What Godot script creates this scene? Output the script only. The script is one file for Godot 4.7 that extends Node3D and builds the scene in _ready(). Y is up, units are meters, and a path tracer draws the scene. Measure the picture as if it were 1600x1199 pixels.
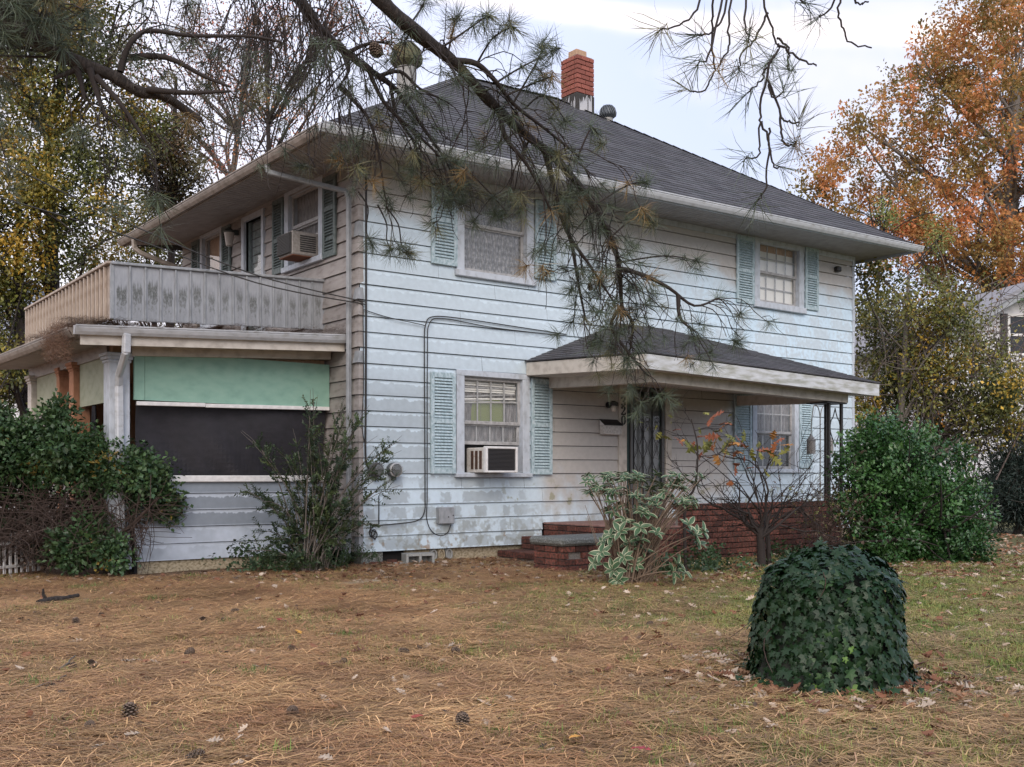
extends Node3D

# ---------------------------------------------------------------- geometry helper
class Geo:
	var v := PackedVector3Array()
	var n := PackedVector3Array()
	var uv := PackedVector2Array()
	var c := PackedColorArray()
	var tint := Color.WHITE

	func tri(a: Vector3, b: Vector3, d: Vector3, ua := Vector2.ZERO, ub := Vector2.RIGHT, ud := Vector2.ONE) -> void:
		var m := (b - a).cross(d - a).normalized()
		v.append(a); v.append(d); v.append(b)
		uv.append(ua); uv.append(ud); uv.append(ub)
		for i in 3:
			n.append(m); c.append(tint)

	func tri_c(a: Vector3, b: Vector3, d: Vector3, ca: Color, cb: Color, cd: Color) -> void:
		var m := (b - a).cross(d - a).normalized()
		v.append(a); v.append(d); v.append(b)
		c.append(ca); c.append(cd); c.append(cb)
		for i in 3:
			n.append(m); uv.append(Vector2.ZERO)

	func tri_n(a: Vector3, b: Vector3, d: Vector3, na: Vector3, nb: Vector3, nd: Vector3) -> void:
		v.append(a); v.append(d); v.append(b)
		n.append(na); n.append(nd); n.append(nb)
		for i in 3:
			c.append(tint); uv.append(Vector2.ZERO)

	func quad(a: Vector3, b: Vector3, d: Vector3, e: Vector3, u0 := Vector2.ZERO, u1 := Vector2.ONE) -> void:
		tri(a, b, d, u0, Vector2(u1.x, u0.y), u1)
		tri(a, d, e, u0, u1, Vector2(u0.x, u1.y))

	# corners in any order round the face, turned to look away from o
	func face(p: Array, o: Vector3) -> void:
		var m: Vector3 = (p[1] - p[0]).cross(p[2] - p[0])
		var q := p.duplicate()
		if m.dot(p[0] - o) < 0.0:
			q.reverse()
		tri(q[0], q[1], q[2])
		if q.size() == 4:
			tri(q[0], q[2], q[3], Vector2.ZERO, Vector2.ONE, Vector2.DOWN)

	func box(o: Vector3, s: Vector3, b := Basis(), ch := 0.0) -> void:
		var h := s * 0.5
		if ch <= 0.0:
			for ax in 3:
				for sg in [-1.0, 1.0]:
					var p := []
					for k in [[-1, -1], [1, -1], [1, 1], [-1, 1]]:
						var w := Vector3.ZERO
						w[ax] = h[ax] * sg
						w[(ax + 1) % 3] = h[(ax + 1) % 3] * k[0]
						w[(ax + 2) % 3] = h[(ax + 2) % 3] * k[1]
						p.append(o + b * w)
					face(p, o)
			return
		var at := func(ax: int, g: Vector3) -> Vector3:
			var w := Vector3((h.x - ch) * g.x, (h.y - ch) * g.y, (h.z - ch) * g.z)
			w[ax] = h[ax] * g[ax]
			return o + b * w
		for ax in 3:
			for sg in [-1.0, 1.0]:
				var p := []
				for k in [[-1, -1], [1, -1], [1, 1], [-1, 1]]:
					var g := Vector3.ZERO
					g[ax] = sg; g[(ax + 1) % 3] = k[0]; g[(ax + 2) % 3] = k[1]
					p.append(at.call(ax, g))
				face(p, o)
			for k in [[-1, -1], [1, -1], [1, 1], [-1, 1]]:
				var g0 := Vector3.ZERO
				g0[ax] = -1; g0[(ax + 1) % 3] = k[0]; g0[(ax + 2) % 3] = k[1]
				var g1 := g0
				g1[ax] = 1
				face([at.call((ax + 1) % 3, g0), at.call((ax + 1) % 3, g1), at.call((ax + 2) % 3, g1), at.call((ax + 2) % 3, g0)], o)
		for k in 8:
			var g := Vector3(-1 if k & 1 else 1, -1 if k & 2 else 1, -1 if k & 4 else 1)
			face([at.call(0, g), at.call(1, g), at.call(2, g)], o)

	# box between two corners
	func bb(a: Vector3, b: Vector3, ch := 0.0) -> void:
		box((a + b) * 0.5, (b - a).abs(), Basis(), ch)

	func tube(p: PackedVector3Array, r: PackedFloat32Array, sides := 6, caps := true) -> void:
		var last := PackedVector3Array()
		var lastn := PackedVector3Array()
		var t0 := (p[1] - p[0]).normalized()
		var side := t0.cross(Vector3.UP if absf(t0.y) < 0.9 else Vector3.RIGHT).normalized()
		for i in p.size():
			var t := (p[mini(i + 1, p.size() - 1)] - p[maxi(i - 1, 0)]).normalized()
			side = (side - t * side.dot(t)).normalized()
			var other := t.cross(side)
			var ring := PackedVector3Array()
			var rn := PackedVector3Array()
			for k in sides:
				var a := TAU * k / sides
				var d := side * cos(a) + other * sin(a)
				ring.append(p[i] + d * r[i]); rn.append(d)
			if i:
				for k in sides:
					var j := (k + 1) % sides
					tri_n(last[k], last[j], ring[j], lastn[k], lastn[j], rn[j])
					tri_n(last[k], ring[j], ring[k], lastn[k], rn[j], rn[k])
			if caps and (i == 0 or i == p.size() - 1):
				for k in range(1, sides - 1):
					if i:
						tri(ring[0], ring[k], ring[k + 1])
					else:
						tri(ring[0], ring[k + 1], ring[k])
			last = ring; lastn = rn

	func rod(a: Vector3, b: Vector3, r: float, sides := 6, r2 := -1.0) -> void:
		tube(PackedVector3Array([a, b]), PackedFloat32Array([r, r if r2 < 0 else r2]), sides)

	# solid of revolution about an axis; prof = [[radius, along]...]
	func lathe(prof: Array, o: Vector3, b := Basis(), sides := 20) -> void:
		for i in prof.size() - 1:
			var r0: float = prof[i][0]
			var y0: float = prof[i][1]
			var r1: float = prof[i + 1][0]
			var y1: float = prof[i + 1][1]
			var nr := Vector2(y1 - y0, r0 - r1).normalized()
			for k in sides:
				var a0 := TAU * k / sides
				var a1 := TAU * (k + 1) / sides
				var d0 := Vector3(cos(a0), 0, -sin(a0))
				var d1 := Vector3(cos(a1), 0, -sin(a1))
				var n0 := b * (d0 * nr.x + Vector3.UP * nr.y)
				var n1 := b * (d1 * nr.x + Vector3.UP * nr.y)
				var p00 := o + b * (d0 * r0 + Vector3.UP * y0)
				var p10 := o + b * (d1 * r0 + Vector3.UP * y0)
				var p01 := o + b * (d0 * r1 + Vector3.UP * y1)
				var p11 := o + b * (d1 * r1 + Vector3.UP * y1)
				if r0 > 0.0001: tri_n(p00, p10, p11, n0, n1, n1)
				if r1 > 0.0001: tri_n(p00, p11, p01, n0, n1, n0)

	func mesh() -> ArrayMesh:
		var a := []
		a.resize(Mesh.ARRAY_MAX)
		a[Mesh.ARRAY_VERTEX] = v; a[Mesh.ARRAY_NORMAL] = n; a[Mesh.ARRAY_TEX_UV] = uv; a[Mesh.ARRAY_COLOR] = c
		var m := ArrayMesh.new()
		m.add_surface_from_arrays(Mesh.PRIMITIVE_TRIANGLES, a)
		return m

# ---------------------------------------------------------------- scene helpers
var rng := RandomNumberGenerator.new()
const EYE := Vector3(-6.76, 1.2, 12.04)
var RT := Vector3(0.791, 0, 0.611).normalized()
var FW := Vector3(0.611, 0, -0.791).normalized()
var names := {}
var M := {}

func at(u: float, vv: float, d: float) -> Vector3:   # where a sight line stands at a depth
	return EYE + FW * d + RT * ((u - 800.0) / 1618.0 * d) + Vector3.UP * ((745.0 - vv) / 1618.0 * d)

func rr(a: float, b: float) -> float: return rng.randf_range(a, b)
func rdir() -> Vector3:
	var z := rr(-1, 1)
	var a := rr(0, TAU)
	return Vector3(sqrt(1 - z * z) * cos(a), z, sqrt(1 - z * z) * sin(a))

func numbered(called: String) -> String:
	var k: int = names.get(called, 0)
	names[called] = k + 1
	return called if k == 0 else "%s_%03d" % [called, k]

func metas(o: Node, label := "", category := "", group := "", kind := "") -> void:
	if label: o.set_meta("label", label)
	if category: o.set_meta("category", category)
	if group: o.set_meta("group", group)
	if kind: o.set_meta("kind", kind)

func thing(called: String, label: String, category: String, where := Vector3.ZERO, group := "", turn := 0.0) -> Node3D:
	var o := Node3D.new()
	o.name = numbered(called)
	add_child(o)
	o.position = where; o.rotation.y = turn
	metas(o, label, category, group)
	return o

func put(called: String, g, m: Material, parent: Node = self, kind := "", label := "") -> MeshInstance3D:
	var o := MeshInstance3D.new()
	if parent == self:
		o.name = numbered(called)
	else:
		var k := "%s/%d" % [called, parent.get_instance_id()]
		var i: int = names.get(k, 0)
		names[k] = i + 1
		o.name = called if i == 0 else "%s_%03d" % [called, i]
	o.mesh = g.mesh() if g is Geo else g
	o.material_override = m
	parent.add_child(o, true)
	metas(o, label, "", "", kind)
	return o

func solo(called: String, g, m: Material, label: String, category: String, group := "") -> MeshInstance3D:
	var o := put(called, g, m)
	metas(o, label, category, group)
	return o

func many(called: String, mesh: Mesh, m: Material, where: Array, cols: Array, parent: Node = self) -> MultiMeshInstance3D:
	var mm := MultiMesh.new()
	mm.transform_format = MultiMesh.TRANSFORM_3D
	mm.use_colors = not cols.is_empty()
	mm.mesh = mesh
	mm.instance_count = where.size()
	for i in where.size():
		mm.set_instance_transform(i, where[i])
		if mm.use_colors: mm.set_instance_color(i, cols[i])
	var o := MultiMeshInstance3D.new()
	o.multimesh = mm
	o.material_override = m
	if parent == self:
		o.name = numbered(called)
	else:
		var k := "%s/%d" % [called, parent.get_instance_id()]
		var i: int = names.get(k, 0)
		names[k] = i + 1
		o.name = called if i == 0 else "%s_%03d" % [called, i]
	parent.add_child(o, true)
	o.set_meta("kind", "stuff")
	return o

func lin(r: float, g: float, b: float) -> Color: return Color(r, g, b).linear_to_srgb()

func noise(freq: float, sd: int, oct := 4, kind := FastNoiseLite.TYPE_SIMPLEX_SMOOTH) -> FastNoiseLite:
	var f := FastNoiseLite.new()
	f.noise_type = kind; f.frequency = freq; f.seed = sd; f.fractal_octaves = oct
	return f

func ntex(freq: float, sd: int, cols: Array, oct := 4, size := 512, kind := FastNoiseLite.TYPE_SIMPLEX_SMOOTH) -> NoiseTexture2D:
	var t := NoiseTexture2D.new()
	t.width = size; t.height = size; t.seamless = true; t.noise = noise(freq, sd, oct, kind)
	var gr := Gradient.new()
	var of := PackedFloat32Array()
	var cc := PackedColorArray()
	for e in cols:
		of.append(e[0]); cc.append(lin(e[1], e[2], e[3]))
	gr.offsets = of; gr.colors = cc
	t.color_ramp = gr
	return t

# flat colour (linear), optional roughness
func mat(r: float, g: float, b: float, rough := 0.8, metal := 0.0) -> StandardMaterial3D:
	var m := StandardMaterial3D.new()
	m.albedo_color = lin(r, g, b); m.roughness = rough; m.metallic = metal
	return m

# colour from noise laid on by world position; stretch = repeats per metre
func nmat(cols: Array, rough: float, stretch: Vector3, sd := 1, freq := 0.02, bump := 0.0, oct := 5) -> StandardMaterial3D:
	var m := StandardMaterial3D.new()
	m.albedo_texture = ntex(freq, sd, cols, oct)
	m.uv1_triplanar = true; m.uv1_world_triplanar = true; m.uv1_scale = stretch
	m.roughness = rough
	if bump > 0.0:
		m.heightmap_enabled = true
		m.heightmap_texture = ntex(freq * 2.0, sd + 7, [[0.0, 0, 0, 0], [1.0, 1, 1, 1]], oct)
		m.heightmap_scale = bump
	return m

func leafmat(rough := 0.55, back := 0.3) -> StandardMaterial3D:
	var m := StandardMaterial3D.new()
	m.vertex_color_use_as_albedo = true
	m.roughness = rough
	if back > 0.0:
		m.backlight_enabled = true; m.backlight = Color(back, back, back)
	return m

func bez(a: Vector3, b: Vector3, d: Vector3, k: int) -> PackedVector3Array:
	var p := PackedVector3Array()
	for i in k + 1:
		var t := float(i) / k
		p.append(a.lerp(b, t).lerp(b.lerp(d, t), t))
	return p

func taper(r0: float, r1: float, k: int) -> PackedFloat32Array:
	var r := PackedFloat32Array()
	for i in k: r.append(lerpf(r0, r1, float(i) / maxf(k - 1, 1)))
	return r

# smooth curve through points
func spline(p: Array, per := 4) -> PackedVector3Array:
	var o := PackedVector3Array()
	for i in p.size() - 1:
		for k in per:
			var t := float(k) / per
			o.append((p[i] as Vector3).cubic_interpolate(p[i + 1], p[maxi(i - 1, 0)], p[mini(i + 2, p.size() - 1)], t))
	o.append(p[-1])
	return o

# ---------------------------------------------------------------- start
func _ready() -> void:
	rng.seed = 4711
	# camera
	var cam := Camera3D.new()
	cam.name = "camera"
	add_child(cam)
	cam.position = EYE
	cam.basis = Basis(RT, Vector3.UP, -FW)
	cam.projection = Camera3D.PROJECTION_FRUSTUM
	cam.keep_aspect = Camera3D.KEEP_HEIGHT
	cam.near = 0.1; cam.far = 500.0
	cam.size = 2.0 * 0.1 * 599.3 / 1618.0
	cam.frustum_offset = Vector2(0, 0.1 * 145.5 / 1618.0)
	# sky, sun, exposure
	var we := WorldEnvironment.new()
	we.name = "environment"
	var env := Environment.new()
	env.background_mode = Environment.BG_SKY
	env.tonemap_mode = Environment.TONE_MAPPER_LINEAR
	env.tonemap_exposure = 2.0
	env.sdfgi_enabled = true; env.ssao_enabled = true; env.ssil_enabled = true
	var sky := Sky.new()
	var pano := PanoramaSkyMaterial.new()
	pano.panorama = sky_picture()
	sky.sky_material = pano
	env.sky = sky
	we.environment = env
	add_child(we)
	var sun := DirectionalLight3D.new()
	sun.name = "sun"
	sun.light_color = Color(1.0, 0.94, 0.88)
	sun.light_energy = 0.5
	sun.light_angular_distance = 45.0
	sun.shadow_enabled = true
	add_child(sun)
	sun.look_at_from_position(Vector3(-4.5, 5.0, 7.0), Vector3.ZERO)

	materials()
	ground()
	house()
	porch()
	fittings()
	neighbours()
	plants()
	trees()
	pine()
	litter()

func sky_picture() -> ImageTexture:
	var w := 1280
	var h := 640
	var im := Image.create_empty(w, h, false, Image.FORMAT_RGBF)
	var wisps := noise(1.0, 5, 5)
	wisps.domain_warp_enabled = true; wisps.domain_warp_amplitude = 0.4; wisps.domain_warp_frequency = 1.2
	var glow := Vector3(-0.62, 0.16, -0.78).normalized()
	for y in h:
		var el := PI * (0.5 - (y + 0.5) / h)
		for x in w:
			var az := TAU * (x + 0.5) / w
			# the first column looks along -z
			var d := Vector3(sin(az) * cos(el), sin(el), -cos(az) * cos(el))
			var t := pow(clampf(1.0 - d.y, 0, 1), 3.0)
			var c := Vector3(0.24, 0.325, 0.52).lerp(Vector3(0.45, 0.48, 0.565), clampf(t * 1.1, 0, 1))
			var g := clampf(d.dot(glow) * 0.5 + 0.5, 0, 1)
			c = c.lerp(Vector3(0.98, 0.90, 0.90), pow(g, 3.6))
			if d.y > 0.0:
				var q := d / (d.y + 0.22)
				var s := wisps.get_noise_2d(q.x * 0.55 + q.z * 0.1, q.z * 1.5 - q.x * 0.5)
				c = c.lerp(Vector3(0.54, 0.53, 0.58), smoothstep(-0.12, 0.40, s) * 0.8)
				# two long vapour trails
				var tr := absf(d.y - 0.417 + 0.135 * (d.x * 0.791 + d.z * 0.611))
				var tr2 := tr + 0.006 * wisps.get_noise_2d(q.x * 4.0, q.z * 4.0)
				c = c.lerp(Vector3(0.74, 0.67, 0.66), (1.0 - smoothstep(0.003, 0.013, tr2)) * 0.75 * smoothstep(-0.9, 0.0, -d.z))
			else:
				c = Vector3(0.30, 0.29, 0.27)
			im.set_pixel(x, y, Color(c.x, c.y, c.z))
	return ImageTexture.create_from_image(im)

func materials() -> void:
	M.dark = mat(0.012, 0.012, 0.013, 0.9)
	M.trim = nmat([[0.0, 0.34, 0.37, 0.40], [0.45, 0.46, 0.51, 0.57], [1.0, 0.52, 0.57, 0.63]], 0.6, Vector3(0.8, 0.5, 0.8), 3)
	M.gutter = nmat([[0.0, 0.30, 0.30, 0.29], [0.4, 0.48, 0.51, 0.54], [1.0, 0.58, 0.61, 0.65]], 0.45, Vector3(0.5, 1.2, 0.5), 4)
	M.gutter_warm = nmat([[0.0, 0.12, 0.10, 0.08], [0.45, 0.24, 0.21, 0.18], [1.0, 0.34, 0.30, 0.27]], 0.5, Vector3(0.5, 1.2, 0.5), 5)
	M.soffit = nmat([[0.0, 0.24, 0.225, 0.22], [0.5, 0.33, 0.315, 0.31], [1.0, 0.38, 0.365, 0.36]], 0.6, Vector3(0.4, 0.4, 0.4), 6)
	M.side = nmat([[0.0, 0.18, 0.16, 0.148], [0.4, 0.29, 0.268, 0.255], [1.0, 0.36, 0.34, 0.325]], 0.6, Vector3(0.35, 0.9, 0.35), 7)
	M.beige = nmat([[0.0, 0.36, 0.33, 0.29], [0.5, 0.52, 0.49, 0.44], [1.0, 0.58, 0.55, 0.50]], 0.6, Vector3(0.5, 0.5, 0.5), 8)
	M.mossy = nmat([[0.0, 0.24, 0.25, 0.21], [0.42, 0.38, 0.39, 0.37], [0.6, 0.46, 0.48, 0.49], [1.0, 0.56, 0.59, 0.62]], 0.6, Vector3(0.25, 1.1, 0.25), 9)
	M.screen = nmat([[0.0, 0.010, 0.010, 0.013], [1.0, 0.022, 0.020, 0.027]], 0.78, Vector3(0.5, 0.8, 0.5), 10)
	M.green = nmat([[0.0, 0.19, 0.34, 0.28], [0.5, 0.23, 0.40, 0.325], [1.0, 0.26, 0.43, 0.355]], 0.65, Vector3(0.4, 0.6, 0.4), 11)
	M.olive = nmat([[0.0, 0.24, 0.27, 0.18], [0.5, 0.32, 0.34, 0.24], [1.0, 0.36, 0.38, 0.28]], 0.7, Vector3(0.4, 0.6, 0.4), 12)
	M.panel = nmat([[0.0, 0.17, 0.185, 0.19], [0.5, 0.27, 0.29, 0.31], [1.0, 0.34, 0.36, 0.385]], 0.6, Vector3(0.9, 0.5, 0.9), 13)
	M.mold = [rail_stain(77, 0.0), rail_stain(177, 0.5), rail_stain(277, 1.0), rail_stain(377, 0.2)]
	M.shutter = nmat([[0.0, 0.22, 0.31, 0.34], [0.4, 0.33, 0.44, 0.48], [0.6, 0.41, 0.52, 0.57], [1.0, 0.55, 0.63, 0.68]], 0.65, Vector3(1.6, 1.1, 1.6), 14)
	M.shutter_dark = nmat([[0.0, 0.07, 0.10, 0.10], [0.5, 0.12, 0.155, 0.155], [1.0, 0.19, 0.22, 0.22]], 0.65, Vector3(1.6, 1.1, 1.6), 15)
	M.sash = nmat([[0.0, 0.24, 0.24, 0.24], [0.5, 0.36, 0.36, 0.36], [1.0, 0.46, 0.46, 0.46]], 0.5, Vector3(1.1, 1.1, 1.1), 16)
	M.white = nmat([[0.0, 0.60, 0.60, 0.60], [1.0, 0.78, 0.78, 0.77]], 0.5, Vector3(0.9, 0.9, 0.9), 17)
	M.shingle = nmat([[0.0, 0.50, 0.50, 0.52], [0.5, 0.85, 0.85, 0.88], [1.0, 1.0, 1.0, 1.0]], 0.95, Vector3(0.8, 0.8, 0.8), 18, 0.05)
	M.shingle.vertex_color_use_as_albedo = true
	M.brick = []
	for k in 5:
		var f: float = [0.75, 0.9, 1.05, 1.25, 0.5][k]
		M.brick.append(nmat([[0.0, 0.035 * f, 0.028 * f, 0.020 * f], [0.38, 0.085 * f, 0.038 * f, 0.028 * f], [0.6, 0.15 * f, 0.050 * f, 0.036 * f], [1.0, 0.22 * f, 0.085 * f, 0.062 * f]], 0.95, Vector3(2.1, 2.1, 2.1), 20 + k, 0.02, 0.6))
	M.chimney_brick = []
	for k in 3:
		var f: float = [0.9, 1.0, 1.15][k]
		M.chimney_brick.append(nmat([[0.0, 0.16 * f, 0.055 * f, 0.042 * f], [0.5, 0.25 * f, 0.08 * f, 0.058 * f], [1.0, 0.33 * f, 0.12 * f, 0.09 * f]], 0.9, Vector3(3.1, 3.1, 3.1), 30 + k, 0.02, 0.3))
	M.mortar = nmat([[0.0, 0.12, 0.11, 0.095], [1.0, 0.34, 0.31, 0.28]], 0.95, Vector3(3, 3, 3), 34, 0.03, 0.3)
	M.soot = nmat([[0.0, 0.02, 0.02, 0.02], [1.0, 0.07, 0.065, 0.06]], 0.95, Vector3(2, 2, 2), 35, 0.03, 0.3)
	M.concrete = nmat([[0.0, 0.06, 0.068, 0.058], [0.5, 0.13, 0.14, 0.13], [0.62, 0.17, 0.18, 0.17], [1.0, 0.45, 0.46, 0.44]], 0.95, Vector3(2.2, 2.2, 2.2), 36, 0.03, 0.4)
	M.block = nmat([[0.0, 0.22, 0.23, 0.22], [1.0, 0.36, 0.37, 0.37]], 0.95, Vector3(3, 3, 3), 37, 0.04, 0.3)
	M.footing = nmat([[0.0, 0.12, 0.10, 0.06], [0.5, 0.34, 0.29, 0.20], [1.0, 0.46, 0.41, 0.32]], 0.95, Vector3(1.2, 1.6, 1.2), 38, 0.03, 0.4)
	M.iron = mat(0.015, 0.014, 0.014, 0.5)
	M.cable = mat(0.018, 0.017, 0.017, 0.6)
	M.bark = nmat([[0.0, 0.010, 0.008, 0.007], [0.5, 0.028, 0.022, 0.019], [1.0, 0.075, 0.062, 0.054]], 0.95, Vector3(1.8, 0.7, 1.8), 40, 0.03, 1.2)
	M.bark_grey = nmat([[0.0, 0.06, 0.052, 0.045], [0.5, 0.13, 0.115, 0.10], [1.0, 0.22, 0.20, 0.18]], 0.95, Vector3(2.4, 0.7, 2.4), 41, 0.03, 0.8)
	M.twig = mat(0.024, 0.018, 0.016, 0.9)
	M.vine = mat(0.062, 0.042, 0.034, 0.9)
	M.thicket = mat(0.115, 0.088, 0.080, 0.9)
	M.leaf = leafmat(0.5, 0.3)
	M.gloss = leafmat(0.35, 0.15)
	M.autumn = leafmat(0.6, 0.9)
	M.dry = leafmat(0.8, 0.15)
	M.needle = leafmat(0.55, 0.15)
	M.straw = leafmat(0.75, 0.0)
	M.glass = StandardMaterial3D.new()
	M.glass.transparency = BaseMaterial3D.TRANSPARENCY_ALPHA
	M.glass.albedo_color = Color(0.9, 0.95, 0.95, 0.06)
	M.glass.roughness = 0.02
	M.glass.metallic_specular = 0.9
	M.lace = nmat([[0.0, 0.05, 0.05, 0.052], [0.45, 0.15, 0.15, 0.155], [1.0, 0.48, 0.48, 0.49]], 0.9, Vector3(2.4, 1.1, 2.4), 44, 0.02)
	M.blind = mat(0.74, 0.74, 0.70, 0.85)
	M.curtain_dim = nmat([[0.0, 0.05, 0.045, 0.045], [0.5, 0.16, 0.15, 0.15], [1.0, 0.34, 0.33, 0.33]], 0.9, Vector3(3.0, 0.5, 3.0), 45, 0.02)
	M.orange_wood = nmat([[0.0, 0.34, 0.16, 0.09], [1.0, 0.52, 0.27, 0.16]], 0.9, Vector3(1.5, 0.6, 1.5), 47)
	M.tan = nmat([[0.0, 0.34, 0.22, 0.14], [1.0, 0.50, 0.34, 0.23]], 0.9, Vector3(1.5, 0.6, 1.5), 46)

# one blurred mould bloom per rail panel: uv runs over the panel
func rail_stain(sd_: int, low: float) -> StandardMaterial3D:
	var w := 128
	var im := Image.create_empty(w, w, false, Image.FORMAT_RGB8)
	var f := noise(0.035, sd_, 4)
	var f2 := noise(0.15, sd_ + 1, 3)
	for y in w:
		for x in w:
			var s := absf(x / 64.0 - 1.0)
			var t := y / 127.0
			var e := 1.0 - smoothstep(0.52 - 0.22 * low, 0.74 - 0.2 * low, s + 0.22 * f.get_noise_2d(x, y))
			var k := e * smoothstep(0.20 + 0.1 * low, 0.34 + 0.2 * low, t - 0.16 * (1.0 - s * s) * (1.0 - low) + 0.1 * f.get_noise_2d(x * 2, y)) * (1.0 - 0.75 * smoothstep(0.5, 0.85, t + 0.3 * f.get_noise_2d(x, y * 2)))
			k = clampf(k * (0.85 + 0.5 * f2.get_noise_2d(x, y)), 0, 1)
			var c := Vector3(0.30, 0.32, 0.35).lerp(Vector3(0.065, 0.072, 0.062), k * (0.95 - 0.2 * low)) * (1.0 + 0.15 * f.get_noise_2d(x + 300, y))
			im.set_pixel(x, y, lin(c.x, c.y, c.z))
	var m := StandardMaterial3D.new()
	m.albedo_texture = ImageTexture.create_from_image(im)
	m.roughness = 0.6
	return m

func siding_print(sunroom_wall := false) -> StandardMaterial3D:   # chalk, grey algae and rust; front wall 11.2 x 5.6 m, sunroom 3 x 1.5 m
	var w := 450 if sunroom_wall else 1680
	var h := 225 if sunroom_wall else 840
	var nz := []
	for e in [[0.008, 4], [0.02, 5], [0.06, 5], [0.004, 2]]:
		var f := noise(e[0], 50 + nz.size(), e[1])
		nz.append(f.get_image(w, h, false, false, true).get_data())
	var ln := noise(0.012, 61, 4)
	var lf := noise(0.05, 62, 3)
	var data := PackedByteArray()
	data.resize(w * h * 3)
	for py in h:
		var y0 := (h - py) / 150.0
		for px in w:
			var x := px / 150.0
			var y := y0
			var i := py * w + px
			var a: float = nz[0][i] / 255.0
			var b: float = nz[1][i] / 255.0
			var d: float = nz[2][i] / 255.0
			var e: float = nz[3][i] / 255.0
			var yy := y / (1.0 + 0.0022 * x)
			var row := (yy - 0.2) / 0.2087
			var t := row - floorf(row)
			if sunroom_wall: row = (y - 0.16) / 0.2087; t = row - floorf(row)
			var r := 0.55
			var g := 0.66
			var bl := 0.735
			var rk := floorf(row) * 57.0
			var patch := ln.get_noise_2d(px, rk)
			var rag := lf.get_noise_2d(px, rk) * 0.16 + (d - 0.5) * 0.16
			# oxidised grey below the clean upper strip of each board
			var low := smoothstep(2.9, 1.6, y) * smoothstep(3.4, 1.5, x)
			var band := smoothstep(0.82, 0.77, t + rag)
			var ragged := smoothstep(1.25, 1.05, y)
			var grey := band * clampf(low * 1.2 + 0.40 * smoothstep(5.2, 4.0, y), 0, 1) * lerpf(1.0, smoothstep(-0.12, 0.06, patch + (d - 0.5) * 0.35) * smoothstep(0.04, 0.12, t + rag * 0.6), ragged) * smoothstep(0.02, 0.10, x + (d - 0.5) * 0.1)
			r = lerpf(r, 0.38, grey); g = lerpf(g, 0.445, grey); bl = lerpf(bl, 0.485, grey)
			if sunroom_wall:
				grey = smoothstep(0.80, 0.75, t + rag) * smoothstep(0.02, 0.08, t) * clampf(0.9 - 0.25 * x + (a - 0.5) + (0.9 if y > 0.55 else -0.5), 0, 1)
				r = lerpf(0.45, 0.22, grey); g = lerpf(0.51, 0.255, grey); bl = lerpf(0.59, 0.295, grey)
			# clean cream under the eaves and inside the porch
			var cream := smoothstep(4.45, 5.0, y + (a - 0.5) * 0.5)
			cream = maxf(cream, smoothstep(2.95, 3.25, x) * smoothstep(7.5, 7.2, x) * smoothstep(2.9, 2.6, y) * smoothstep(0.3, 1.3, y + (b - 0.5) * 0.8))
			r = lerpf(r, 0.46, cream); g = lerpf(g, 0.445, cream); bl = lerpf(bl, 0.42, cream)
			# scrubbed bright patches to the right
			var sh := smoothstep(4.5, 7.5, x) * smoothstep(2.6, 3.2, y) * smoothstep(4.9, 4.3, y) * smoothstep(-0.2, 0.35, patch + (d - 0.5) * 0.9) * 0.7
			r = lerpf(r, 0.54, sh); g = lerpf(g, 0.70, sh); bl = lerpf(bl, 0.82, sh)
			# algae and rust along the foot
			if sunroom_wall: y += 1.4
			var foot := smoothstep(0.95, 0.25, y) * smoothstep(0.45, 0.62, b * 0.55 + d * 0.45) * 0.6
			r = lerpf(r, 0.21, foot); g = lerpf(g, 0.215, foot); bl = lerpf(bl, 0.175, foot)
			var rust := smoothstep(0.60, 0.72, a * 0.5 + d * 0.5) * smoothstep(0.5, 0.3, y) * 0.7
			r = lerpf(r, 0.26, rust); g = lerpf(g, 0.17, rust); bl = lerpf(bl, 0.10, rust)
			var moss := smoothstep(0.70, 0.78, b) * smoothstep(1.3, 0.9, y) * smoothstep(0.5, 0.8, y) * smoothstep(1.9, 2.6, x) * 0.6
			r = lerpf(r, 0.22, moss); g = lerpf(g, 0.22, moss); bl = lerpf(bl, 0.10, moss)
			var k: float = (0.93 + 0.14 * d) * (0.95 + 0.1 * e)
			data[i * 3] = int(255.0 * pow(clampf(r * k, 0, 1), 0.4545))
			data[i * 3 + 1] = int(255.0 * pow(clampf(g * k, 0, 1), 0.4545))
			data[i * 3 + 2] = int(255.0 * pow(clampf(bl * k, 0, 1), 0.4545))
	var im := Image.create_from_data(w, h, false, Image.FORMAT_RGB8, data)
	var m := StandardMaterial3D.new()
	m.albedo_texture = ImageTexture.create_from_image(im)
	m.roughness = 0.42
	m.heightmap_enabled = true
	m.heightmap_texture = ntex(0.008, 91, [[0.0, 0, 0, 0], [1.0, 1, 1, 1]], 2, 512)
	m.heightmap_scale = 0.25
	return m

# ---------------------------------------------------------------- ground
func hgt(x: float, z: float) -> float:
	return 0.012 * sin(x * 2.1 + 1.3 * sin(z * 1.7)) + 0.010 * sin(z * 3.1 + x * 1.1)

func green_share(x: float, z: float) -> float:   # how much lawn shows through the straw
	var d := (Vector3(x, 0, z) - EYE).dot(FW)
	var s := (Vector3(x, 0, z) - EYE).dot(RT)
	var g := smoothstep(-0.6, 2.6, s - 0.10 * (d - 6.0)) * 0.58
	g += smoothstep(1.8, 4.0, s) * smoothstep(5.2, 7.0, d) * 0.45
	g += 0.34 * smoothstep(-2.5, 0.5, s) * smoothstep(7.0, 9.0, d) * smoothstep(12.0, 10.8, d)
	return clampf(g, 0.0, 1.0)

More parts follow.
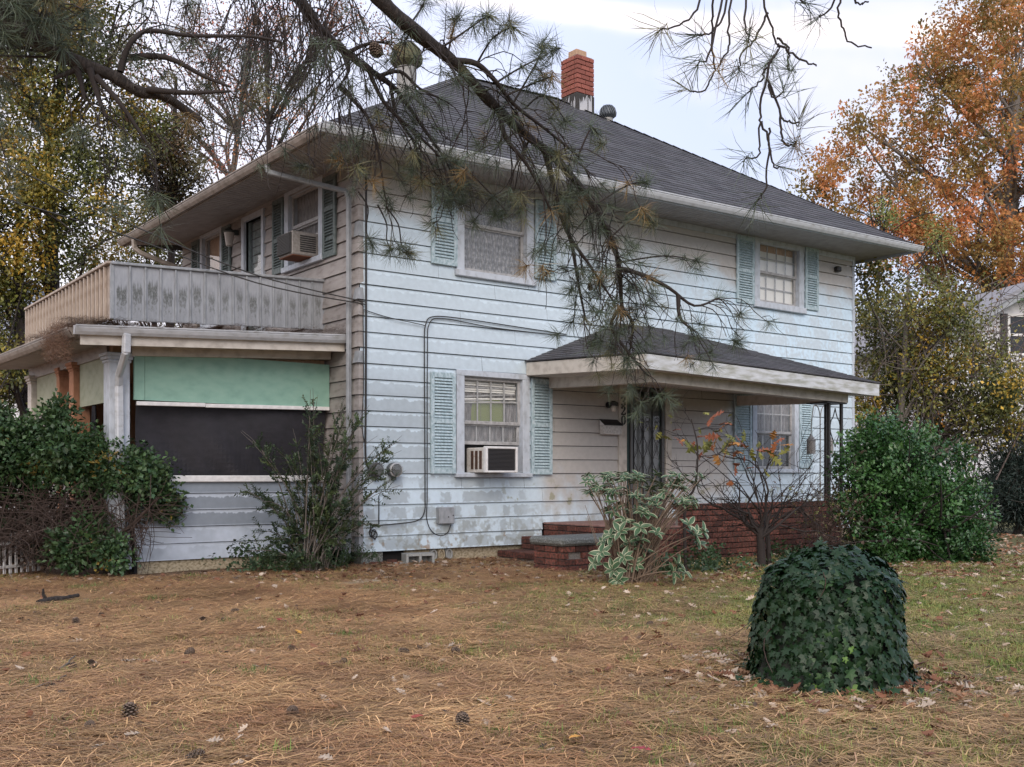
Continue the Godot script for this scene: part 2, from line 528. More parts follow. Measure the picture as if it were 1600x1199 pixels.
func ground() -> void:
	var f := noise(0.45, 8, 3)
	var g := Geo.new()
	var xs := []
	var x := -16.0
	while x < 20.0:
		xs.append(x); x += 0.5
	xs = [-220.0, -90.0, -45.0, -28.0, -20.0] + xs + [20.0, 26.0, 36.0, 60.0, 110.0, 240.0]
	var zs := []
	var z := -6.0
	while z < 16.0:
		zs.append(z); z += 0.5
	zs = [-240.0, -120.0, -60.0, -30.0, -14.0] + zs + [16.0, 22.0, 36.0, 90.0, 220.0]
	var pt := func(i: int, j: int) -> Array:
		var px: float = xs[i]
		var pz: float = zs[j]
		var k := clampf(green_share(px, pz) + 0.35 * f.get_noise_2d(px, pz), 0, 1)
		var c := Color(0.25, 0.145, 0.080).lerp(Color(0.13, 0.14, 0.05), k)
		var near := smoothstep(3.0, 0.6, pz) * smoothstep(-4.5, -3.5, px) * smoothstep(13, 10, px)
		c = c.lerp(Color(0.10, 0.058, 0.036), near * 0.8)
		var h := hgt(px, pz) if absf(px) < 17 and pz > -7 and pz < 16.5 else 0.0
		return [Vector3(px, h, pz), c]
	for i in xs.size() - 1:
		for j in zs.size() - 1:
			var a: Array = pt.call(i, j)
			var b: Array = pt.call(i, j + 1)
			var c: Array = pt.call(i + 1, j + 1)
			var d: Array = pt.call(i + 1, j)
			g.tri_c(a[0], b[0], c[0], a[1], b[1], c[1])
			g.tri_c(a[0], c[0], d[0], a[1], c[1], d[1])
	var m := nmat([[0.0, 0.45, 0.42, 0.40], [0.5, 0.85, 0.82, 0.78], [1.0, 1.0, 1.0, 1.0]], 0.95, Vector3(0.9, 0.9, 0.9), 60, 0.05, 2.0)
	m.vertex_color_use_as_albedo = true
	metas(put("ground", g, m), "", "", "", "structure")

# ---------------------------------------------------------------- house
const PITCH := 0.2087
var HOUSE: Node3D

# Boards of one wall. to3(s, y, out) places wall coordinates; holes are [s0, y0, s1, y1].
func boards(parent: Node3D, to3: Callable, s0: float, s1: float, y0: float, y1: float, holes: Array, m: Material, joints: float, sag: float, uvs: Vector2, flip := false) -> void:
	var rows := int(ceil((y1 - y0) / PITCH))
	for k in rows:
		var b := y0 + k * PITCH
		var t := minf(b + PITCH, y1)
		# where this row is cut
		var cuts := [s0, s1]
		for h in holes:
			if h[3] > b + 0.005 and h[1] < t - 0.005:
				cuts.append(clampf(h[0], s0, s1)); cuts.append(clampf(h[2], s0, s1))
		var j := s0 + joints * (0.25 + 0.7 * fmod(k * 0.618, 1.0))
		while j < s1 - 0.4:
			cuts.append(j); j += joints
		cuts.sort()
		for i in cuts.size() - 1:
			var a: float = cuts[i] + (0.0015 if i else 0.0)
			var e: float = cuts[i + 1] - (0.0015 if i < cuts.size() - 2 else 0.0)
			if e - a < 0.02: continue
			var spans := [[b, t]]
			for h in holes:
				if h[0] < (a + e) * 0.5 and h[2] > (a + e) * 0.5:
					var left := []
					for sp in spans:
						if h[3] <= sp[0] or h[1] >= sp[1]:
							left.append(sp)
						else:
							if h[1] - sp[0] > 0.01: left.append([sp[0], h[1]])
							if sp[1] - h[3] > 0.01: left.append([h[3], sp[1]])
					spans = left
			if spans.is_empty(): continue
			var g := Geo.new()
			var wob := rr(-0.003, 0.003)
			var tilt := rr(-0.004, 0.004)
			for sp in spans:
				var f0: float = (sp[0] - b) / PITCH
				var f1: float = (sp[1] - b) / PITCH
				var o0 := lerpf(0.030, 0.005, f0) + wob
				var o1 := lerpf(0.026, 0.005, f1)
				var n := maxi(1, int((e - a) / 1.2))
				for q in n:
					var sa := lerpf(a, e, float(q) / n)
					var se := lerpf(a, e, float(q + 1) / n)
					var lo: float = sp[0] + tilt * (float(q) / n - 0.5)
					var lo2: float = sp[0] + tilt * (float(q + 1) / n - 0.5)
					var ya := lo * (1.0 + sag * sa)
					var yb := lo2 * (1.0 + sag * se)
					var tt: float = sp[1] - (0.008 if f1 > 0.99 else 0.0)
					var yc: float = tt * (1.0 + sag * se)
					var yd: float = tt * (1.0 + sag * sa)
					var P: Vector3 = to3.call(sa, ya, o0)
					var Q: Vector3 = to3.call(se, yb, o0)
					var R2: Vector3 = to3.call(se, yc, o1)
					var S: Vector3 = to3.call(sa, yd, o1)
					var u0 := Vector2(sa * uvs.x, 1.0 - ya * uvs.y)
					var u1 := Vector2(se * uvs.x, 1.0 - yc * uvs.y)
					var P2: Vector3 = to3.call(sa, ya, -0.01)
					var Q2: Vector3 = to3.call(se, yb, -0.01)
					if flip:
						g.quad(Q, P, S, R2, Vector2(u1.x, u0.y), Vector2(u0.x, u1.y))
						g.quad(Q2, P2, P, Q, u0, u0)
					else:
						g.quad(P, Q, R2, S, u0, u1)
						g.quad(P2, Q2, Q, P, u0, u0)
			put("siding_board", g, m, parent)

func fr(x: float, y: float, o: float) -> Vector3: return Vector3(x, y, o)          # front wall, faces +z
func sd(s: float, y: float, o: float) -> Vector3: return Vector3(-o, y, -s)        # left wall, s runs back from the corner
func sn(x: float, y: float, o: float) -> Vector3: return Vector3(x, y, -0.78 + o)  # sunroom front

# a box in wall coordinates
func wb(g: Geo, to3: Callable, a: Vector3, b: Vector3, ch := 0.0) -> void:
	var p: Vector3 = to3.call(a.x, a.y, a.z)
	var q: Vector3 = to3.call(b.x, b.y, b.z)
	g.bb(p, q, ch)

func pane(to3: Callable, x0: float, y0: float, x1: float, y1: float, o: float) -> Geo:
	var g := Geo.new()
	g.quad(to3.call(x0, y0, o), to3.call(x1, y0, o), to3.call(x1, y1, o), to3.call(x0, y1, o))
	return g

# double-hung window: opening x0..x1, y0..y1
func window(to3: Callable, x0: float, y0: float, x1: float, y1: float, rail: float, casing: float, sill: float, cols: int, rows: int, behind: Array, low := -1.0, label := "") -> MeshInstance3D:
	var g := Geo.new()
	wb(g, to3, Vector3(x0 - casing, y0 - 0.01, 0.0), Vector3(x0, y1 + 0.01, 0.045), 0.004)
	wb(g, to3, Vector3(x1, y0 - 0.01, 0.0), Vector3(x1 + casing, y1 + 0.01, 0.045), 0.004)
	wb(g, to3, Vector3(x0 - casing, y1 + 0.0105, 0.0), Vector3(x1 + casing, y1 + casing * 0.7, 0.047), 0.004)
	wb(g, to3, Vector3(x0 - casing - 0.03, y0 - sill, 0.0), Vector3(x1 + casing + 0.03, y0 - 0.0105, 0.085), 0.008)
	# jambs go back to the wall behind
	wb(g, to3, Vector3(x0 - 0.02, y0, -0.118), Vector3(x0 + 0.0, y1, -0.001))
	wb(g, to3, Vector3(x1 - 0.0, y0, -0.118), Vector3(x1 + 0.02, y1, -0.001))
	wb(g, to3, Vector3(x0 - 0.02, y1, -0.118), Vector3(x1 + 0.02, y1 + 0.02, -0.001))
	wb(g, to3, Vector3(x0 - 0.02, y0 - 0.02, -0.118), Vector3(x1 + 0.02, y0 - 0.001, -0.001))
	var win := put("window", g, M.trim, HOUSE, "", label)
	var bot := y0 if low < 0.0 else low
	for half in 2:
		var a := rail if half else bot
		var e := y1 if half else rail + 0.02
		var o := -0.03 if half else -0.058
		var s := Geo.new()
		wb(s, to3, Vector3(x0 + 0.001, a, o - 0.012), Vector3(x0 + 0.045, e, o + 0.012), 0.003)
		wb(s, to3, Vector3(x1 - 0.045, a, o - 0.012), Vector3(x1 - 0.001, e, o + 0.012), 0.003)
		wb(s, to3, Vector3(x0 + 0.0455, a, o - 0.011), Vector3(x1 - 0.0455, a + 0.05, o + 0.013), 0.003)
		wb(s, to3, Vector3(x0 + 0.0455, e - 0.04, o - 0.011), Vector3(x1 - 0.0455, e, o + 0.011), 0.003)
		put("sash", s, M.sash, win)
		put("pane", pane(to3, x0 + 0.044, a + 0.049, x1 - 0.044, e - 0.039, o - 0.002), M.glass, win)
		if cols > 1:
			var r := rows if low < 0.0 or half else 1
			for i in range(1, cols):
				var mu := Geo.new()
				var mx := lerpf(x0 + 0.045, x1 - 0.045, float(i) / cols)
				wb(mu, to3, Vector3(mx - 0.009, a + 0.05, o - 0.022), Vector3(mx + 0.009, e - 0.04, o - 0.006))
				put("muntin", mu, M.sash, win)
			for i in range(1, r):
				var mu := Geo.new()
				var my := lerpf(a + 0.05, e - 0.04, 1.0 - float(i) / r * 1.0)
				wb(mu, to3, Vector3(x0 + 0.045, my - 0.009, o - 0.021), Vector3(x1 - 0.045, my + 0.009, o - 0.0065))
				put("muntin", mu, M.sash, win)
	for e in behind:   # [name, material, x0, y0, x1, y1, out, folds]
		var c := Geo.new()
		var n: int = e[7]
		if n == 0:
			c.quad(to3.call(e[2], e[3], e[6]), to3.call(e[4], e[3], e[6]), to3.call(e[4], e[5], e[6]), to3.call(e[2], e[5], e[6]))
		else:
			for i in n * 4:
				var p0 := lerpf(e[2], e[4], i / (n * 4.0))
				var p1 := lerpf(e[2], e[4], (i + 1) / (n * 4.0))
				var q0: float = e[6] + 0.010 * sin(i * PI / 2.0 + 0.6 * sin(i * 0.7))
				var q1: float = e[6] + 0.010 * sin((i + 1) * PI / 2.0 + 0.6 * sin((i + 1) * 0.7))
				c.quad(to3.call(p0, e[3], q0), to3.call(p1, e[3], q1), to3.call(p1, e[5], q1), to3.call(p0, e[5], q0))
		put(e[0], c, e[1], win)
	return win

func shutter(to3: Callable, x0: float, y0: float, x1: float, y1: float, m: Material, mid := 0.5, lean := 0.0) -> void:
	var g := Geo.new()
	var w := 0.055
	var my := lerpf(y0, y1, mid)
	wb(g, to3, Vector3(x0, y0, 0.028), Vector3(x0 + w, y1, 0.062), 0.004)
	wb(g, to3, Vector3(x1 - w, y0, 0.028), Vector3(x1, y1, 0.062), 0.004)
	wb(g, to3, Vector3(x0 + w + 0.0005, y0, 0.029), Vector3(x1 - w - 0.0005, y0 + 0.09, 0.06), 0.004)
	wb(g, to3, Vector3(x0 + w + 0.0005, y1 - 0.075, 0.029), Vector3(x1 - w - 0.0005, y1, 0.06), 0.004)
	wb(g, to3, Vector3(x0 + w + 0.0005, my - 0.035, 0.029), Vector3(x1 - w - 0.0005, my + 0.035, 0.06), 0.004)
	wb(g, to3, Vector3(x0 + w, y0 + 0.05, 0.027), Vector3(x1 - w, y1 - 0.05, 0.031))
	var sh := put("shutter", g, m, HOUSE)
	var p: Vector3 = to3.call(0, 0, 0)
	var along: Vector3 = to3.call(1, 0, 0) - p
	var out: Vector3 = to3.call(0, 0, 1) - p
	for half in 2:
		var a := (my + 0.04) if half else (y0 + 0.095)
		var e := (y1 - 0.08) if half else (my - 0.04)
		var n := int((e - a) / 0.041)
		for i in n:
			var y := a + (i + 0.5) * (e - a) / n
			var l := Geo.new()
			if rng.randf() < 0.025: continue
			l.box(to3.call((x0 + x1) * 0.5, y, 0.046), Vector3(x1 - x0 - 2 * w - 0.002, 0.036, 0.008), slat_basis(along.normalized(), out.normalized()))
			put("louver", l, m, sh)

func slat_basis(along: Vector3, out: Vector3) -> Basis:   # a slat whose lower edge stands out
	var up := (Vector3.UP * 0.80 - out * 0.60).normalized()
	return Basis(along, up, along.cross(up)).rotated(along, rr(-0.1, 0.1))

func brick_mesh(s: Vector3, sd_: int) -> ArrayMesh:
	var g := Geo.new()
	var r := RandomNumberGenerator.new()
	r.seed = sd_
	g.box(Vector3.ZERO, s, Basis(Vector3(r.randf_range(-1, 1), r.randf_range(-1, 1), r.randf_range(-1, 1)).normalized(), r.randf_range(0, 0.012)), 0.005)
	return g.mesh()

var BR := {}
# one brick named brick under parent; size variants are shared
func brick(parent: Node3D, o: Vector3, s: Vector3, mats: Array) -> void:
	var k := "%.3f %.3f %.3f %d" % [s.x, s.y, s.z, rng.randi() % 3]
	if not BR.has(k): BR[k] = brick_mesh(s, BR.size() + 5)
	var b := put("brick", BR[k], mats[rng.randi() % mats.size()], parent)
	b.position = o + Vector3(rr(-0.002, 0.002), rr(-0.001, 0.001), rr(-0.002, 0.002))

# a brick face in running bond. a, along (unit), out (unit): face runs from a for len metres, courses up to h
func brick_face(parent: Node3D, a: Vector3, along: Vector3, out: Vector3, len: float, h: float, mats: Array, course := 0.0813, bl := 0.213, gap := 0.011, skip := []) -> void:
	var rows := int(round(h / course))
	for k in rows:
		var s := -(bl * 0.5 if k % 2 else 0.0)
		var i := 0
		while s < len - 0.02:
			var p0 := maxf(s, 0.0)
			var p1 := minf(s + bl - gap, len)
			if p1 - p0 > 0.03 and not Vector2i(k, i) in skip:
				var c := a + along * ((p0 + p1) * 0.5) + Vector3.UP * (k * course + (course - gap) * 0.5) - out * 0.035
				var sz := along.abs() * (p1 - p0) + out.abs() * 0.09 + Vector3.UP * (course - gap)
				brick(parent, c + out * rr(-0.002, 0.003), Vector3(snappedf(sz.x, 0.002), snappedf(sz.y, 0.002), snappedf(sz.z, 0.002)), mats)
			s += bl
			i += 1

# sloping roof plane: eave and ridge given as functions of x for height; courses of tabs
func shingles(parent: Node3D, e0: Vector3, e1: Vector3, r0: Vector3, r1: Vector3, rows: int, tab: float, tone: float) -> void:
	var g := Geo.new()
	var along := (e1 - e0).normalized()
	var up := ((r0 + r1) * 0.5 - (e0 + e1) * 0.5)
	var nrm := along.cross(up).normalized()
	if nrm.y < 0: nrm = -nrm
	for k in rows:
		var t0 := float(k) / rows
		var t1 := float(k + 1) / rows + 0.15 / rows
		t1 = minf(t1, 1.0)
		var a0 := e0.lerp(r0, t0)
		var b0 := e1.lerp(r1, t0)
		var a1 := e0.lerp(r0, t1)
		var b1 := e1.lerp(r1, t1)
		var len := (b0 - a0).length()
		if len < 0.02: continue
		var s := -tab * rng.randf()
		while s < len:
			var f0 := clampf(s / len, 0, 1)
			var f1 := clampf((s + tab - 0.004) / len, 0, 1)
			s += tab
			if f1 - f0 < 0.0005: continue
			var lift := nrm * (0.016 + rr(0, 0.004))
			var dark := tone * rr(0.72, 1.25)
			g.tint = Color(dark * 0.98, dark * 0.99, dark * 1.07)
			var p := a0.lerp(b0, f0) + lift
			var q := a0.lerp(b0, f1) + lift
			var r := a1.lerp(b1, f1) + nrm * 0.008
			var w := a1.lerp(b1, f0) + nrm * 0.008
			if (q - p).cross(r - p).dot(nrm) > 0:
				g.quad(p, q, r, w)
				g.quad(p - lift, q - lift, q, p)
			else:
				g.quad(q, p, w, r)
				g.quad(q - lift, p - lift, p, q)
	put("shingle_courses", g, M.shingle, parent, "stuff")

func slab(p: Array, thick: Vector3) -> Geo:   # a four-cornered plate given its top face
	var g := Geo.new()
	var o := Vector3.ZERO
	for e in p: o += e
	o = o / p.size() - thick * 0.5
	g.face(p, o)
	var q := []
	for e in p: q.append(e - thick)
	g.face(q, o)
	for i in p.size():
		var j := (i + 1) % p.size()
		g.face([p[i], p[j], q[j], q[i]], o)
	return g

func tri_slab(p: Array, thick: Vector3) -> Geo: return slab(p, thick)

func gutter_run(a: Vector3, b: Vector3, out: Vector3, m: Material, parent: Node3D) -> MeshInstance3D:   # an open trough with a rolled lip
	var g := Geo.new()
	var prof := [[0.0, 0.0], [0.0, -0.095], [0.055, -0.105], [0.085, -0.07], [0.105, -0.03], [0.105, 0.0], [0.118, 0.004], [0.116, -0.012]]
	var al := (b - a).normalized()
	for i in prof.size() - 1:
		var p: Vector3 = a + out * prof[i][0] + Vector3.UP * prof[i][1]
		var q: Vector3 = a + out * prof[i + 1][0] + Vector3.UP * prof[i + 1][1]
		var p2: Vector3 = b + out * prof[i][0] + Vector3.UP * prof[i][1]
		var q2: Vector3 = b + out * prof[i + 1][0] + Vector3.UP * prof[i + 1][1]
		var want := al.cross(q - p)
		if (p2 - p).cross(q2 - p).dot(want) >= 0: g.quad(p, p2, q2, q)
		else: g.quad(p2, p, q, q2)
	for e in [a, b]:
		g.face([e, e + Vector3(0, -0.095, 0), e + out * 0.055 + Vector3(0, -0.105, 0), e + out * 0.105], e + (b - a) * (0.01 if e == a else -0.01))
	return put("gutter", g, m, parent)

func house() -> void:
	HOUSE = thing("house", "two storey white clapboard house with hipped grey shingle roof and pale blue shutters", "house")
	var H := HOUSE
	var front_m := siding_print()
	# --- shell
	var g := Geo.new()
	g.bb(Vector3(0.13, 0.0, -0.32), Vector3(11.0, 5.75, -0.12))
	var fw := put("front_wall", g, M.dark, H)
	g = Geo.new()
	g.bb(Vector3(0.12, 0.0, -6.45), Vector3(0.32, 5.6, -0.321))
	var sw := put("side_wall", g, M.dark, H)
	g = Geo.new()
	g.bb(Vector3(10.8, 0.2, -6.45), Vector3(11.02, 5.6, -0.321))
	g.bb(Vector3(0.321, 0.2, -6.45), Vector3(10.799, 5.6, -6.25))
	put("rear_wall", g, M.side, H)
	g = Geo.new()
	g.bb(Vector3(0.33, 0.0, -6.2), Vector3(10.79, 0.3, -0.33))
	put("floor_deck", g, M.dark, H)

	# --- front boards: holes are the window and door openings
	var holes := [[1.62, 4.08, 2.83, 5.36], [8.10, 4.30, 9.32, 5.50], [1.62, 1.22, 2.75, 2.66], [8.02, 1.28, 9.18, 2.72], [4.66, 0.5, 5.86, 2.76],
		[3.10, -1.0, 7.62, 0.51]]
	for q in holes:
		var k: float = 1.0 + 0.0011 * (q[0] + q[2])
		q[1] /= k; q[3] /= k
	boards(fw, fr, 0.0, 11.0, 0.2, 5.36, holes, front_m, 3.66, 0.0022, Vector2(1.0 / 11.2, 1.0 / 5.6))
	# --- side boards
	var sholes := [[1.06, 4.22, 2.12, 5.38], [2.96, 3.0, 3.72, 5.36], [4.62, 3.6, 5.50, 5.36]]
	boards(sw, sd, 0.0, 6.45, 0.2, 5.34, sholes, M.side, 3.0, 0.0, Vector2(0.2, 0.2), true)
	# corner caps, one to a board
	for k in 25:
		var y := 0.2 + k * PITCH
		var c := Geo.new()
		var d := rr(0.0, 0.008) + (0.02 if k in [15, 16, 19, 12] else 0.0)
		var b0 := Vector3(-0.030 - d, y, 0.030 + d)
		var t := y + PITCH - (0.004 if not k in [12, 16] else 0.05)
		var in0 := Vector3(-0.015, t, 0.013)
		c.quad(Vector3(-0.030 - d, y, -0.10), b0, in0, Vector3(-0.015, t, -0.10))
		c.quad(b0, Vector3(0.045, y, 0.030 + d * 0.4), Vector3(0.045, t, 0.013), in0)
		c.quad(Vector3(-0.01, y, -0.10), Vector3(0.045, y, 0.0), Vector3(0.045, y, 0.030), b0)
		put("corner_cap", c, M.side if k % 4 else M.panel, fw)
		c = Geo.new()
		c.bb(Vector3(10.97, y * 1.024 + 0.004, -0.05), Vector3(11.03 + rr(0, 0.02), (y + PITCH) * 1.024 - 0.004, 0.03 + rr(0, 0.012)))
		put("corner_cap", c, M.trim, fw)
	# frieze under the soffit
	g = Geo.new()
	g.box(Vector3(5.5, 5.425, 0.012), Vector3(11.06, 0.11, 0.05), Basis(Vector3.BACK, 0.0105))
	put("frieze_board", g, M.trim, fw)
	g = Geo.new()
	g.bb(Vector3(-0.04, 5.34, -6.44), Vector3(0.02, 5.42, -0.04))
	put("frieze_board", g, M.side, sw)

	# --- foundation
	g = Geo.new()
	g.bb(Vector3(0.75, -0.1, -0.118), Vector3(3.1, 0.215, -0.06))
	put("foundation", g, M.footing, H)
	g = Geo.new()
	g.bb(Vector3(7.7, -0.1, -0.118), Vector3(10.95, 0.215, -0.06))
	put("foundation", g, M.footing, H)

	roof(H)
	windows(H)
	sunroom(H)
	door(H)

func roof(H: Node3D) -> void:
	var E0 := Vector3(-1.02, 5.36, 1.02)
	var E1 := Vector3(11.66, 5.63, 1.02)
	var E2 := Vector3(11.66, 5.63, -6.75)
	var E3 := Vector3(-1.02, 5.36, -6.6)
	var R0 := Vector3(4.0, 8.46, -3.4)
	var R1 := Vector3(6.25, 8.56, -3.4)
	var dn := Vector3(0, 0.06, 0)
	var g := Geo.new()
	g.tint = Color(0.06, 0.06, 0.06)
	for q in [[E0, E1, R1, R0], [E2, E3, R0, R1]]:
		g.face(q, Vector3(5, 5, -3))
		g.face([q[0] - dn, q[1] - dn, q[2] - dn, q[3] - dn], Vector3(5, 20, -3))
	for q in [[E1, E2, R1], [E3, E0, R0]]:
		g.face(q, Vector3(5, 5, -3))
		g.face([q[0] - dn, q[1] - dn, q[2] - dn], Vector3(5, 20, -3))
	var rf := put("roof", g, M.shingle, H)
	shingles(rf, E0 + Vector3(-0.02, 0, 0.03), E1 + Vector3(0.02, 0, 0.03), R0, R1, 38, 0.30, 0.085)
	shingles(rf, E3 + Vector3(-0.03, 0, 0), E0 + Vector3(-0.03, 0, 0.02), R0, R0 + Vector3(0, 0, 0.01), 36, 0.30, 0.10)
	shingles(rf, E1 + Vector3(0.03, 0, 0.02), E2 + Vector3(0.03, 0, 0), R1, R1 - Vector3(0, 0, 0.01), 36, 0.30, 0.10)
	# hip and ridge caps
	for e in [[E0, R0], [R0, R1], [R1, E1]]:
		var a: Vector3 = e[0]
		var b: Vector3 = e[1]
		var n := int((b - a).length() / 0.2)
		var c := Geo.new()
		var side := (b - a).cross(Vector3.UP).normalized()
		for i in n:
			var p := a.lerp(b, float(i) / n) + Vector3(0, 0.035, 0)
			var q := a.lerp(b, (i + 1.2) / n) + Vector3(0, 0.022, 0)
			var k := rr(0.07, 0.12)
			c.tint = Color(k, k, k * 1.05)
			for s in [-1.0, 1.0]:
				var w: Vector3 = side * 0.13 * s - Vector3(0, 0.055, 0)
				if s > 0: c.quad(p, p + w, q + w, q)
				else: c.quad(p + w, p, q, q + w)
		put("ridge_cap", c, M.shingle, rf, "stuff")
	# soffit: ribbed panels, front and left, meeting in a mitre
	var I0 := Vector3(0.0, 5.40, 0.0)
	var I1 := Vector3(11.05, 5.52, 0.0)
	var O0 := Vector3(-1.0, 5.30, 1.0)
	var O1 := Vector3(11.6, 5.56, 1.0)
	g = ribbed(I0, I1, O0, O1, 0.105)
	put("soffit", g, M.soffit, H)
	g = ribbed(Vector3(0, 5.40, -6.45), I0, Vector3(-1.0, 5.28, -6.58), O0, 0.105)
	put("soffit", g, M.soffit, H)
	g = ribbed(I1, Vector3(11.05, 5.5, -6.4), O1, Vector3(11.6, 5.56, -6.7), 0.105)
	put("soffit", g, M.soffit, H)
	# fascia and gutters
	var fa := slab([E0 + Vector3(0.02, -0.002, -0.03), E1 + Vector3(-0.02, -0.002, -0.03), E1 + Vector3(-0.02, -0.002, 0.0), E0 + Vector3(0.02, -0.002, 0.0)], Vector3(0, 0.11, 0))
	put("fascia", fa, M.trim, H)
	fa = slab([E3 + Vector3(0.03, -0.002, 0), E0 + Vector3(0.03, -0.002, -0.01), E0 + Vector3(0.0, -0.002, -0.01), E3 + Vector3(0.0, -0.002, 0)], Vector3(0, 0.11, 0))
	put("fascia", fa, M.gutter_warm, H)
	fa = slab([E1 + Vector3(-0.03, -0.002, -0.03), E2 + Vector3(-0.03, -0.002, 0), E2 + Vector3(0, -0.002, 0), E1 + Vector3(0, -0.002, -0.03)], Vector3(0, 0.11, 0))
	put("fascia", fa, M.trim, H)
	gutter_run(E0 + Vector3(-0.1, -0.004, 0.001), E1 + Vector3(0.03, -0.004, 0.001), Vector3.BACK, M.gutter, H)
	gutter_run(E3 + Vector3(-0.001, -0.004, 0.0), E0 + Vector3(-0.001, -0.004, 0.0), Vector3.LEFT, M.gutter_warm, H)
	# downspouts
	pipe([Vector3(-1.06, 5.24, -0.55), Vector3(-1.04, 5.16, -0.55), Vector3(-0.12, 4.98, -0.16), Vector3(-0.085, 4.9, -0.14), Vector3(-0.085, 0.35, -0.14), Vector3(-0.10, 0.22, -0.12), Vector3(-0.30, 0.10, 0.05)], 0.033, M.panel, H)
	pipe([Vector3(-1.06, 5.24, -5.9), Vector3(-1.05, 5.10, -5.9), Vector3(-0.95, 5.02, -5.85), Vector3(-0.12, 4.72, -5.6), Vector3(-0.07, 4.6, -5.6), Vector3(-0.07, 3.2, -5.6)], 0.038, M.gutter_warm, H)
	# chimney
	var CH := Vector3(6.42, 7.9, -2.98)
	g = Geo.new()
	var base := Vector3(CH.x, 7.9, CH.z)
	g.bb(Vector3(CH.x + 0.02, 7.7, CH.z - 0.44), Vector3(CH.x + 0.42, 9.36, CH.z - 0.02))
	var ch := put("chimney", g, M.mortar, H)
	var y0 := 8.62
	brick_face(ch, Vector3(CH.x, y0, CH.z), Vector3.RIGHT, Vector3.BACK, 0.44, 0.74, M.chimney_brick, 0.0915, 0.225, 0.013)
	brick_face(ch, Vector3(CH.x, y0, CH.z - 0.09), Vector3.FORWARD, Vector3.LEFT, 0.37, 0.74, M.chimney_brick, 0.0915, 0.225, 0.013)
	brick_face(ch, Vector3(CH.x + 0.44, y0, CH.z - 0.09), Vector3.FORWARD, Vector3.RIGHT, 0.37, 0.74, M.chimney_brick, 0.0915, 0.225, 0.013)
	g = Geo.new()
	g.bb(Vector3(CH.x + 0.07, 9.355, CH.z - 0.34), Vector3(CH.x + 0.34, 9.50, CH.z - 0.09), 0.01)
	put("flue_liner", g, M.tan, ch)
	g = Geo.new()
	g.bb(Vector3(CH.x - 0.012, 7.9, CH.z - 0.47), Vector3(CH.x + 0.452, 8.61, CH.z + 0.012), 0.012)
	put("tar_collar", g, M.soot, ch)
	g = Geo.new()
	for i in 16:   # torn silver flashing over the collar
		var s := i / 16.0
		var a := Vector3(CH.x + 0.452 * s, 8.20 - 0.03 * s, CH.z + 0.016)
		if rng.randf() < 0.62: g.quad(a, a + Vector3(0.030, -0.006, 0.01), a + Vector3(0.028, rr(0.18, 0.40) + 0.1 * s, 0.003), a + Vector3(0.001, rr(0.18, 0.40) + 0.1 * s, 0.003))
		var b := Vector3(CH.x - 0.016, 8.30, CH.z - 0.46 * s)
		if i % 3: g.quad(b - Vector3(0, 0, 0.026), b, b + Vector3(0.0, rr(0.1, 0.32), 0), b + Vector3(0, rr(0.1, 0.32), -0.026))
	put("torn_flashing", g, mat(0.42, 0.43, 0.45, 0.45), ch)
	# turbine vents
	vent(Vector3(7.02, 8.06, -2.75), 0.16, mat(0.10, 0.115, 0.13, 0.5, 0.4), 0.10)
	vent(Vector3(3.55, 8.14, -4.55), 0.30, nmat([[0.0, 0.05, 0.055, 0.03], [1.0, 0.16, 0.16, 0.09]], 0.9, Vector3(2, 2, 2), 71, 0.03), 0.72)

func vent(o: Vector3, r: float, m: Material, stem: float) -> void:
	var g := Geo.new()
	g.lathe([[r * 0.62, -0.35], [r * 0.62, stem]], o, Basis(), 16)
	var v := put("roof_vent", g, mat(0.26, 0.26, 0.25, 0.6), HOUSE)
	var c := Geo.new()
	c.lathe([[r * 0.5, 0.0], [r * 0.9, r * 0.35], [r * 0.93, r * 0.6], [r * 0.78, r * 1.15], [r * 0.45, r * 1.5], [0.0, r * 1.6]], o + Vector3(0, stem, 0), Basis(), 20)
	for i in 18:
		var a := TAU * i / 18
		var pts := PackedVector3Array()
		for e in [[0.55, 0.02], [0.97, 0.35], [1.0, 0.62], [0.85, 1.16], [0.5, 1.52]]:
			pts.append(o + Vector3(cos(a + e[1] * 0.35) * e[0] * r, stem + e[1] * r, sin(a + e[1] * 0.35) * e[0] * r))
		c.tube(pts, taper(0.012, 0.012, 5), 4)
	put("vent_turbine", c, m, v)

func ribbed(i0: Vector3, i1: Vector3, o0: Vector3, o1: Vector3, step: float) -> Geo:   # underside panels with a groove at each joint
	var g := Geo.new()
	var len := (o1 - o0).length()
	var n := int(len / step)
	for k in n:
		var f0 := float(k) / n
		var f1 := (k + 0.88) / n
		var f2 := (k + 1.0) / n
		var a := i0.lerp(i1, f0)
		var b := i0.lerp(i1, f1)
		var c := o0.lerp(o1, f1)
		var d := o0.lerp(o1, f0)
		g.face([a, b, c, d], (a + c) * 0.5 + Vector3(0, 0.1, 0))
		var u := Vector3(0, 0.014, 0)
		var b2 := i0.lerp(i1, f2)
		var c2 := o0.lerp(o1, f2)
		g.face([b + u, b2 + u, c2 + u, c + u], (b + c) * 0.5 + Vector3(0, 0.2, 0))
		g.face([b, b + u, c + u, c], (a + d) * 0.5)
		g.face([b2, b2 + u, c2 + u, c2], (b2 + c2) * 0.5 + (b2 - b) * 5.0)
	return g

func pipe(p: Array, r: float, m: Material, parent: Node3D, called := "downspout") -> void:
	var g := Geo.new()
	var pts := PackedVector3Array()
	for e in p: pts.append(e)
	for i in pts.size() - 1:
		var a := pts[i]
		var b := pts[i + 1]
		var y := (b - a).normalized()
		var x := y.cross(Vector3(0.3, 0.2, 1)).normalized()
		g.box((a + b) * 0.5, Vector3(r * 2.1, (b - a).length() + r * 0.7, r * 1.5), Basis(x, y, x.cross(y)), r * 0.3)
	put(called, g, m, parent)

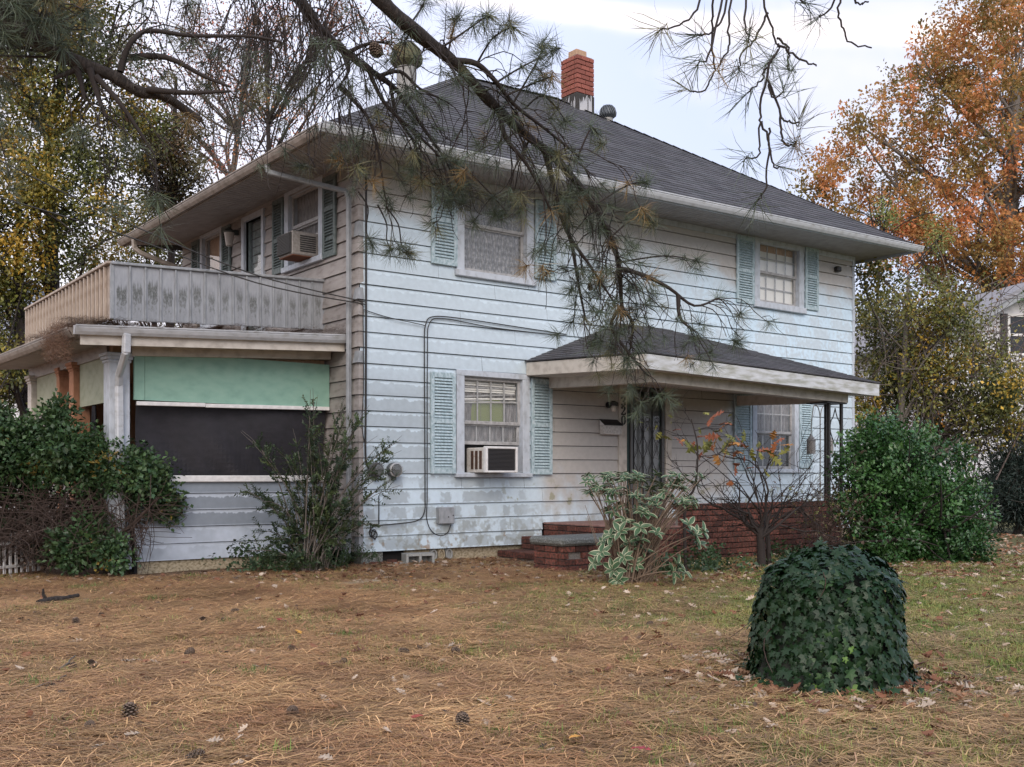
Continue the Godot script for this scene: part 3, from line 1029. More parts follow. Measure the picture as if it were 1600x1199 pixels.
func windows(H: Node3D) -> void:
	# upper left: lace curtains
	var w := window(fr, 1.66, 4.13, 2.79, 5.32, 4.775, 0.13, 0.10, 1, 1, [
		["curtain", M.lace, 1.68, 4.14, 2.77, 5.31, -0.095, 14]], -1.0, "upper window with lace curtains")
	w = window(fr, 8.14, 4.36, 9.28, 5.44, 4.88, 0.14, 0.12, 4, 2, [
		["blind", M.blind, 8.16, 4.37, 9.26, 5.30, -0.10, 0], ["valance", M.tan, 8.16, 5.3, 9.26, 5.43, -0.10, 0]], -1.0, "upper window with drawn white blind")
	w = window(fr, 1.66, 1.26, 2.71, 2.62, 1.95, 0.13, 0.07, 4, 2, [
		["curtain", M.curtain_dim, 1.68, 1.67, 2.69, 2.6, -0.105, 9]], 1.66, "lower window propped open over an air conditioner")
	# venetian slats, half fallen, and the yellow-green seat back inside
	for i in 9:
		var g := Geo.new()
		var y := 2.58 - i * 0.030 - (0.02 * maxi(0, i - 5))
		g.box(Vector3(2.185 + rr(-0.02, 0.02), y, -0.088), Vector3(0.96, 0.022, 0.004), Basis(Vector3.BACK, rr(-0.02, 0.02) if i < 6 else rr(-0.08, 0.08)))
		put("blind_slat", g, M.blind if i % 3 else M.sash, w)
	var c := Geo.new()
	var prev := Vector3.ZERO
	var o := Vector3(2.17, 2.0, -0.096)
	for i in 13:
		var a := PI * i / 12.0
		var p := o + Vector3(0.30 * signf(cos(a)) * pow(absf(cos(a)), 0.45), 0.36 * pow(sin(a), 0.5) - 0.02, 0)
		if i: c.tri(o, prev, p)
		prev = p
	put("chair_back", c, mat(0.16, 0.19, 0.06, 0.9), w)
	w = window(fr, 8.06, 1.34, 9.14, 2.69, 1.98, 0.12, 0.07, 4, 2, [
		["curtain", M.curtain_dim, 8.08, 1.95, 9.12, 2.68, -0.1, 12]], -1.0, "lower right window with grey curtain")
	# side wall
	w = window(sd, 1.10, 4.30, 2.06, 5.33, 4.84, 0.13, 0.09, 1, 1, [
		["curtain", M.curtain_dim, 1.12, 4.31, 2.04, 5.32, -0.10, 8]], -1.0, "side window holding an air conditioner")
	w = window(sd, 4.66, 3.8, 5.46, 5.32, 4.62, 0.09, 0.08, 1, 1, [
		["curtain", M.tan, 4.68, 4.3, 5.44, 5.31, -0.10, 7]], -1.0, "far side window with tan curtain")
	# shutters
	shutter(fr, 1.10, 4.15, 1.53, 5.33, M.shutter, 0.53)
	shutter(fr, 2.94, 4.16, 3.35, 5.33, M.shutter, 0.53)
	shutter(fr, 7.50, 4.27, 7.97, 5.46, M.shutter, 0.49)
	shutter(fr, 9.45, 4.34, 9.85, 5.52, M.shutter, 0.53)
	shutter(fr, 1.09, 1.24, 1.50, 2.65, M.shutter, 0.52)
	shutter(fr, 2.87, 1.23, 3.27, 2.66, M.shutter, 0.52)
	shutter(fr, 7.43, 1.31, 7.90, 2.68, M.shutter, 0.5)
	shutter(fr, 9.27, 1.36, 9.66, 2.70, M.shutter, 0.5)
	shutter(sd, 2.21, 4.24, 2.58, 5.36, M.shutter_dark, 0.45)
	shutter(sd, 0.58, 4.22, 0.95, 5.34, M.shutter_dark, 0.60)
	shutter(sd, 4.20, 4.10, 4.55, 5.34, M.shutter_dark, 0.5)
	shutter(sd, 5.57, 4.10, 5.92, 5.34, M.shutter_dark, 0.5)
	# balcony door between the side windows: a tall frame with slatted screen door
	var g := Geo.new()
	wb(g, sd, Vector3(2.92, 3.2, 0.0), Vector3(3.0, 5.34, 0.05), 0.004)
	wb(g, sd, Vector3(3.66, 3.2, 0.0), Vector3(3.76, 5.34, 0.05), 0.004)
	wb(g, sd, Vector3(3.001, 5.26, 0.0), Vector3(3.659, 5.34, 0.048), 0.004)
	var dr := put("balcony_door", g, M.trim, H)
	g = Geo.new()
	wb(g, sd, Vector3(3.001, 3.2, -0.06), Vector3(3.08, 5.258, -0.03), 0.003)
	wb(g, sd, Vector3(3.58, 3.2, -0.06), Vector3(3.659, 5.258, -0.03), 0.003)
	put("door_frame", g, M.shutter_dark, dr)
	put("pane", pane(sd, 3.07, 3.2, 3.59, 5.25, -0.045), M.glass, dr)
	for i in 15:
		g = Geo.new()
		wb(g, sd, Vector3(3.082, 3.3 + i * 0.13, -0.078), Vector3(3.578, 3.41 + i * 0.13, -0.07))
		put("door_slat", g, M.shutter_dark, dr)

func door(H: Node3D) -> void:
	var g := Geo.new()
	wb(g, fr, Vector3(4.66, 0.5, -0.118), Vector3(4.83, 2.76, 0.05), 0.005)
	wb(g, fr, Vector3(5.72, 0.5, -0.118), Vector3(5.86, 2.76, 0.05), 0.005)
	wb(g, fr, Vector3(4.831, 2.66, -0.118), Vector3(5.719, 2.78, 0.048), 0.005)
	var d := put("front_door", g, M.beige, H)
	g = Geo.new()
	wb(g, fr, Vector3(4.831, 0.53, -0.105), Vector3(5.719, 2.655, -0.062))
	put("door_leaf", g, mat(0.03, 0.085, 0.08, 0.4), d, "", "dark teal door leaf")
	g = Geo.new()
	wb(g, fr, Vector3(4.99, 0.8, -0.0615), Vector3(5.65, 2.5, -0.055), 0.002)
	put("door_panel", g, mat(0.10, 0.105, 0.105, 0.35), d)
	# storm door: aluminium frame, glass, iron bars with scrolls
	g = Geo.new()
	wb(g, fr, Vector3(4.93, 0.54, 0.0), Vector3(4.985, 2.64, 0.03), 0.004)
	wb(g, fr, Vector3(5.655, 0.54, 0.0), Vector3(5.71, 2.64, 0.03), 0.004)
	wb(g, fr, Vector3(4.986, 2.58, 0.001), Vector3(5.654, 2.64, 0.029), 0.004)
	wb(g, fr, Vector3(4.986, 0.54, 0.001), Vector3(5.654, 0.75, 0.029), 0.004)
	put("storm_door_frame", g, mat(0.10, 0.10, 0.10, 0.4, 0.3), d)
	put("pane", pane(fr, 4.98, 0.74, 5.66, 2.59, 0.008), M.glass, d)
	for i in 4:
		var b := Geo.new()
		var x := 5.0 + i * 0.212
		b.bb(Vector3(x - 0.008, 0.75, 0.018), Vector3(x + 0.008, 2.58, 0.034))
		put("door_bar", b, M.iron, d)
	for i in 3:
		var x := 5.106 + i * 0.212
		var b := Geo.new()
		for s in [-1.0, 1.0]:
			var p := PackedVector3Array()
			for k in 25:
				var t := k / 24.0
				var y := lerpf(1.25, 2.10, t)
				p.append(Vector3(x + s * (0.012 + 0.080 * pow(sin(t * PI * 2.0), 2.0)), y, 0.026))
			b.tube(p, taper(0.006, 0.006, 25), 5)
			for q in [2.10, 1.25]:
				var cc := PackedVector3Array()
				for k in 11:
					var a := k / 10.0 * 4.4
					var rd := 0.045 * (1.0 - k / 13.0)
					cc.append(Vector3(x + s * (0.012 + rd * sin(a)), q + (1.0 if q > 2 else -1.0) * (0.045 - rd * cos(a)), 0.026))
				b.tube(cc, taper(0.006, 0.005, 11), 5)
		put("door_scroll", b, M.iron, d)
	# house number on the left casing
	for i in 3:
		var t := TextMesh.new()
		t.text = "320"[i]
		var f := SystemFont.new()
		f.font_names = PackedStringArray(["Droid Serif"])
		f.font_weight = 700
		t.font = f; t.font_size = 64; t.pixel_size = 0.0031; t.depth = 0.012
		var o := put("house_number", t, M.iron, d)
		o.position = Vector3(4.745, 2.40 - i * 0.150, 0.0585)

func sunroom(H: Node3D) -> void:
	# front wall below the screen
	var g := Geo.new()
	g.bb(Vector3(-2.68, 0.0, -0.98), Vector3(-0.03, 1.22, -0.80))
	var w := put("sunroom_wall", g, M.dark, H)
	boards(w, sn, -2.68, -0.03, 0.16, 1.13, [], siding_print(true), 6.0, 0.0, Vector2(1.0 / 3.0, 1.0 / 1.5))
	g = Geo.new()
	g.bb(Vector3(-2.64, -0.1, -0.83), Vector3(-0.05, 0.155, -0.795))
	put("foundation", g, M.footing, H)
	g = Geo.new()
	g.bb(Vector3(-2.72, 1.13, -0.86), Vector3(-0.03, 1.215, -0.715), 0.01)
	put("sunroom_sill", g, M.white, w)
	# inner room: floor, back and ceiling keep it dark
	g = Geo.new()
	g.bb(Vector3(-2.9, 2.72, -5.1), Vector3(-0.05, 2.80, -0.9))
	g.bb(Vector3(-2.9, 0.1, -5.1), Vector3(-0.05, 0.3, -1.0))
	g.bb(Vector3(-2.9, 0.3, -5.2), Vector3(-0.05, 2.75, -5.1))
	put("sunroom_shell", g, M.tan, H)
	# screen, bar and green panel
	g = Geo.new()
	var nx := 48
	var ny := 16
	var P := func(i: int, j: int) -> Vector3:
		var x := lerpf(-2.64, -0.06, float(i) / nx)
		var y := lerpf(1.20, 2.14, float(j) / ny)
		var sg := 0.05 * sin(i * 0.31 + j * 0.28) * (1.0 - float(j) / ny) + 0.035 * sin(i * 0.12 - j * 0.22) + 0.02 * sin(i * 0.85 + j * 0.55) * pow(1.0 - float(j) / ny, 2.0)
		return Vector3(x, y, -0.86 + sg)
	for i in nx:
		for j in ny:
			g.quad(P.call(i, j), P.call(i + 1, j), P.call(i + 1, j + 1), P.call(i, j + 1))
	put("dark_screen", g, M.screen, H)
	for e in [[-2.66, -1.80], [-1.795, -0.05]]:
		g = Geo.new()
		g.box(Vector3((e[0] + e[1]) * 0.5, 2.125 + 0.018 * (e[0] + 1.4), -0.765), Vector3(e[1] - e[0], 0.05, 0.045), Basis(Vector3.BACK, 0.017), 0.005)
		put("screen_bar", g, M.white, H)
	g = Geo.new()
	g.bb(Vector3(-2.55, 2.14, -0.83), Vector3(-0.03, 2.74, -0.79))
	put("green_panel", g, M.green, H)
	g = Geo.new()
	g.bb(Vector3(-2.68, 2.14, -0.83), Vector3(-2.556, 2.72, -0.785))
	put("green_panel", g, M.green, H)
	# beam over it
	put("sunroom_beam", slab([Vector3(-2.72, 2.86, -0.93), Vector3(-0.03, 3.0, -0.93), Vector3(-0.03, 3.0, -0.74), Vector3(-2.72, 2.86, -0.74)], Vector3(0, 0.19, 0)), M.beige, H)
	# corner column with capital and base
	column(Vector3(-2.85, 0.08, -0.92), 0.27, 2.62, M.trim)
	# side: columns and hung panels, running back
	for e in [[-2.50, 0.24, M.orange_wood], [-3.32, 0.16, M.orange_wood], [-4.80, 0.24, M.beige]]:
		column(Vector3(-2.86, 0.3, e[0]), e[1], 2.42, e[2])
	g = Geo.new()
	g.bb(Vector3(-2.93, 2.68, -5.0), Vector3(-2.78, 2.86, -1.05))
	put("sunroom_beam", g, M.side, H)
	g = Geo.new()
	g.bb(Vector3(-2.90, 2.12, -2.34), Vector3(-2.86, 2.72, -1.06))
	put("olive_panel", g, M.olive, H)
	g = Geo.new()
	g.bb(Vector3(-2.90, 2.12, -4.64), Vector3(-2.86, 2.72, -3.44))
	put("olive_panel", g, M.olive, H)
	g = Geo.new()
	g.bb(Vector3(-2.90, 0.3, -4.64), Vector3(-2.86, 1.1, -1.06))
	g.bb(Vector3(-2.90, 0.3, -4.64), Vector3(-2.88, 2.10, -3.95))
	put("sunroom_side_wall", g, M.side, H)
	# torn dark cloth hanging in the side opening
	g = Geo.new()
	for i in 12:
		for j in 10:
			var q := []
			for k in [[0, 0], [1, 0], [1, 1], [0, 1]]:
				var a: float = (i + k[0]) / 12.0
				var b: float = (j + k[1]) / 10.0
				var spread := 0.12 + 0.42 * pow(b, 1.3)
				q.append(Vector3(-2.87 + 0.04 * sin(a * 18.0 + b * 2.0) * (0.4 + b), 2.12 - b * 1.3, -1.75 - spread + a * spread * 1.35))
			g.quad(q[3], q[2], q[1], q[0])
	put("torn_cloth", g, M.screen, H)
	# roof slab with eave, gutters and drift of needles
	var A := Vector3(-3.45, 2.90, -0.36)
	var B := Vector3(-0.04, 3.07, -0.36)
	var C := Vector3(-0.04, 3.22, -5.3)
	var D := Vector3(-3.45, 2.92, -5.3)
	put("sunroom_roof", slab([A, B, C, D], Vector3(0, 0.10, 0)), M.soffit, H)
	put("sunroom_roof_top", slab([A + Vector3(0.01, 0.012, -0.01), B + Vector3(0, 0.012, -0.01), C + Vector3(0, 0.012, 0), D + Vector3(0.01, 0.012, 0)], Vector3(0, 0.01, 0)), nmat([[0.0, 0.06, 0.045, 0.035], [1.0, 0.20, 0.13, 0.09]], 0.95, Vector3(2, 2, 2), 79, 0.03), H)
	g = ribbed(Vector3(-3.38, 2.77, -0.74), Vector3(-0.05, 2.93, -0.74), Vector3(-3.38, 2.765, -0.38), Vector3(-0.05, 2.925, -0.38), 0.12)
	put("soffit", g, M.soffit, H)
	put("fascia", slab([A + Vector3(0.02, -0.04, 0.025), B + Vector3(0, -0.04, 0.025), B + Vector3(0, -0.04, 0.001), A + Vector3(0.02, -0.04, 0.001)], Vector3(0, 0.15, 0)), M.beige, H)
	gutter_run(A + Vector3(-0.06, 0.02, 0.026), B + Vector3(0, 0.02, 0.026), Vector3.BACK, M.gutter, H)
	gutter_run(D + Vector3(0.0, 0.0, 0), A + Vector3(0.0, 0.0, 0), Vector3.LEFT, M.gutter_warm, H)
	pipe([Vector3(-2.93, 2.86, -0.28), Vector3(-2.93, 2.66, -0.30), Vector3(-2.90, 2.42, -0.66), Vector3(-2.88, 2.3, -0.73), Vector3(-2.86, 0.12, -0.73)], 0.045, M.gutter, H)
	# --- balcony railing of standing-seam panels
	g = Geo.new()
	g.bb(Vector3(-2.90, 3.14, -1.03), Vector3(-2.86, 3.82, -0.99))
	var rl := put("balcony_railing", g, M.panel, H)
	var n := 15
	for i in n:
		var x0 := lerpf(-2.86, 0.0, float(i) / n)
		var x1 := lerpf(-2.86, 0.0, (i + 1.0) / n)
		var f := (i + 0.5) / n
		var c := Geo.new()
		var lo := 3.12 + 0.13 * f
		var hi := 3.80 + 0.11 * f
		c.quad(Vector3(x0 + 0.002, lo, -1.004), Vector3(x1 - 0.002, lo + 0.009, -1.004), Vector3(x1 - 0.002, hi + 0.007, -1.004), Vector3(x0 + 0.002, hi, -1.004), Vector2(i % 2, 1), Vector2(1 - i % 2, 0.08 * (i % 3)))
		c.quad(Vector3(x1 - 0.002, lo, -1.016), Vector3(x0 + 0.002, lo, -1.016), Vector3(x0 + 0.002, hi, -1.016), Vector3(x1 - 0.002, hi, -1.016), Vector2(0, 0.02), Vector2(0.02, 0))
		put("rail_panel", c, M.mold[[0, 3, 0, 3, 1, 1, 2, 2, 2, 1, 2, 2, 2, 2, 2][i]], rl)
		c = Geo.new()
		c.bb(Vector3(x1 - 0.012, lo, -1.005), Vector3(x1 + 0.012, hi, -0.978), 0.004)
		put("rail_batten", c, M.panel, rl)
	g = Geo.new()
	g.box(Vector3(-1.43, 3.875, -1.0), Vector3(2.94, 0.035, 0.07), Basis(Vector3.BACK, 0.0385), 0.006)
	put("cap_rail", g, M.panel, rl)
	n = 24
	var warm := nmat([[0.0, 0.22, 0.17, 0.13], [0.5, 0.36, 0.30, 0.25], [1.0, 0.46, 0.40, 0.34]], 0.6, Vector3(0.9, 0.5, 0.9), 80)
	for i in n:
		var z0 := lerpf(-1.03, -5.25, float(i) / n)
		var z1 := lerpf(-1.03, -5.25, (i + 1.0) / n)
		var c := Geo.new()
		c.bb(Vector3(-2.886, 3.14, z1 + 0.002), Vector3(-2.874, 3.80 - 0.03 * i / n, z0 - 0.002))
		put("rail_panel", c, warm, rl)
		c = Geo.new()
		c.bb(Vector3(-2.925, 3.14, z1 - 0.018), Vector3(-2.887, 3.80 - 0.03 * i / n, z1 + 0.018), 0.004)
		put("rail_batten", c, warm, rl)
	g = Geo.new()
	g.box(Vector3(-2.9, 3.81, -3.14), Vector3(0.08, 0.035, 4.26), Basis(Vector3.RIGHT, -0.008), 0.006)
	put("cap_rail", g, warm, rl)
	# needles drifted against the railing, a child part
	var drift := []
	var cols := []
	for i in 330:
		var q := rng.randf()
		var p := Vector3.ZERO
		if i < 150: p = Vector3(lerpf(-3.4, -0.1, q), 2.94 + 0.17 * q + rr(0.0, 0.05), rr(-0.92, -0.30))
		else: p = Vector3(rr(-3.52, -2.95), 2.93 + rr(0.0, 0.09), lerpf(-0.3, -5.2, q * q))
		drift.append(Transform3D(Basis(Vector3.UP, rr(0, TAU)) * Basis(Vector3.RIGHT, rr(-0.25, 0.25)) * Basis().scaled(Vector3.ONE * rr(0.5, 0.9)), p))
		var k := rr(0.6, 1.1)
		cols.append(Color(0.20 * k, 0.115 * k, 0.07 * k))
	for i in 60:   # a hank hanging off the corner of the eave
		drift.append(Transform3D(Basis(Vector3.UP, rr(0, TAU)) * Basis(Vector3.RIGHT, rr(0.9, 1.6)) * Basis().scaled(Vector3.ONE * rr(0.4, 0.7)), Vector3(-3.56 + rr(-0.05, 0.05), 2.80 + rr(-0.2, 0.12), rr(-1.2, -0.5))))
		cols.append(Color(0.17, 0.10, 0.065))
	many("needle_drift", straw_mesh(46, 5, 0.2), M.straw, drift, cols, H)

func column(o: Vector3, w: float, h: float, m: Material) -> void:
	var g := Geo.new()
	g.box(o + Vector3(0, h * 0.5, 0), Vector3(w * 0.9, h, w * 0.9), Basis(), 0.006)
	for e in [[h - 0.02, 0.04, 1.24], [h - 0.06, 0.04, 1.12], [h - 0.10, 0.035, 1.0]]:
		g.box(o + Vector3(0, e[0], 0), Vector3(w * e[2], e[1], w * e[2]), Basis(), 0.006)
	g.box(o + Vector3(0, 0.14, 0), Vector3(w * 1.03, 0.3, w * 1.03), Basis(), 0.006)
	put("sunroom_column", g, m, HOUSE)

# ---------------------------------------------------------------- porch
func porch() -> void:
	var H := HOUSE
	var A := Vector3(2.79, 2.80, 2.5)
	var B := Vector3(8.02, 2.69, 2.5)
	var W0 := Vector3(2.79, 2.90, 0.03)
	var W1 := Vector3(8.02, 2.86, 0.03)
	var T0 := Vector3(4.68, 3.64, 0.03)
	var T1 := Vector3(5.62, 3.64, 0.03)
	var dn := Vector3(0, 0.05, 0)
	var g := Geo.new()
	g.tint = Color(0.06, 0.06, 0.06)
	for q in [[A, B, T1, T0], [W0, A, T0], [B, W1, T1]]:
		g.face(q, Vector3(5, 2, 0))
		var r := []
		for e in q: r.append(e - dn)
		g.face(r, Vector3(5, 9, 0))
	var rf := put("porch_roof", g, M.shingle, H)
	shingles(rf, A + Vector3(-0.02, 0, 0.03), B + Vector3(0.02, 0, 0.03), T0, T1, 20, 0.30, 0.085)
	shingles(rf, W0 + Vector3(-0.03, 0, 0), A + Vector3(-0.03, 0, 0.02), T0, T0 + Vector3(0, 0, 0.01), 18, 0.30, 0.10)
	shingles(rf, B + Vector3(0.03, 0, 0.02), W1 + Vector3(0.03, 0, 0), T1 + Vector3(0, 0, 0.01), T1, 18, 0.30, 0.085)
	put("porch_fascia", slab([A + Vector3(0.0, -0.012, -0.03), B + Vector3(0, -0.012, -0.03), B + Vector3(0, -0.012, 0.02), A + Vector3(0, -0.012, 0.02)], Vector3(0, 0.19, 0)), M.mossy, H)
	put("porch_fascia", slab([W0 + Vector3(0.03, -0.012, 0.01), A + Vector3(0.03, -0.012, -0.031), A + Vector3(-0.012, -0.012, -0.031), W0 + Vector3(-0.012, -0.012, 0.01)], Vector3(0, 0.19, 0)), M.beige, H)
	put("porch_fascia", slab([B + Vector3(-0.03, -0.012, -0.031), W1 + Vector3(-0.03, -0.012, 0.01), W1 + Vector3(0.012, -0.012, 0.01), B + Vector3(0.012, -0.012, -0.031)], Vector3(0, 0.19, 0)), M.mossy, H)
	put("porch_ceiling", slab([W0 + Vector3(0.04, -0.19, 0.02), W1 + Vector3(-0.04, -0.19, 0.02), B + Vector3(-0.04, -0.18, -0.04), A + Vector3(0.04, -0.18, -0.04)], Vector3(0, 0.02, 0)), M.beige, H)
	put("porch_beam", slab([Vector3(3.2, 2.64, 2.06), Vector3(7.62, 2.55, 2.06), Vector3(7.62, 2.55, 2.22), Vector3(3.2, 2.64, 2.22)], Vector3(0, 0.17, 0)), M.beige, H)
	put("porch_beam", slab([Vector3(3.2, 2.70, 0.05), Vector3(3.34, 2.70, 0.05), Vector3(3.34, 2.64, 2.059), Vector3(3.2, 2.64, 2.059)], Vector3(0, 0.17, 0)), M.beige, H)
	put("porch_beam", slab([Vector3(7.48, 2.62, 0.05), Vector3(7.62, 2.62, 0.05), Vector3(7.62, 2.55, 2.059), Vector3(7.48, 2.55, 2.059)], Vector3(0, 0.17, 0)), M.beige, H)
	# needles lying on the porch roof and along the main gutter
	var nx := []
	var nc := []
	for i in 46:
		var a := rng.randf()
		var b := pow(rng.randf(), 1.5)
		var q := W0.lerp(A, a).lerp(T0, b) if i < 24 else A.lerp(B, a * a * 0.6).lerp(T0, b * 0.6)
		nx.append(Transform3D(Basis(Vector3.UP, rr(0, TAU)) * Basis(Vector3.RIGHT, rr(-0.3, 0.3)) * Basis().scaled(Vector3.ONE * rr(0.4, 0.8)), q + Vector3(0, 0.03, 0)))
		nc.append(Color(0.16, 0.10, 0.065) * rr(0.6, 1.2))
	for i in 60:
		var x := rr(9.0, 11.6) if i < 34 else rr(-1.0, 9.0)
		nx.append(Transform3D(Basis(Vector3.UP, rr(0, TAU)) * Basis().scaled(Vector3.ONE * rr(0.3, 0.6)), Vector3(x, 5.42 + 0.0213 * (x + 1.02), 0.98 - rr(0.0, 0.25))))
		nc.append(Color(0.12, 0.08, 0.055) * rr(0.5, 1.2))
	many("roof_needles", straw_mesh(30, 15, 0.25), M.straw, nx, nc, HOUSE)
	# wrought iron corner post: three uprights, lozenges between them
	g = Geo.new()
	for e in [Vector2(7.22, 2.14), Vector2(7.55, 2.14), Vector2(7.55, 1.85)]:
		g.bb(Vector3(e.x - 0.022, 0.8, e.y - 0.022), Vector3(e.x + 0.022, 2.36, e.y + 0.022), 0.003)
	g.bb(Vector3(7.1, 2.36, 1.80), Vector3(7.62, 2.38, 2.2))
	var po := put("porch_post", g, M.iron, H)
	for k in 2:
		var c := Geo.new()
		var y0 := 0.95 + k * 0.72
		for s in [-1.0, 1.0]:
			var p := PackedVector3Array()
			for i in 17:
				var t := i / 16.0
				p.append(Vector3(7.385 + s * 0.13 * pow(sin(t * PI), 1.4) * (1.0 if t < 0.72 else 0.75), y0 + t * 0.62, 2.14))
			c.tube(p, taper(0.009, 0.009, 17), 5)
		put("post_scroll", c, M.iron, po)

	# --- brick porch base with steps
	var P := thing("brick_porch", "red brick porch base with low front wall and side steps", "porch")
	g = Geo.new()
	g.bb(Vector3(3.15, -0.1, 0.03), Vector3(7.56, 0.49, 2.03))
	put("porch_core", g, M.mortar, P)
	g = Geo.new()
	g.bb(Vector3(3.11, 0.491, 0.028), Vector3(7.6, 0.515, 2.06), 0.004)
	put("porch_deck", g, nmat([[0.0, 0.16, 0.09, 0.08], [1.0, 0.34, 0.20, 0.17]], 0.9, Vector3(1, 1, 1), 82), P)
	g = Geo.new()
	g.bb(Vector3(3.94, 0.45, 1.94), Vector3(7.58, 0.78, 2.02))
	put("wall_core", g, M.mortar, P)
	brick_face(P, Vector3(3.12, 0.0, 2.08), Vector3.RIGHT, Vector3.BACK, 0.8, 0.50, M.brick)
	brick_face(P, Vector3(3.92, 0.0, 2.08), Vector3.RIGHT, Vector3.BACK, 3.68, 0.72, M.brick)
	var s := 3.92
	while s < 7.6:   # soldier cap
		brick(P, Vector3(s + 0.05, 0.775, 2.0), Vector3(0.092, 0.075, 0.21), M.brick)
		s += 0.102
	brick_face(P, Vector3(3.12, 0.0, 0.04), Vector3.BACK, Vector3.LEFT, 1.95, 0.50, M.brick)
	brick_face(P, Vector3(7.6, 0.0, 0.04), Vector3.BACK, Vector3.RIGHT, 1.95, 0.50, M.brick)
	for e in [[2.24, 0.135], [2.68, 0.32]]:
		g = Geo.new()
		g.bb(Vector3(e[0] + 0.04, -0.1, 0.04), Vector3(3.14, e[1] - 0.03, 1.78))
		put("step_core", g, M.mortar, P)
		var k := 0.04
		while k < 1.75:
			brick(P, Vector3(e[0] + 0.105, e[1] - 0.035, k + 0.05), Vector3(0.21, 0.07, 0.092), [M.brick[0], M.brick[4], M.brick[1]])
			brick(P, Vector3(e[0] + 0.32, e[1] - 0.035, k + 0.05), Vector3(0.21, 0.07, 0.092), [M.brick[0], M.brick[4], M.brick[1]])
			k += 0.102
		brick_face(P, Vector3(e[0] + 0.01, e[1] - 0.085 - (0.09 if e[1] > 0.2 else 0.0), 0.04), Vector3.BACK, Vector3.LEFT, 1.72, 0.081 * (2 if e[1] > 0.2 else 1), [M.brick[0], M.brick[4]])
	var pr := thing("brick_pier", "squat brick pier with a mossy concrete cap beside the porch steps", "pier", Vector3(1.5, -0.06, 2.36))
	g = Geo.new()
	g.bb(Vector3(0.03, -0.05, -0.52), Vector3(1.17, 0.40, -0.03))
	put("pier_core", g, M.mortar, pr)
	brick_face(pr, Vector3(0.0, 0, 0.0), Vector3.RIGHT, Vector3.BACK, 1.2, 0.407, M.brick, 0.0813, 0.213, 0.011, [Vector2i(3, 1)])
	brick_face(pr, Vector3(0.0, 0, -0.55), Vector3.BACK, Vector3.LEFT, 0.46, 0.407, M.brick)
	brick_face(pr, Vector3(1.2, 0, -0.55), Vector3.BACK, Vector3.RIGHT, 0.46, 0.407, M.brick)
	g = Geo.new()
	g.box(Vector3(0.6, 0.455, -0.27), Vector3(1.32, 0.10, 0.66), Basis(), 0.03)
	put("pier_cap", g, M.concrete, pr)

# ---------------------------------------------------------------- things fixed to or standing by the house
func wire(called: String, pts: Array, r: float, label: String, cat := "cable", group := "", m: Material = null) -> MeshInstance3D:
	var g := Geo.new()
	var p := spline(pts, 6)
	g.tube(p, taper(r, r, p.size()), 5)
	return solo(called, g, m if m else M.cable, label, cat, group)

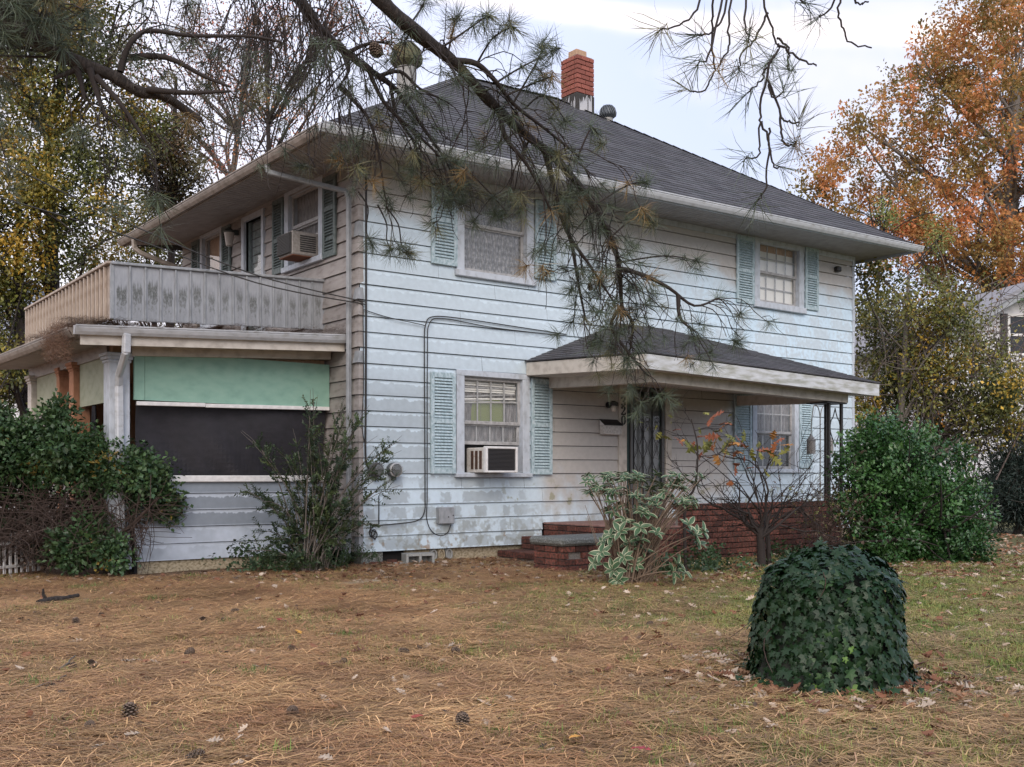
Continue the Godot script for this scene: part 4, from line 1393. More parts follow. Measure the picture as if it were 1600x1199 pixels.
func fittings() -> void:
	# window air conditioners
	var t := thing("air_conditioner", "rusty white window air conditioner with dark grille in lower left window", "air conditioner", Vector3(2.06, 1.255, 0.0))
	var white := nmat([[0.0, 0.30, 0.20, 0.12], [0.28, 0.56, 0.53, 0.48], [1.0, 0.70, 0.69, 0.66]], 0.5, Vector3(1.4, 1.4, 1.4), 90)
	var g := Geo.new()
	g.bb(Vector3(-0.27, 0.0, -0.10), Vector3(0.27, 0.355, 0.33), 0.012)
	put("casing", g, white, t)
	g = Geo.new()
	for e in [[Vector3(-0.285, 0.0, 0.331), Vector3(-0.245, 0.37, 0.40)], [Vector3(0.245, 0.0, 0.331), Vector3(0.285, 0.37, 0.40)], [Vector3(-0.2445, 0.335, 0.332), Vector3(0.2445, 0.37, 0.40)], [Vector3(-0.2445, 0.0, 0.332), Vector3(0.2445, 0.03, 0.40)]]:
		g.bb(e[0], e[1], 0.008)
	put("front_rim", g, M.white, t)
	g = Geo.new()
	g.bb(Vector3(-0.244, 0.031, 0.34), Vector3(0.244, 0.334, 0.36))
	for i in 16: g.bb(Vector3(-0.24, 0.040 + i * 0.0182, 0.3605), Vector3(0.24, 0.051 + i * 0.0182, 0.385))
	put("grille", g, mat(0.035, 0.033, 0.034, 0.6), t)
	for i in 3:
		g = Geo.new()
		g.bb(Vector3(-0.276, 0.05, 0.02 + i * 0.10), Vector3(-0.271, 0.31, 0.08 + i * 0.10))
		put("side_vent", g, nmat([[0.0, 0.02, 0.015, 0.012], [0.5, 0.06, 0.03, 0.02], [1.0, 0.20, 0.09, 0.04]], 0.8, Vector3(4, 4, 4), 92 + i), t)
	t = thing("air_conditioner", "weathered grey window air conditioner jutting over the balcony", "air conditioner", Vector3(-0.05, 4.34, -1.62))
	t.position = Vector3(0.0, 4.30, -1.45)
	g = Geo.new()
	g.bb(Vector3(-0.38, 0.0, -0.21), Vector3(0.08, 0.33, 0.23), 0.012)
	put("casing", g, nmat([[0.0, 0.24, 0.22, 0.20], [1.0, 0.40, 0.38, 0.36]], 0.5, Vector3(2, 2, 2), 95), t)
	g = Geo.new()
	g.bb(Vector3(-0.405, 0.02, -0.20), Vector3(-0.381, 0.31, 0.22), 0.006)
	for i in 13: g.bb(Vector3(-0.414, 0.033 + i * 0.021, -0.19), Vector3(-0.4055, 0.043 + i * 0.021, 0.21))
	put("grille", g, mat(0.03, 0.03, 0.03, 0.6), t)
	g = Geo.new()
	for i in 8: g.bb(Vector3(-0.26, 0.05 + i * 0.03, 0.2305), Vector3(-0.02, 0.067 + i * 0.03, 0.238))
	put("side_vent", g, mat(0.04, 0.04, 0.04, 0.7), t)
	g = Geo.new()
	g.bb(Vector3(-0.37, -0.012, -0.20), Vector3(0.0, -0.001, 0.22))
	put("rusty_base", g, mat(0.16, 0.06, 0.03, 0.9), t)

	# electricity meters
	for i in 2:
		var m := thing("electricity_meter", ["round glass electricity meter nearer the house corner, dark rim", "round glass electricity meter on the right, pale steel rim"][i], "meter", Vector3(0.20 + i * 0.29, 1.29, 0.03), "electricity meters on the front wall")
		var bz := Basis(Vector3.RIGHT, PI / 2)
		g = Geo.new()
		g.lathe([[0.10, 0.0], [0.10, 0.06], [0.095, 0.065], [0.0, 0.066]], Vector3.ZERO, bz, 24)
		g.bb(Vector3(-0.03, -0.14, 0.0), Vector3(0.03, -0.085, 0.05), 0.006)
		put("meter_base", g, mat(0.10, 0.11, 0.11, 0.6, 0.3), m)
		g = Geo.new()
		g.lathe([[0.092, 0.06], [0.096, 0.075], [0.096, 0.095], [0.082, 0.10], [0.082, 0.07]], Vector3.ZERO, bz, 24)
		put("meter_rim", g, mat(0.08, 0.08, 0.08, 0.5, 0.4) if i == 0 else mat(0.42, 0.42, 0.42, 0.4, 0.4), m)
		g = Geo.new()
		g.lathe([[0.07, 0.067], [0.07, 0.10], [0.0, 0.101]], Vector3.ZERO, bz, 20)
		g.bb(Vector3(-0.04, 0.0, 0.10), Vector3(0.04, 0.028, 0.112))
		put("meter_dial", g, mat(0.06, 0.06, 0.06, 0.6), m)
		g = Geo.new()
		g.lathe([[0.080, 0.10], [0.080, 0.15], [0.07, 0.165], [0.0, 0.17]], Vector3.ZERO, bz, 24)
		put("glass_cover", g, M.glass, m)
	wire("service_cable", [Vector3(0.065, 5.2, 0.055), Vector3(0.065, 3.4, 0.055), Vector3(0.06, 2.2, 0.055), Vector3(0.055, 1.55, 0.055), Vector3(0.075, 1.36, 0.055), Vector3(0.13, 1.30, 0.055)], 0.015, "thick black service cable running down the house corner to the meters")
	wire("thin_cable", [Vector3(0.02, 3.45, 0.055), Vector3(0.025, 2.4, 0.06), Vector3(-0.0, 1.9, 0.06), Vector3(0.05, 1.6, 0.06)], 0.006, "thin loose cable beside the corner service cable")
	# the pair that runs down beside the lower left shutter
	wire("wall_cable", [Vector3(3.55, 3.37, 0.05), Vector3(2.6, 3.40, 0.05), Vector3(1.6, 3.43, 0.05), Vector3(1.12, 3.41, 0.05), Vector3(1.0, 3.28, 0.05), Vector3(0.985, 3.0, 0.045), Vector3(0.99, 2.0, 0.045), Vector3(0.995, 1.0, 0.045), Vector3(0.985, 0.72, 0.045), Vector3(0.87, 0.60, 0.05), Vector3(0.55, 0.565, 0.05), Vector3(0.22, 0.545, 0.05), Vector3(0.12, 0.48, 0.05), Vector3(0.15, 0.40, 0.05), Vector3(0.20, 0.46, 0.06), Vector3(0.13, 0.50, 0.06)], 0.008, "black cable bending from the upper wall down to a tangled end near the foot")
	wire("wall_cable", [Vector3(3.5, 3.345, 0.05), Vector3(2.2, 3.35, 0.05), Vector3(1.3, 3.40, 0.05), Vector3(1.06, 3.30, 0.05), Vector3(1.035, 2.9, 0.045), Vector3(1.03, 1.6, 0.045), Vector3(1.03, 0.9, 0.045), Vector3(1.02, 0.62, 0.05), Vector3(1.10, 0.45, 0.05), Vector3(1.24, 0.38, 0.06), Vector3(1.36, 0.42, 0.06), Vector3(1.42, 0.53, 0.05)], 0.007, "black cable beside the shutter looping under the small grey box")
	wire("wall_cable", [Vector3(0.04, 3.40, 0.045), Vector3(0.4, 3.335, 0.045), Vector3(0.93, 3.285, 0.045), Vector3(0.98, 3.27, 0.045)], 0.006, "thin cable slanting from the corner to the black wall cables")
	wire("wall_cable", [Vector3(0.14, 0.58, 0.05), Vector3(0.13, 0.47, 0.06), Vector3(0.19, 0.38, 0.06), Vector3(0.23, 0.43, 0.06), Vector3(0.18, 0.50, 0.06), Vector3(0.14, 0.43, 0.065), Vector3(0.20, 0.36, 0.065)], 0.008, "coiled cable end above the foundation corner")
	wire("ground_rod_wire", [Vector3(0.265, 0.95, 0.045), Vector3(0.265, 0.57, 0.045)], 0.008, "short thin rod on the siding below the meters", "rod")
	# overhead wires to the corner
	wire("overhead_wire", [at(-220, 250, 12.0), at(0, 309, 12.6), at(200, 370, 13.1), at(400, 442, 13.4), Vector3(0.05, 3.47, 0.06)], 0.009, "lower of two overhead wires sagging to the house corner", "wire", "overhead wires")
	wire("overhead_wire", [at(-120, 190, 11.8), at(95, 299, 12.5), at(215, 356, 12.9), at(400, 430, 13.4), Vector3(0.05, 3.50, 0.06)], 0.009, "upper of two overhead wires slanting to the house corner", "wire", "overhead wires")
	# grey junction box
	t = thing("junction_box", "small grey junction box low on the front wall", "box", Vector3(1.32, 0.66, 0.02))
	g = Geo.new()
	g.bb(Vector3(-0.13, -0.115, 0.0), Vector3(0.13, 0.115, 0.085), 0.008)
	put("cover", g, M.panel, t)
	for e in [Vector3(0.02, -0.02, 0.088), Vector3(0.10, 0.0, 0.088)]:
		g = Geo.new()
		g.lathe([[0.009, 0.0], [0.009, 0.004], [0.0, 0.005]], e, Basis(Vector3.RIGHT, PI / 2), 8)
		put("screw", g, M.iron, t)
	# mailbox
	t = thing("mailbox", "white wall mailbox with a black lid left of the front door", "mailbox", Vector3(4.44, 1.86, 0.03))
	g = Geo.new()
	g.bb(Vector3(-0.19, 0.0, 0.0), Vector3(0.19, 0.15, 0.11), 0.006)
	put("body", g, nmat([[0.0, 0.38, 0.37, 0.35], [0.5, 0.55, 0.54, 0.52], [1.0, 0.60, 0.60, 0.58]], 0.6, Vector3(2, 2, 2), 97), t)
	put("lid", slab([Vector3(-0.20, 0.155, 0.13), Vector3(0.20, 0.155, 0.13), Vector3(0.19, 0.245, 0.0), Vector3(-0.19, 0.245, 0.0)], Vector3(0, 0.012, 0.0)), mat(0.012, 0.010, 0.012, 0.45), t)
	for s in [-1.0, 1.0]:
		g = Geo.new()
		g.face([Vector3(0.188 * s, 0.15, 0.0), Vector3(0.188 * s, 0.15, 0.11), Vector3(0.188 * s, 0.235, 0.0)], Vector3(0, 0.1, 0))
		put("cheek", g, M.white, t)
	# porch lamp
	t = thing("wall_lamp", "black porch wall lamp above the mailbox", "lamp", Vector3(4.43, 2.33, 0.03))
	g = Geo.new()
	g.lathe([[0.05, 0.0], [0.05, 0.02], [0.0, 0.025]], Vector3.ZERO, Basis(Vector3.RIGHT, PI / 2), 14)
	g.bb(Vector3(-0.02, 0.0, 0.02), Vector3(0.02, 0.03, 0.12), 0.004)
	put("bracket", g, M.iron, t)
	g = Geo.new()
	g.lathe([[0.075, -0.02], [0.075, 0.03], [0.02, 0.06], [0.0, 0.06]], Vector3(0.0, 0.0, 0.13), Basis(), 16)
	put("hood", g, M.iron, t)
	g = Geo.new()
	g.lathe([[0.0, -0.12], [0.03, -0.11], [0.038, -0.06], [0.03, -0.02]], Vector3(0.0, 0.0, 0.13), Basis(), 14)
	put("lamp_bulb", g, mat(0.62, 0.60, 0.55, 0.4), t)
	# balcony lantern
	t = thing("wall_lantern", "wall lantern with frosted glass under the balcony eave", "lamp", Vector3(-0.03, 5.12, -3.92))
	g = Geo.new()
	g.bb(Vector3(-0.08, -0.02, -0.03), Vector3(0.0, 0.06, 0.03), 0.004)
	g.lathe([[0.09, 0.0], [0.10, 0.02], [0.03, 0.08], [0.0, 0.10]], Vector3(-0.15, 0.0, 0.0), Basis(), 12)
	put("lantern_top", g, mat(0.05, 0.06, 0.055, 0.5), t)
	g = Geo.new()
	g.lathe([[0.0, -0.21], [0.05, -0.21], [0.085, 0.0]], Vector3(-0.15, 0.0, 0.0), Basis(), 12)
	put("frosted_glass", g, mat(0.40, 0.36, 0.32, 0.3), t)
	# security sensor under the right eave
	t = thing("eave_sensor", "small black sensor under the eave at the right end", "sensor", Vector3(10.42, 5.20, 0.03))
	g = Geo.new()
	g.bb(Vector3(-0.06, -0.05, 0.0), Vector3(0.06, 0.05, 0.10), 0.015)
	put("sensor_body", g, M.iron, t)
	# concrete block
	t = thing("cinder_block", "grey two-hole cinder block lying against the foundation", "block", Vector3(0.70, -0.01, 0.33), "", -0.22)
	g = Geo.new()
	for e in [[Vector3(-0.2, 0, -0.1), Vector3(-0.165, 0.19, 0.1)], [Vector3(-0.017, 0.0, -0.1), Vector3(0.017, 0.19, 0.1)], [Vector3(0.165, 0, -0.1), Vector3(0.2, 0.19, 0.1)]]:
		g.bb(e[0], e[1], 0.004)
	for e in [[-0.1645, -0.0175], [0.0175, 0.1645]]:
		g.bb(Vector3(e[0], 0.0, -0.1), Vector3(e[1], 0.034, 0.1))
		g.bb(Vector3(e[0], 0.156, -0.1), Vector3(e[1], 0.19, 0.1))
		g.bb(Vector3(e[0], 0.0345, -0.1), Vector3(e[1], 0.1555, -0.085))
	put("block_shell", g, M.block, t)
	# corner pier and rubble of the foundation
	t = thing("foundation_pier", "mossy concrete pier under the front house corner", "pier", Vector3(0.17, 0.0, -0.12))
	g = Geo.new()
	g.bb(Vector3(-0.13, -0.02, -0.12), Vector3(0.20, 0.20, 0.10), 0.01)
	put("pier_block", g, M.concrete, t)
	for e in [[Vector3(0.22, 0.03, 0.10), "reddish brick lying before the corner pier", M.brick[1], Vector3(0.22, 0.075, 0.10)], [Vector3(0.42, 0.06, 0.12), "broken dark brick beside the cinder block", M.brick[4], Vector3(0.14, 0.07, 0.09)], [Vector3(0.45, 0.02, 0.30), "grey rubble stone left of the cinder block", M.block, Vector3(0.18, 0.09, 0.12)]]:
		var b := solo("loose_brick" if e[2] != M.block else "rubble_stone", brick_mesh(e[3], 7), e[2], e[1], "brick" if e[2] != M.block else "stone")
		b.position = e[0]; b.rotation = Vector3(rr(-0.1, 0.1), rr(-0.5, 0.5), rr(-0.15, 0.15))
	t = thing("hollow_block", "row of hollow concrete block ends under the siding", "block", Vector3(1.18, 0.11, -0.02))
	for i in 3:
		g = Geo.new()
		var p := PackedVector3Array()
		for k in 13:
			var a := TAU * k / 12.0
			p.append(Vector3(i * 0.13 + 0.047 * cos(a), 0.0 + 0.07 * sin(a), 0.0))
		g.tube(p, taper(0.014, 0.014, 13), 5)
		g.bb(Vector3(i * 0.13 - 0.05, -0.075, -0.06), Vector3(i * 0.13 + 0.05, 0.075, -0.02))
		put("block_core", g, M.block if i != 1 else M.footing, t)
	t = thing("stone_slab", "flat mossy stepping stone half buried near the corner shrub", "stone", Vector3(-1.0, -0.006, 1.75), "", 0.4)
	g = Geo.new()
	g.box(Vector3.ZERO, Vector3(0.55, 0.05, 0.26), Basis(), 0.015)
	put("slab_stone", g, M.footing, t)
	# plant hook with two hanging lanterns by the right porch post
	t = thing("plant_hook", "grey double garden hook holding two lanterns by the porch post", "hook", Vector3(8.72, 0.0, 0.9))
	g = Geo.new()
	g.rod(Vector3.ZERO, Vector3(0, 2.2, 0), 0.012)
	for s in [-1.0, 1.0]:
		var p := PackedVector3Array()
		for k in 15:
			var a := PI * k / 14.0
			p.append(Vector3(s * (0.13 - 0.13 * cos(a)), 2.18 + 0.28 * sin(a) - (0.25 * maxf(0, k - 9) / 5.0), 0))
		g.tube(p, taper(0.010, 0.010, 15), 6)
	put("hook_arms", g, mat(0.22, 0.22, 0.21, 0.5, 0.3), t)
	for s in [-1.0, 1.0]:
		g = Geo.new()
		g.lathe([[0.0, 0.0], [0.075, 0.0], [0.075, 0.22], [0.085, 0.23], [0.05, 0.28], [0.015, 0.33], [0.0, 0.34]], Vector3(s * 0.26, 1.60, 0), Basis(), 14)
		put("hanging_lantern", g, nmat([[0.0, 0.16, 0.15, 0.14], [1.0, 0.34, 0.33, 0.31]], 0.5, Vector3(2, 2, 2), 98), t)
	# picket fence under the vines
	t = thing("picket_fence", "short white picket fence half buried in brown vines", "fence", at(0, 885, 12.35))
	t.position.y = 0.0
	t.rotation.y = 0.55
	for i in 15:
		g = Geo.new()
		g.bb(Vector3(-0.66 + i * 0.088, 0.03, -0.008), Vector3(-0.622 + i * 0.088, 0.42 + (0.1 if i > 8 else 0.0), 0.008), 0.003)
		put("picket", g, M.white, t)
	for y in [0.10, 0.38]:
		g = Geo.new()
		g.bb(Vector3(-0.70, y, 0.009), Vector3(0.66, y + 0.035, 0.03), 0.004)
		put("fence_rail", g, M.white, t)
	# fallen branch
	t = thing("fallen_branch", "short thick fallen branch lying on the straw at left", "branch", at(92, 941, 9.75))
	t.position.y = 0.03
	g = Geo.new()
	var p := spline([Vector3(-0.28, 0.01, 0.02), Vector3(-0.08, 0.02, 0.0), Vector3(0.08, 0.015, 0.01), Vector3(0.29, 0.02, -0.03)], 4)
	g.tube(p.duplicate(), PackedFloat32Array([0.034, 0.036, 0.032, 0.034, 0.03, 0.032, 0.028, 0.027, 0.024, 0.028, 0.022, 0.020, 0.018]), 8)
	g.tube(PackedVector3Array([Vector3(-0.16, 0.02, 0.0), Vector3(-0.19, 0.08, -0.01), Vector3(-0.18, 0.13, -0.02)]), PackedFloat32Array([0.02, 0.014, 0.010]), 6)
	put("branch_wood", g, M.bark, t)
	t.rotation.y = 0.6

# ---------------------------------------------------------------- neighbouring houses
func neighbours() -> void:
	var o := at(1592, 745, 30.0)
	var t := thing("neighbour_house", "white painted brick house with grey gabled roof behind the bare vines at right", "house", Vector3(o.x, 0, o.z), "", -0.45)
	var wm := nmat([[0.0, 0.50, 0.51, 0.54], [0.5, 0.66, 0.67, 0.70], [1.0, 0.76, 0.77, 0.80]], 0.85, Vector3(0.6, 0.6, 0.6), 100)
	var g := Geo.new()
	g.bb(Vector3(-2.8, 0, -7.0), Vector3(2.8, 5.1, 0.0))
	g.face([Vector3(-2.8, 5.1, 0), Vector3(2.8, 5.1, 0), Vector3(0, 6.6, 0)], Vector3(0, 5, -1))
	var wall := put("wall", g, wm, t)
	g = Geo.new()
	for k in 66:   # courses of painted brick in relief
		var s := -2.8 - (0.12 if k % 2 else 0.0)
		var top := 2.8 if k < 60 else 2.8 - (k - 59) * 0.16
		while s < top:
			var a := maxf(s, -minf(top, 2.79))
			var e := minf(s + 0.23, top)
			s += 0.24
			if e - a < 0.03: continue
			if e > -0.62 and a < 0.95 and k * 0.085 > 4.65 and k * 0.085 < 5.95: continue
			var q := Vector3((a + e) * 0.5, k * 0.085 + 0.04, 0.006 + rr(0, 0.008))
			g.quad(q + Vector3(-(e - a) / 2, -0.036, 0), q + Vector3((e - a) / 2, -0.036, 0), q + Vector3((e - a) / 2, 0.036, 0), q + Vector3(-(e - a) / 2, 0.036, 0))
	put("brickwork", g, wm, t, "stuff")
	g = Geo.new()
	var an := atan2(1.5, 2.8)
	for s in [-1.0, 1.0]:
		g.box(Vector3(s * 1.62, 6.72 - 1.62 * 1.5 / 2.8, -3.3), Vector3(3.75, 0.12, 8.0), Basis(Vector3.BACK, -s * an))
	put("roof", g, nmat([[0.0, 0.16, 0.16, 0.18], [1.0, 0.34, 0.35, 0.38]], 0.9, Vector3(0.8, 0.8, 0.8), 101), t)
	for s in [-1.0, 1.0]:
		g = Geo.new()
		g.box(Vector3(s * 1.62, 6.56 - 1.62 * 1.5 / 2.8, 0.62), Vector3(3.7, 0.2, 0.05), Basis(Vector3.BACK, -s * an))
		put("barge_board", g, M.panel, t)
	g = Geo.new()
	g.bb(Vector3(-0.36, 4.75, 0.012), Vector3(0.86, 5.85, 0.03))
	var w := put("window", g, mat(0.02, 0.022, 0.025, 0.15), t)
	for e in [[-0.42, 4.70, -0.34, 5.9], [0.84, 4.70, 0.92, 5.9], [-0.339, 5.82, 0.839, 5.9], [-0.339, 4.70, 0.839, 4.77], [-0.339, 5.26, 0.839, 5.33]]:
		g = Geo.new()
		g.bb(Vector3(e[0], e[1], 0.02), Vector3(e[2], e[3], 0.08))
		put("frame", g, M.white, w)
	g = Geo.new()
	g.bb(Vector3(-0.62, 4.70, 0.02), Vector3(-0.44, 5.9, 0.06))
	put("window_shutter", g, mat(0.05, 0.05, 0.055, 0.7), t)
	# left, seen through the trees
	o = at(-130, 745, 36.0)
	t = thing("neighbour_house", "pale house with grey blue roof half hidden behind trees at left", "house", Vector3(o.x, 0, o.z), "", -0.66)
	g = Geo.new()
	g.bb(Vector3(-5, 0, -6), Vector3(4.6, 5.6, 0))
	wall = put("wall", g, wm, t)
	for k in 22:
		g = Geo.new()
		g.box(Vector3(-0.2, 0.4 + k * 0.22, 0.02), Vector3(9.6, 0.215, 0.02), Basis(Vector3.RIGHT, -0.09))
		put("siding_board", g, wm, wall)
	g = Geo.new()
	g.face([Vector3(-5.5, 5.5, 0.6), Vector3(5.1, 5.5, 0.6), Vector3(2.6, 8.6, -3), Vector3(-3, 8.6, -3)], Vector3(0, 5, -3))
	g.face([Vector3(5.1, 5.5, 0.6), Vector3(5.1, 5.5, -6.6), Vector3(2.6, 8.6, -3)], Vector3(0, 5, -3))
	g.face([Vector3(-5.5, 5.5, 0.6), Vector3(-5.5, 5.5, -6.6), Vector3(-3, 8.6, -3)], Vector3(0, 5, -3))
	g.face([Vector3(-5.5, 5.5, -6.6), Vector3(5.1, 5.5, -6.6), Vector3(2.6, 8.6, -3), Vector3(-3, 8.6, -3)], Vector3(0, 5, -3))
	put("roof", g, nmat([[0.0, 0.16, 0.18, 0.22], [1.0, 0.32, 0.35, 0.40]], 0.9, Vector3(0.8, 0.8, 0.8), 103), t)

# ---------------------------------------------------------------- leaves and stems
func leaf(g: Geo, p: Vector3, d: Vector3, s: Vector3, len: float, w: float, col: Color, fold := 0.25) -> void:
	var nr := s.cross(d)
	var a := p + d * len * 0.45 + s * w + nr * w * fold
	var b := p + d * len * 0.45 - s * w + nr * w * fold
	var t := p + d * len - nr * len * 0.06
	g.tri_c(p, a, t, col, col, col)
	g.tri_c(p, t, b, col, col, col)

func cluster(n: int, radius: float, len: float, w: float, sd_: int, droop := 0.3) -> ArrayMesh:
	var g := Geo.new()
	var r := RandomNumberGenerator.new()
	r.seed = sd_
	for i in n:
		var z := r.randf_range(-1, 1)
		var a := r.randf_range(0, TAU)
		var q := sqrt(1 - z * z)
		var o := Vector3(q * cos(a), z, q * sin(a))
		var p := o * radius * pow(r.randf(), 0.45)
		var d := (o + Vector3(r.randf_range(-0.8, 0.8), r.randf_range(-0.8, 0.8) - droop, r.randf_range(-0.8, 0.8))).normalized()
		var s := d.cross(Vector3(r.randf_range(-0.7, 0.7), 1, r.randf_range(-0.7, 0.7))).normalized()
		var k := r.randf_range(0.62, 1.3)
		leaf(g, p, d, s, len * r.randf_range(0.7, 1.25), w * r.randf_range(0.75, 1.2), Color(k * r.randf_range(0.93, 1.08), k, k * r.randf_range(0.9, 1.1)))
	return g.mesh()

func sprig(n: int, len: float, ll: float, lw: float, sd_: int) -> ArrayMesh:   # leaves in pairs along a short stem on +y
	var g := Geo.new()
	var r := RandomNumberGenerator.new()
	r.seed = sd_
	for i in n:
		var t := (i + 0.5) / n
		var a := r.randf_range(0, TAU)
		for s in [0.0, PI]:
			var d := Vector3(cos(a + s), r.randf_range(0.3, 0.9), sin(a + s)).normalized()
			var k := r.randf_range(0.6, 1.35)
			leaf(g, Vector3(0, t * len, 0), d, d.cross(Vector3.UP).normalized(), ll * r.randf_range(0.7, 1.2), lw, Color(k, k, k))
	var p := PackedVector3Array([Vector3.ZERO, Vector3(0.01, len * 0.5, 0), Vector3(0, len, 0)])
	g.tint = Color(0.8, 0.6, 0.5)
	g.tube(p, PackedFloat32Array([0.003, 0.0025, 0.001]), 3)
	return g.mesh()

func aim(d: Vector3, scale := 1.0, roll := 0.0) -> Basis:   # +y turned to d
	var y := d.normalized()
	var x := y.cross(Vector3(0.31, 0.17, 0.93) if absf(y.z) < 0.9 else Vector3.RIGHT).normalized()
	return Basis(x, y, x.cross(y)).rotated(y, roll).scaled(Vector3.ONE * scale)

func straw_mesh(n: int, sd_: int, radius := 0.3) -> ArrayMesh:
	var g := Geo.new()
	var r := RandomNumberGenerator.new()
	r.seed = sd_
	for i in n:
		var a := r.randf_range(0, TAU)
		var q := radius * sqrt(r.randf())
		var o := Vector3(q * cos(a), r.randf_range(0.002, 0.04), q * sin(a))
		var h := r.randfn(0.0, 0.85)
		var d := Vector3(cos(h), r.randf_range(-0.12, 0.12), sin(h))
		var d2 := Vector3(cos(h + r.randf_range(-0.5, 0.5)), r.randf_range(-0.12, 0.10), sin(h + 0.2))
		var len := r.randf_range(0.06, 0.11)
		var s := d.cross(Vector3.UP).normalized() * r.randf_range(0.0013, 0.0027)
		var k := r.randf_range(0.35, 1.45)
		var c := Color(k, k * r.randf_range(0.88, 1.05), k * r.randf_range(0.8, 1.1))
		var m := o + d * len
		var e := m + d2 * len
		g.tri_c(o - s, o + s, m + s, c, c, c)
		g.tri_c(o - s, m + s, m - s, c, c, c)
		g.tri_c(m - s, m + s, e, c, c, c)
	return g.mesh()

func grass_mesh(n: int, sd_: int) -> ArrayMesh:
	var g := Geo.new()
	var r := RandomNumberGenerator.new()
	r.seed = sd_
	for i in n:
		var a := r.randf_range(0, TAU)
		var o := Vector3(cos(a), 0, sin(a)) * 0.07 * sqrt(r.randf())
		var out := Vector3(r.randf_range(-1, 1), 0, r.randf_range(-1, 1))
		var h := r.randf_range(0.02, 0.055)
		var m := o + out * h * 0.35 + Vector3(0, h * 0.7, 0)
		var e := o + out * h * 1.0 + Vector3(0, h, 0)
		var s := out.cross(Vector3.UP).normalized() * 0.0017
		var k := r.randf_range(0.6, 1.3)
		var c := Color(k * r.randf_range(0.9, 1.25), k, k * 0.9)
		g.tri_c(o - s, o + s, m + s, c, c, c)
		g.tri_c(o - s, m + s, m - s, c, c, c)
		g.tri_c(m - s, m + s, e, c, c, c)
	return g.mesh()

func oak_leaf(sd_: int, curl: float) -> ArrayMesh:   # lobed, one unit long
	var g := Geo.new()
	var r := RandomNumberGenerator.new()
	r.seed = sd_
	var pr := [[0.0, 0.015], [0.12, 0.05], [0.22, 0.20], [0.31, 0.07], [0.47, 0.33], [0.57, 0.09], [0.72, 0.30], [0.80, 0.09], [0.92, 0.14], [1.0, 0.0]]
	var P := func(i: int, s: float) -> Vector3:
		var t: float = pr[i][0]
		var w: float = pr[i][1]
		return Vector3(s * w, 0.08 * sin(t * PI) + curl * (w * w * 1.6 + (t - 0.5) * (t - 0.5) * 0.8) + 0.03 * sin(i * 2.1 + s * 2.0), t - 0.5 + (0.06 if w > 0.12 else 0.0))
	for i in pr.size() - 1:
		for s in [-1.0, 1.0]:
			var k := r.randf_range(0.8, 1.15)
			var c := Color(k, k, k)
			var a: Vector3 = P.call(i, 0.0)
			var b: Vector3 = P.call(i, s)
			var d: Vector3 = P.call(i + 1, s)
			var e: Vector3 = P.call(i + 1, 0.0)
			if s > 0:
				g.tri_c(a, e, d, c, c, c); g.tri_c(a, d, b, c, c, c)
			else:
				g.tri_c(a, d, e, c, c, c); g.tri_c(a, b, d, c, c, c)
	return g.mesh()

func inside(blobs: Array, shell := 0.6) -> Vector3:   # a point in one of [centre, radius]
	var tot := 0.0
	for b in blobs: tot += pow(b[1], 2.3)
	var q := rng.randf() * tot
	for b in blobs:
		q -= pow(b[1], 2.3)
		if q <= 0.0:
			return b[0] + rdir() * b[1] * pow(rng.randf(), 1.0 - shell * 0.75)
	return blobs[0][0]

func pix_blobs(l: Array, d: float, jit := 0.0) -> Array:   # [u, v, radius in pixels] at a depth
	var o := []
	for e in l: o.append([at(e[0], e[1], d + rr(-jit, jit)), e[2] * d / 1618.0])
	return o

# recursive bare branching into g; tips gathers [point, direction]
func twigs(g: Geo, o: Vector3, d: Vector3, len: float, r: float, depth: int, up: float, spread: float, tips: Array, kink := 0.25) -> void:
	var p := PackedVector3Array([o])
	var n := 4
	var q := o
	var dd := d
	for i in n:
		dd = (dd + rdir() * kink + Vector3(0, up * 0.25, 0)).normalized()
		q += dd * len / n
		p.append(q)
	g.tube(p, taper(r, r * 0.62, n + 1), 5 if r > 0.012 else 3, false)
	tips.append([q, dd])
	if depth <= 0: return
	var k := 2 + (1 if rng.randf() < 0.5 else 0)
	for i in k:
		var t: Vector3 = p[n] if i == 0 else p[rng.randi_range(1, n)]
		twigs(g, t, (dd + rdir() * spread).normalized(), len * rr(0.6, 0.9), r * 0.6, depth - 1, up, spread, tips, kink)

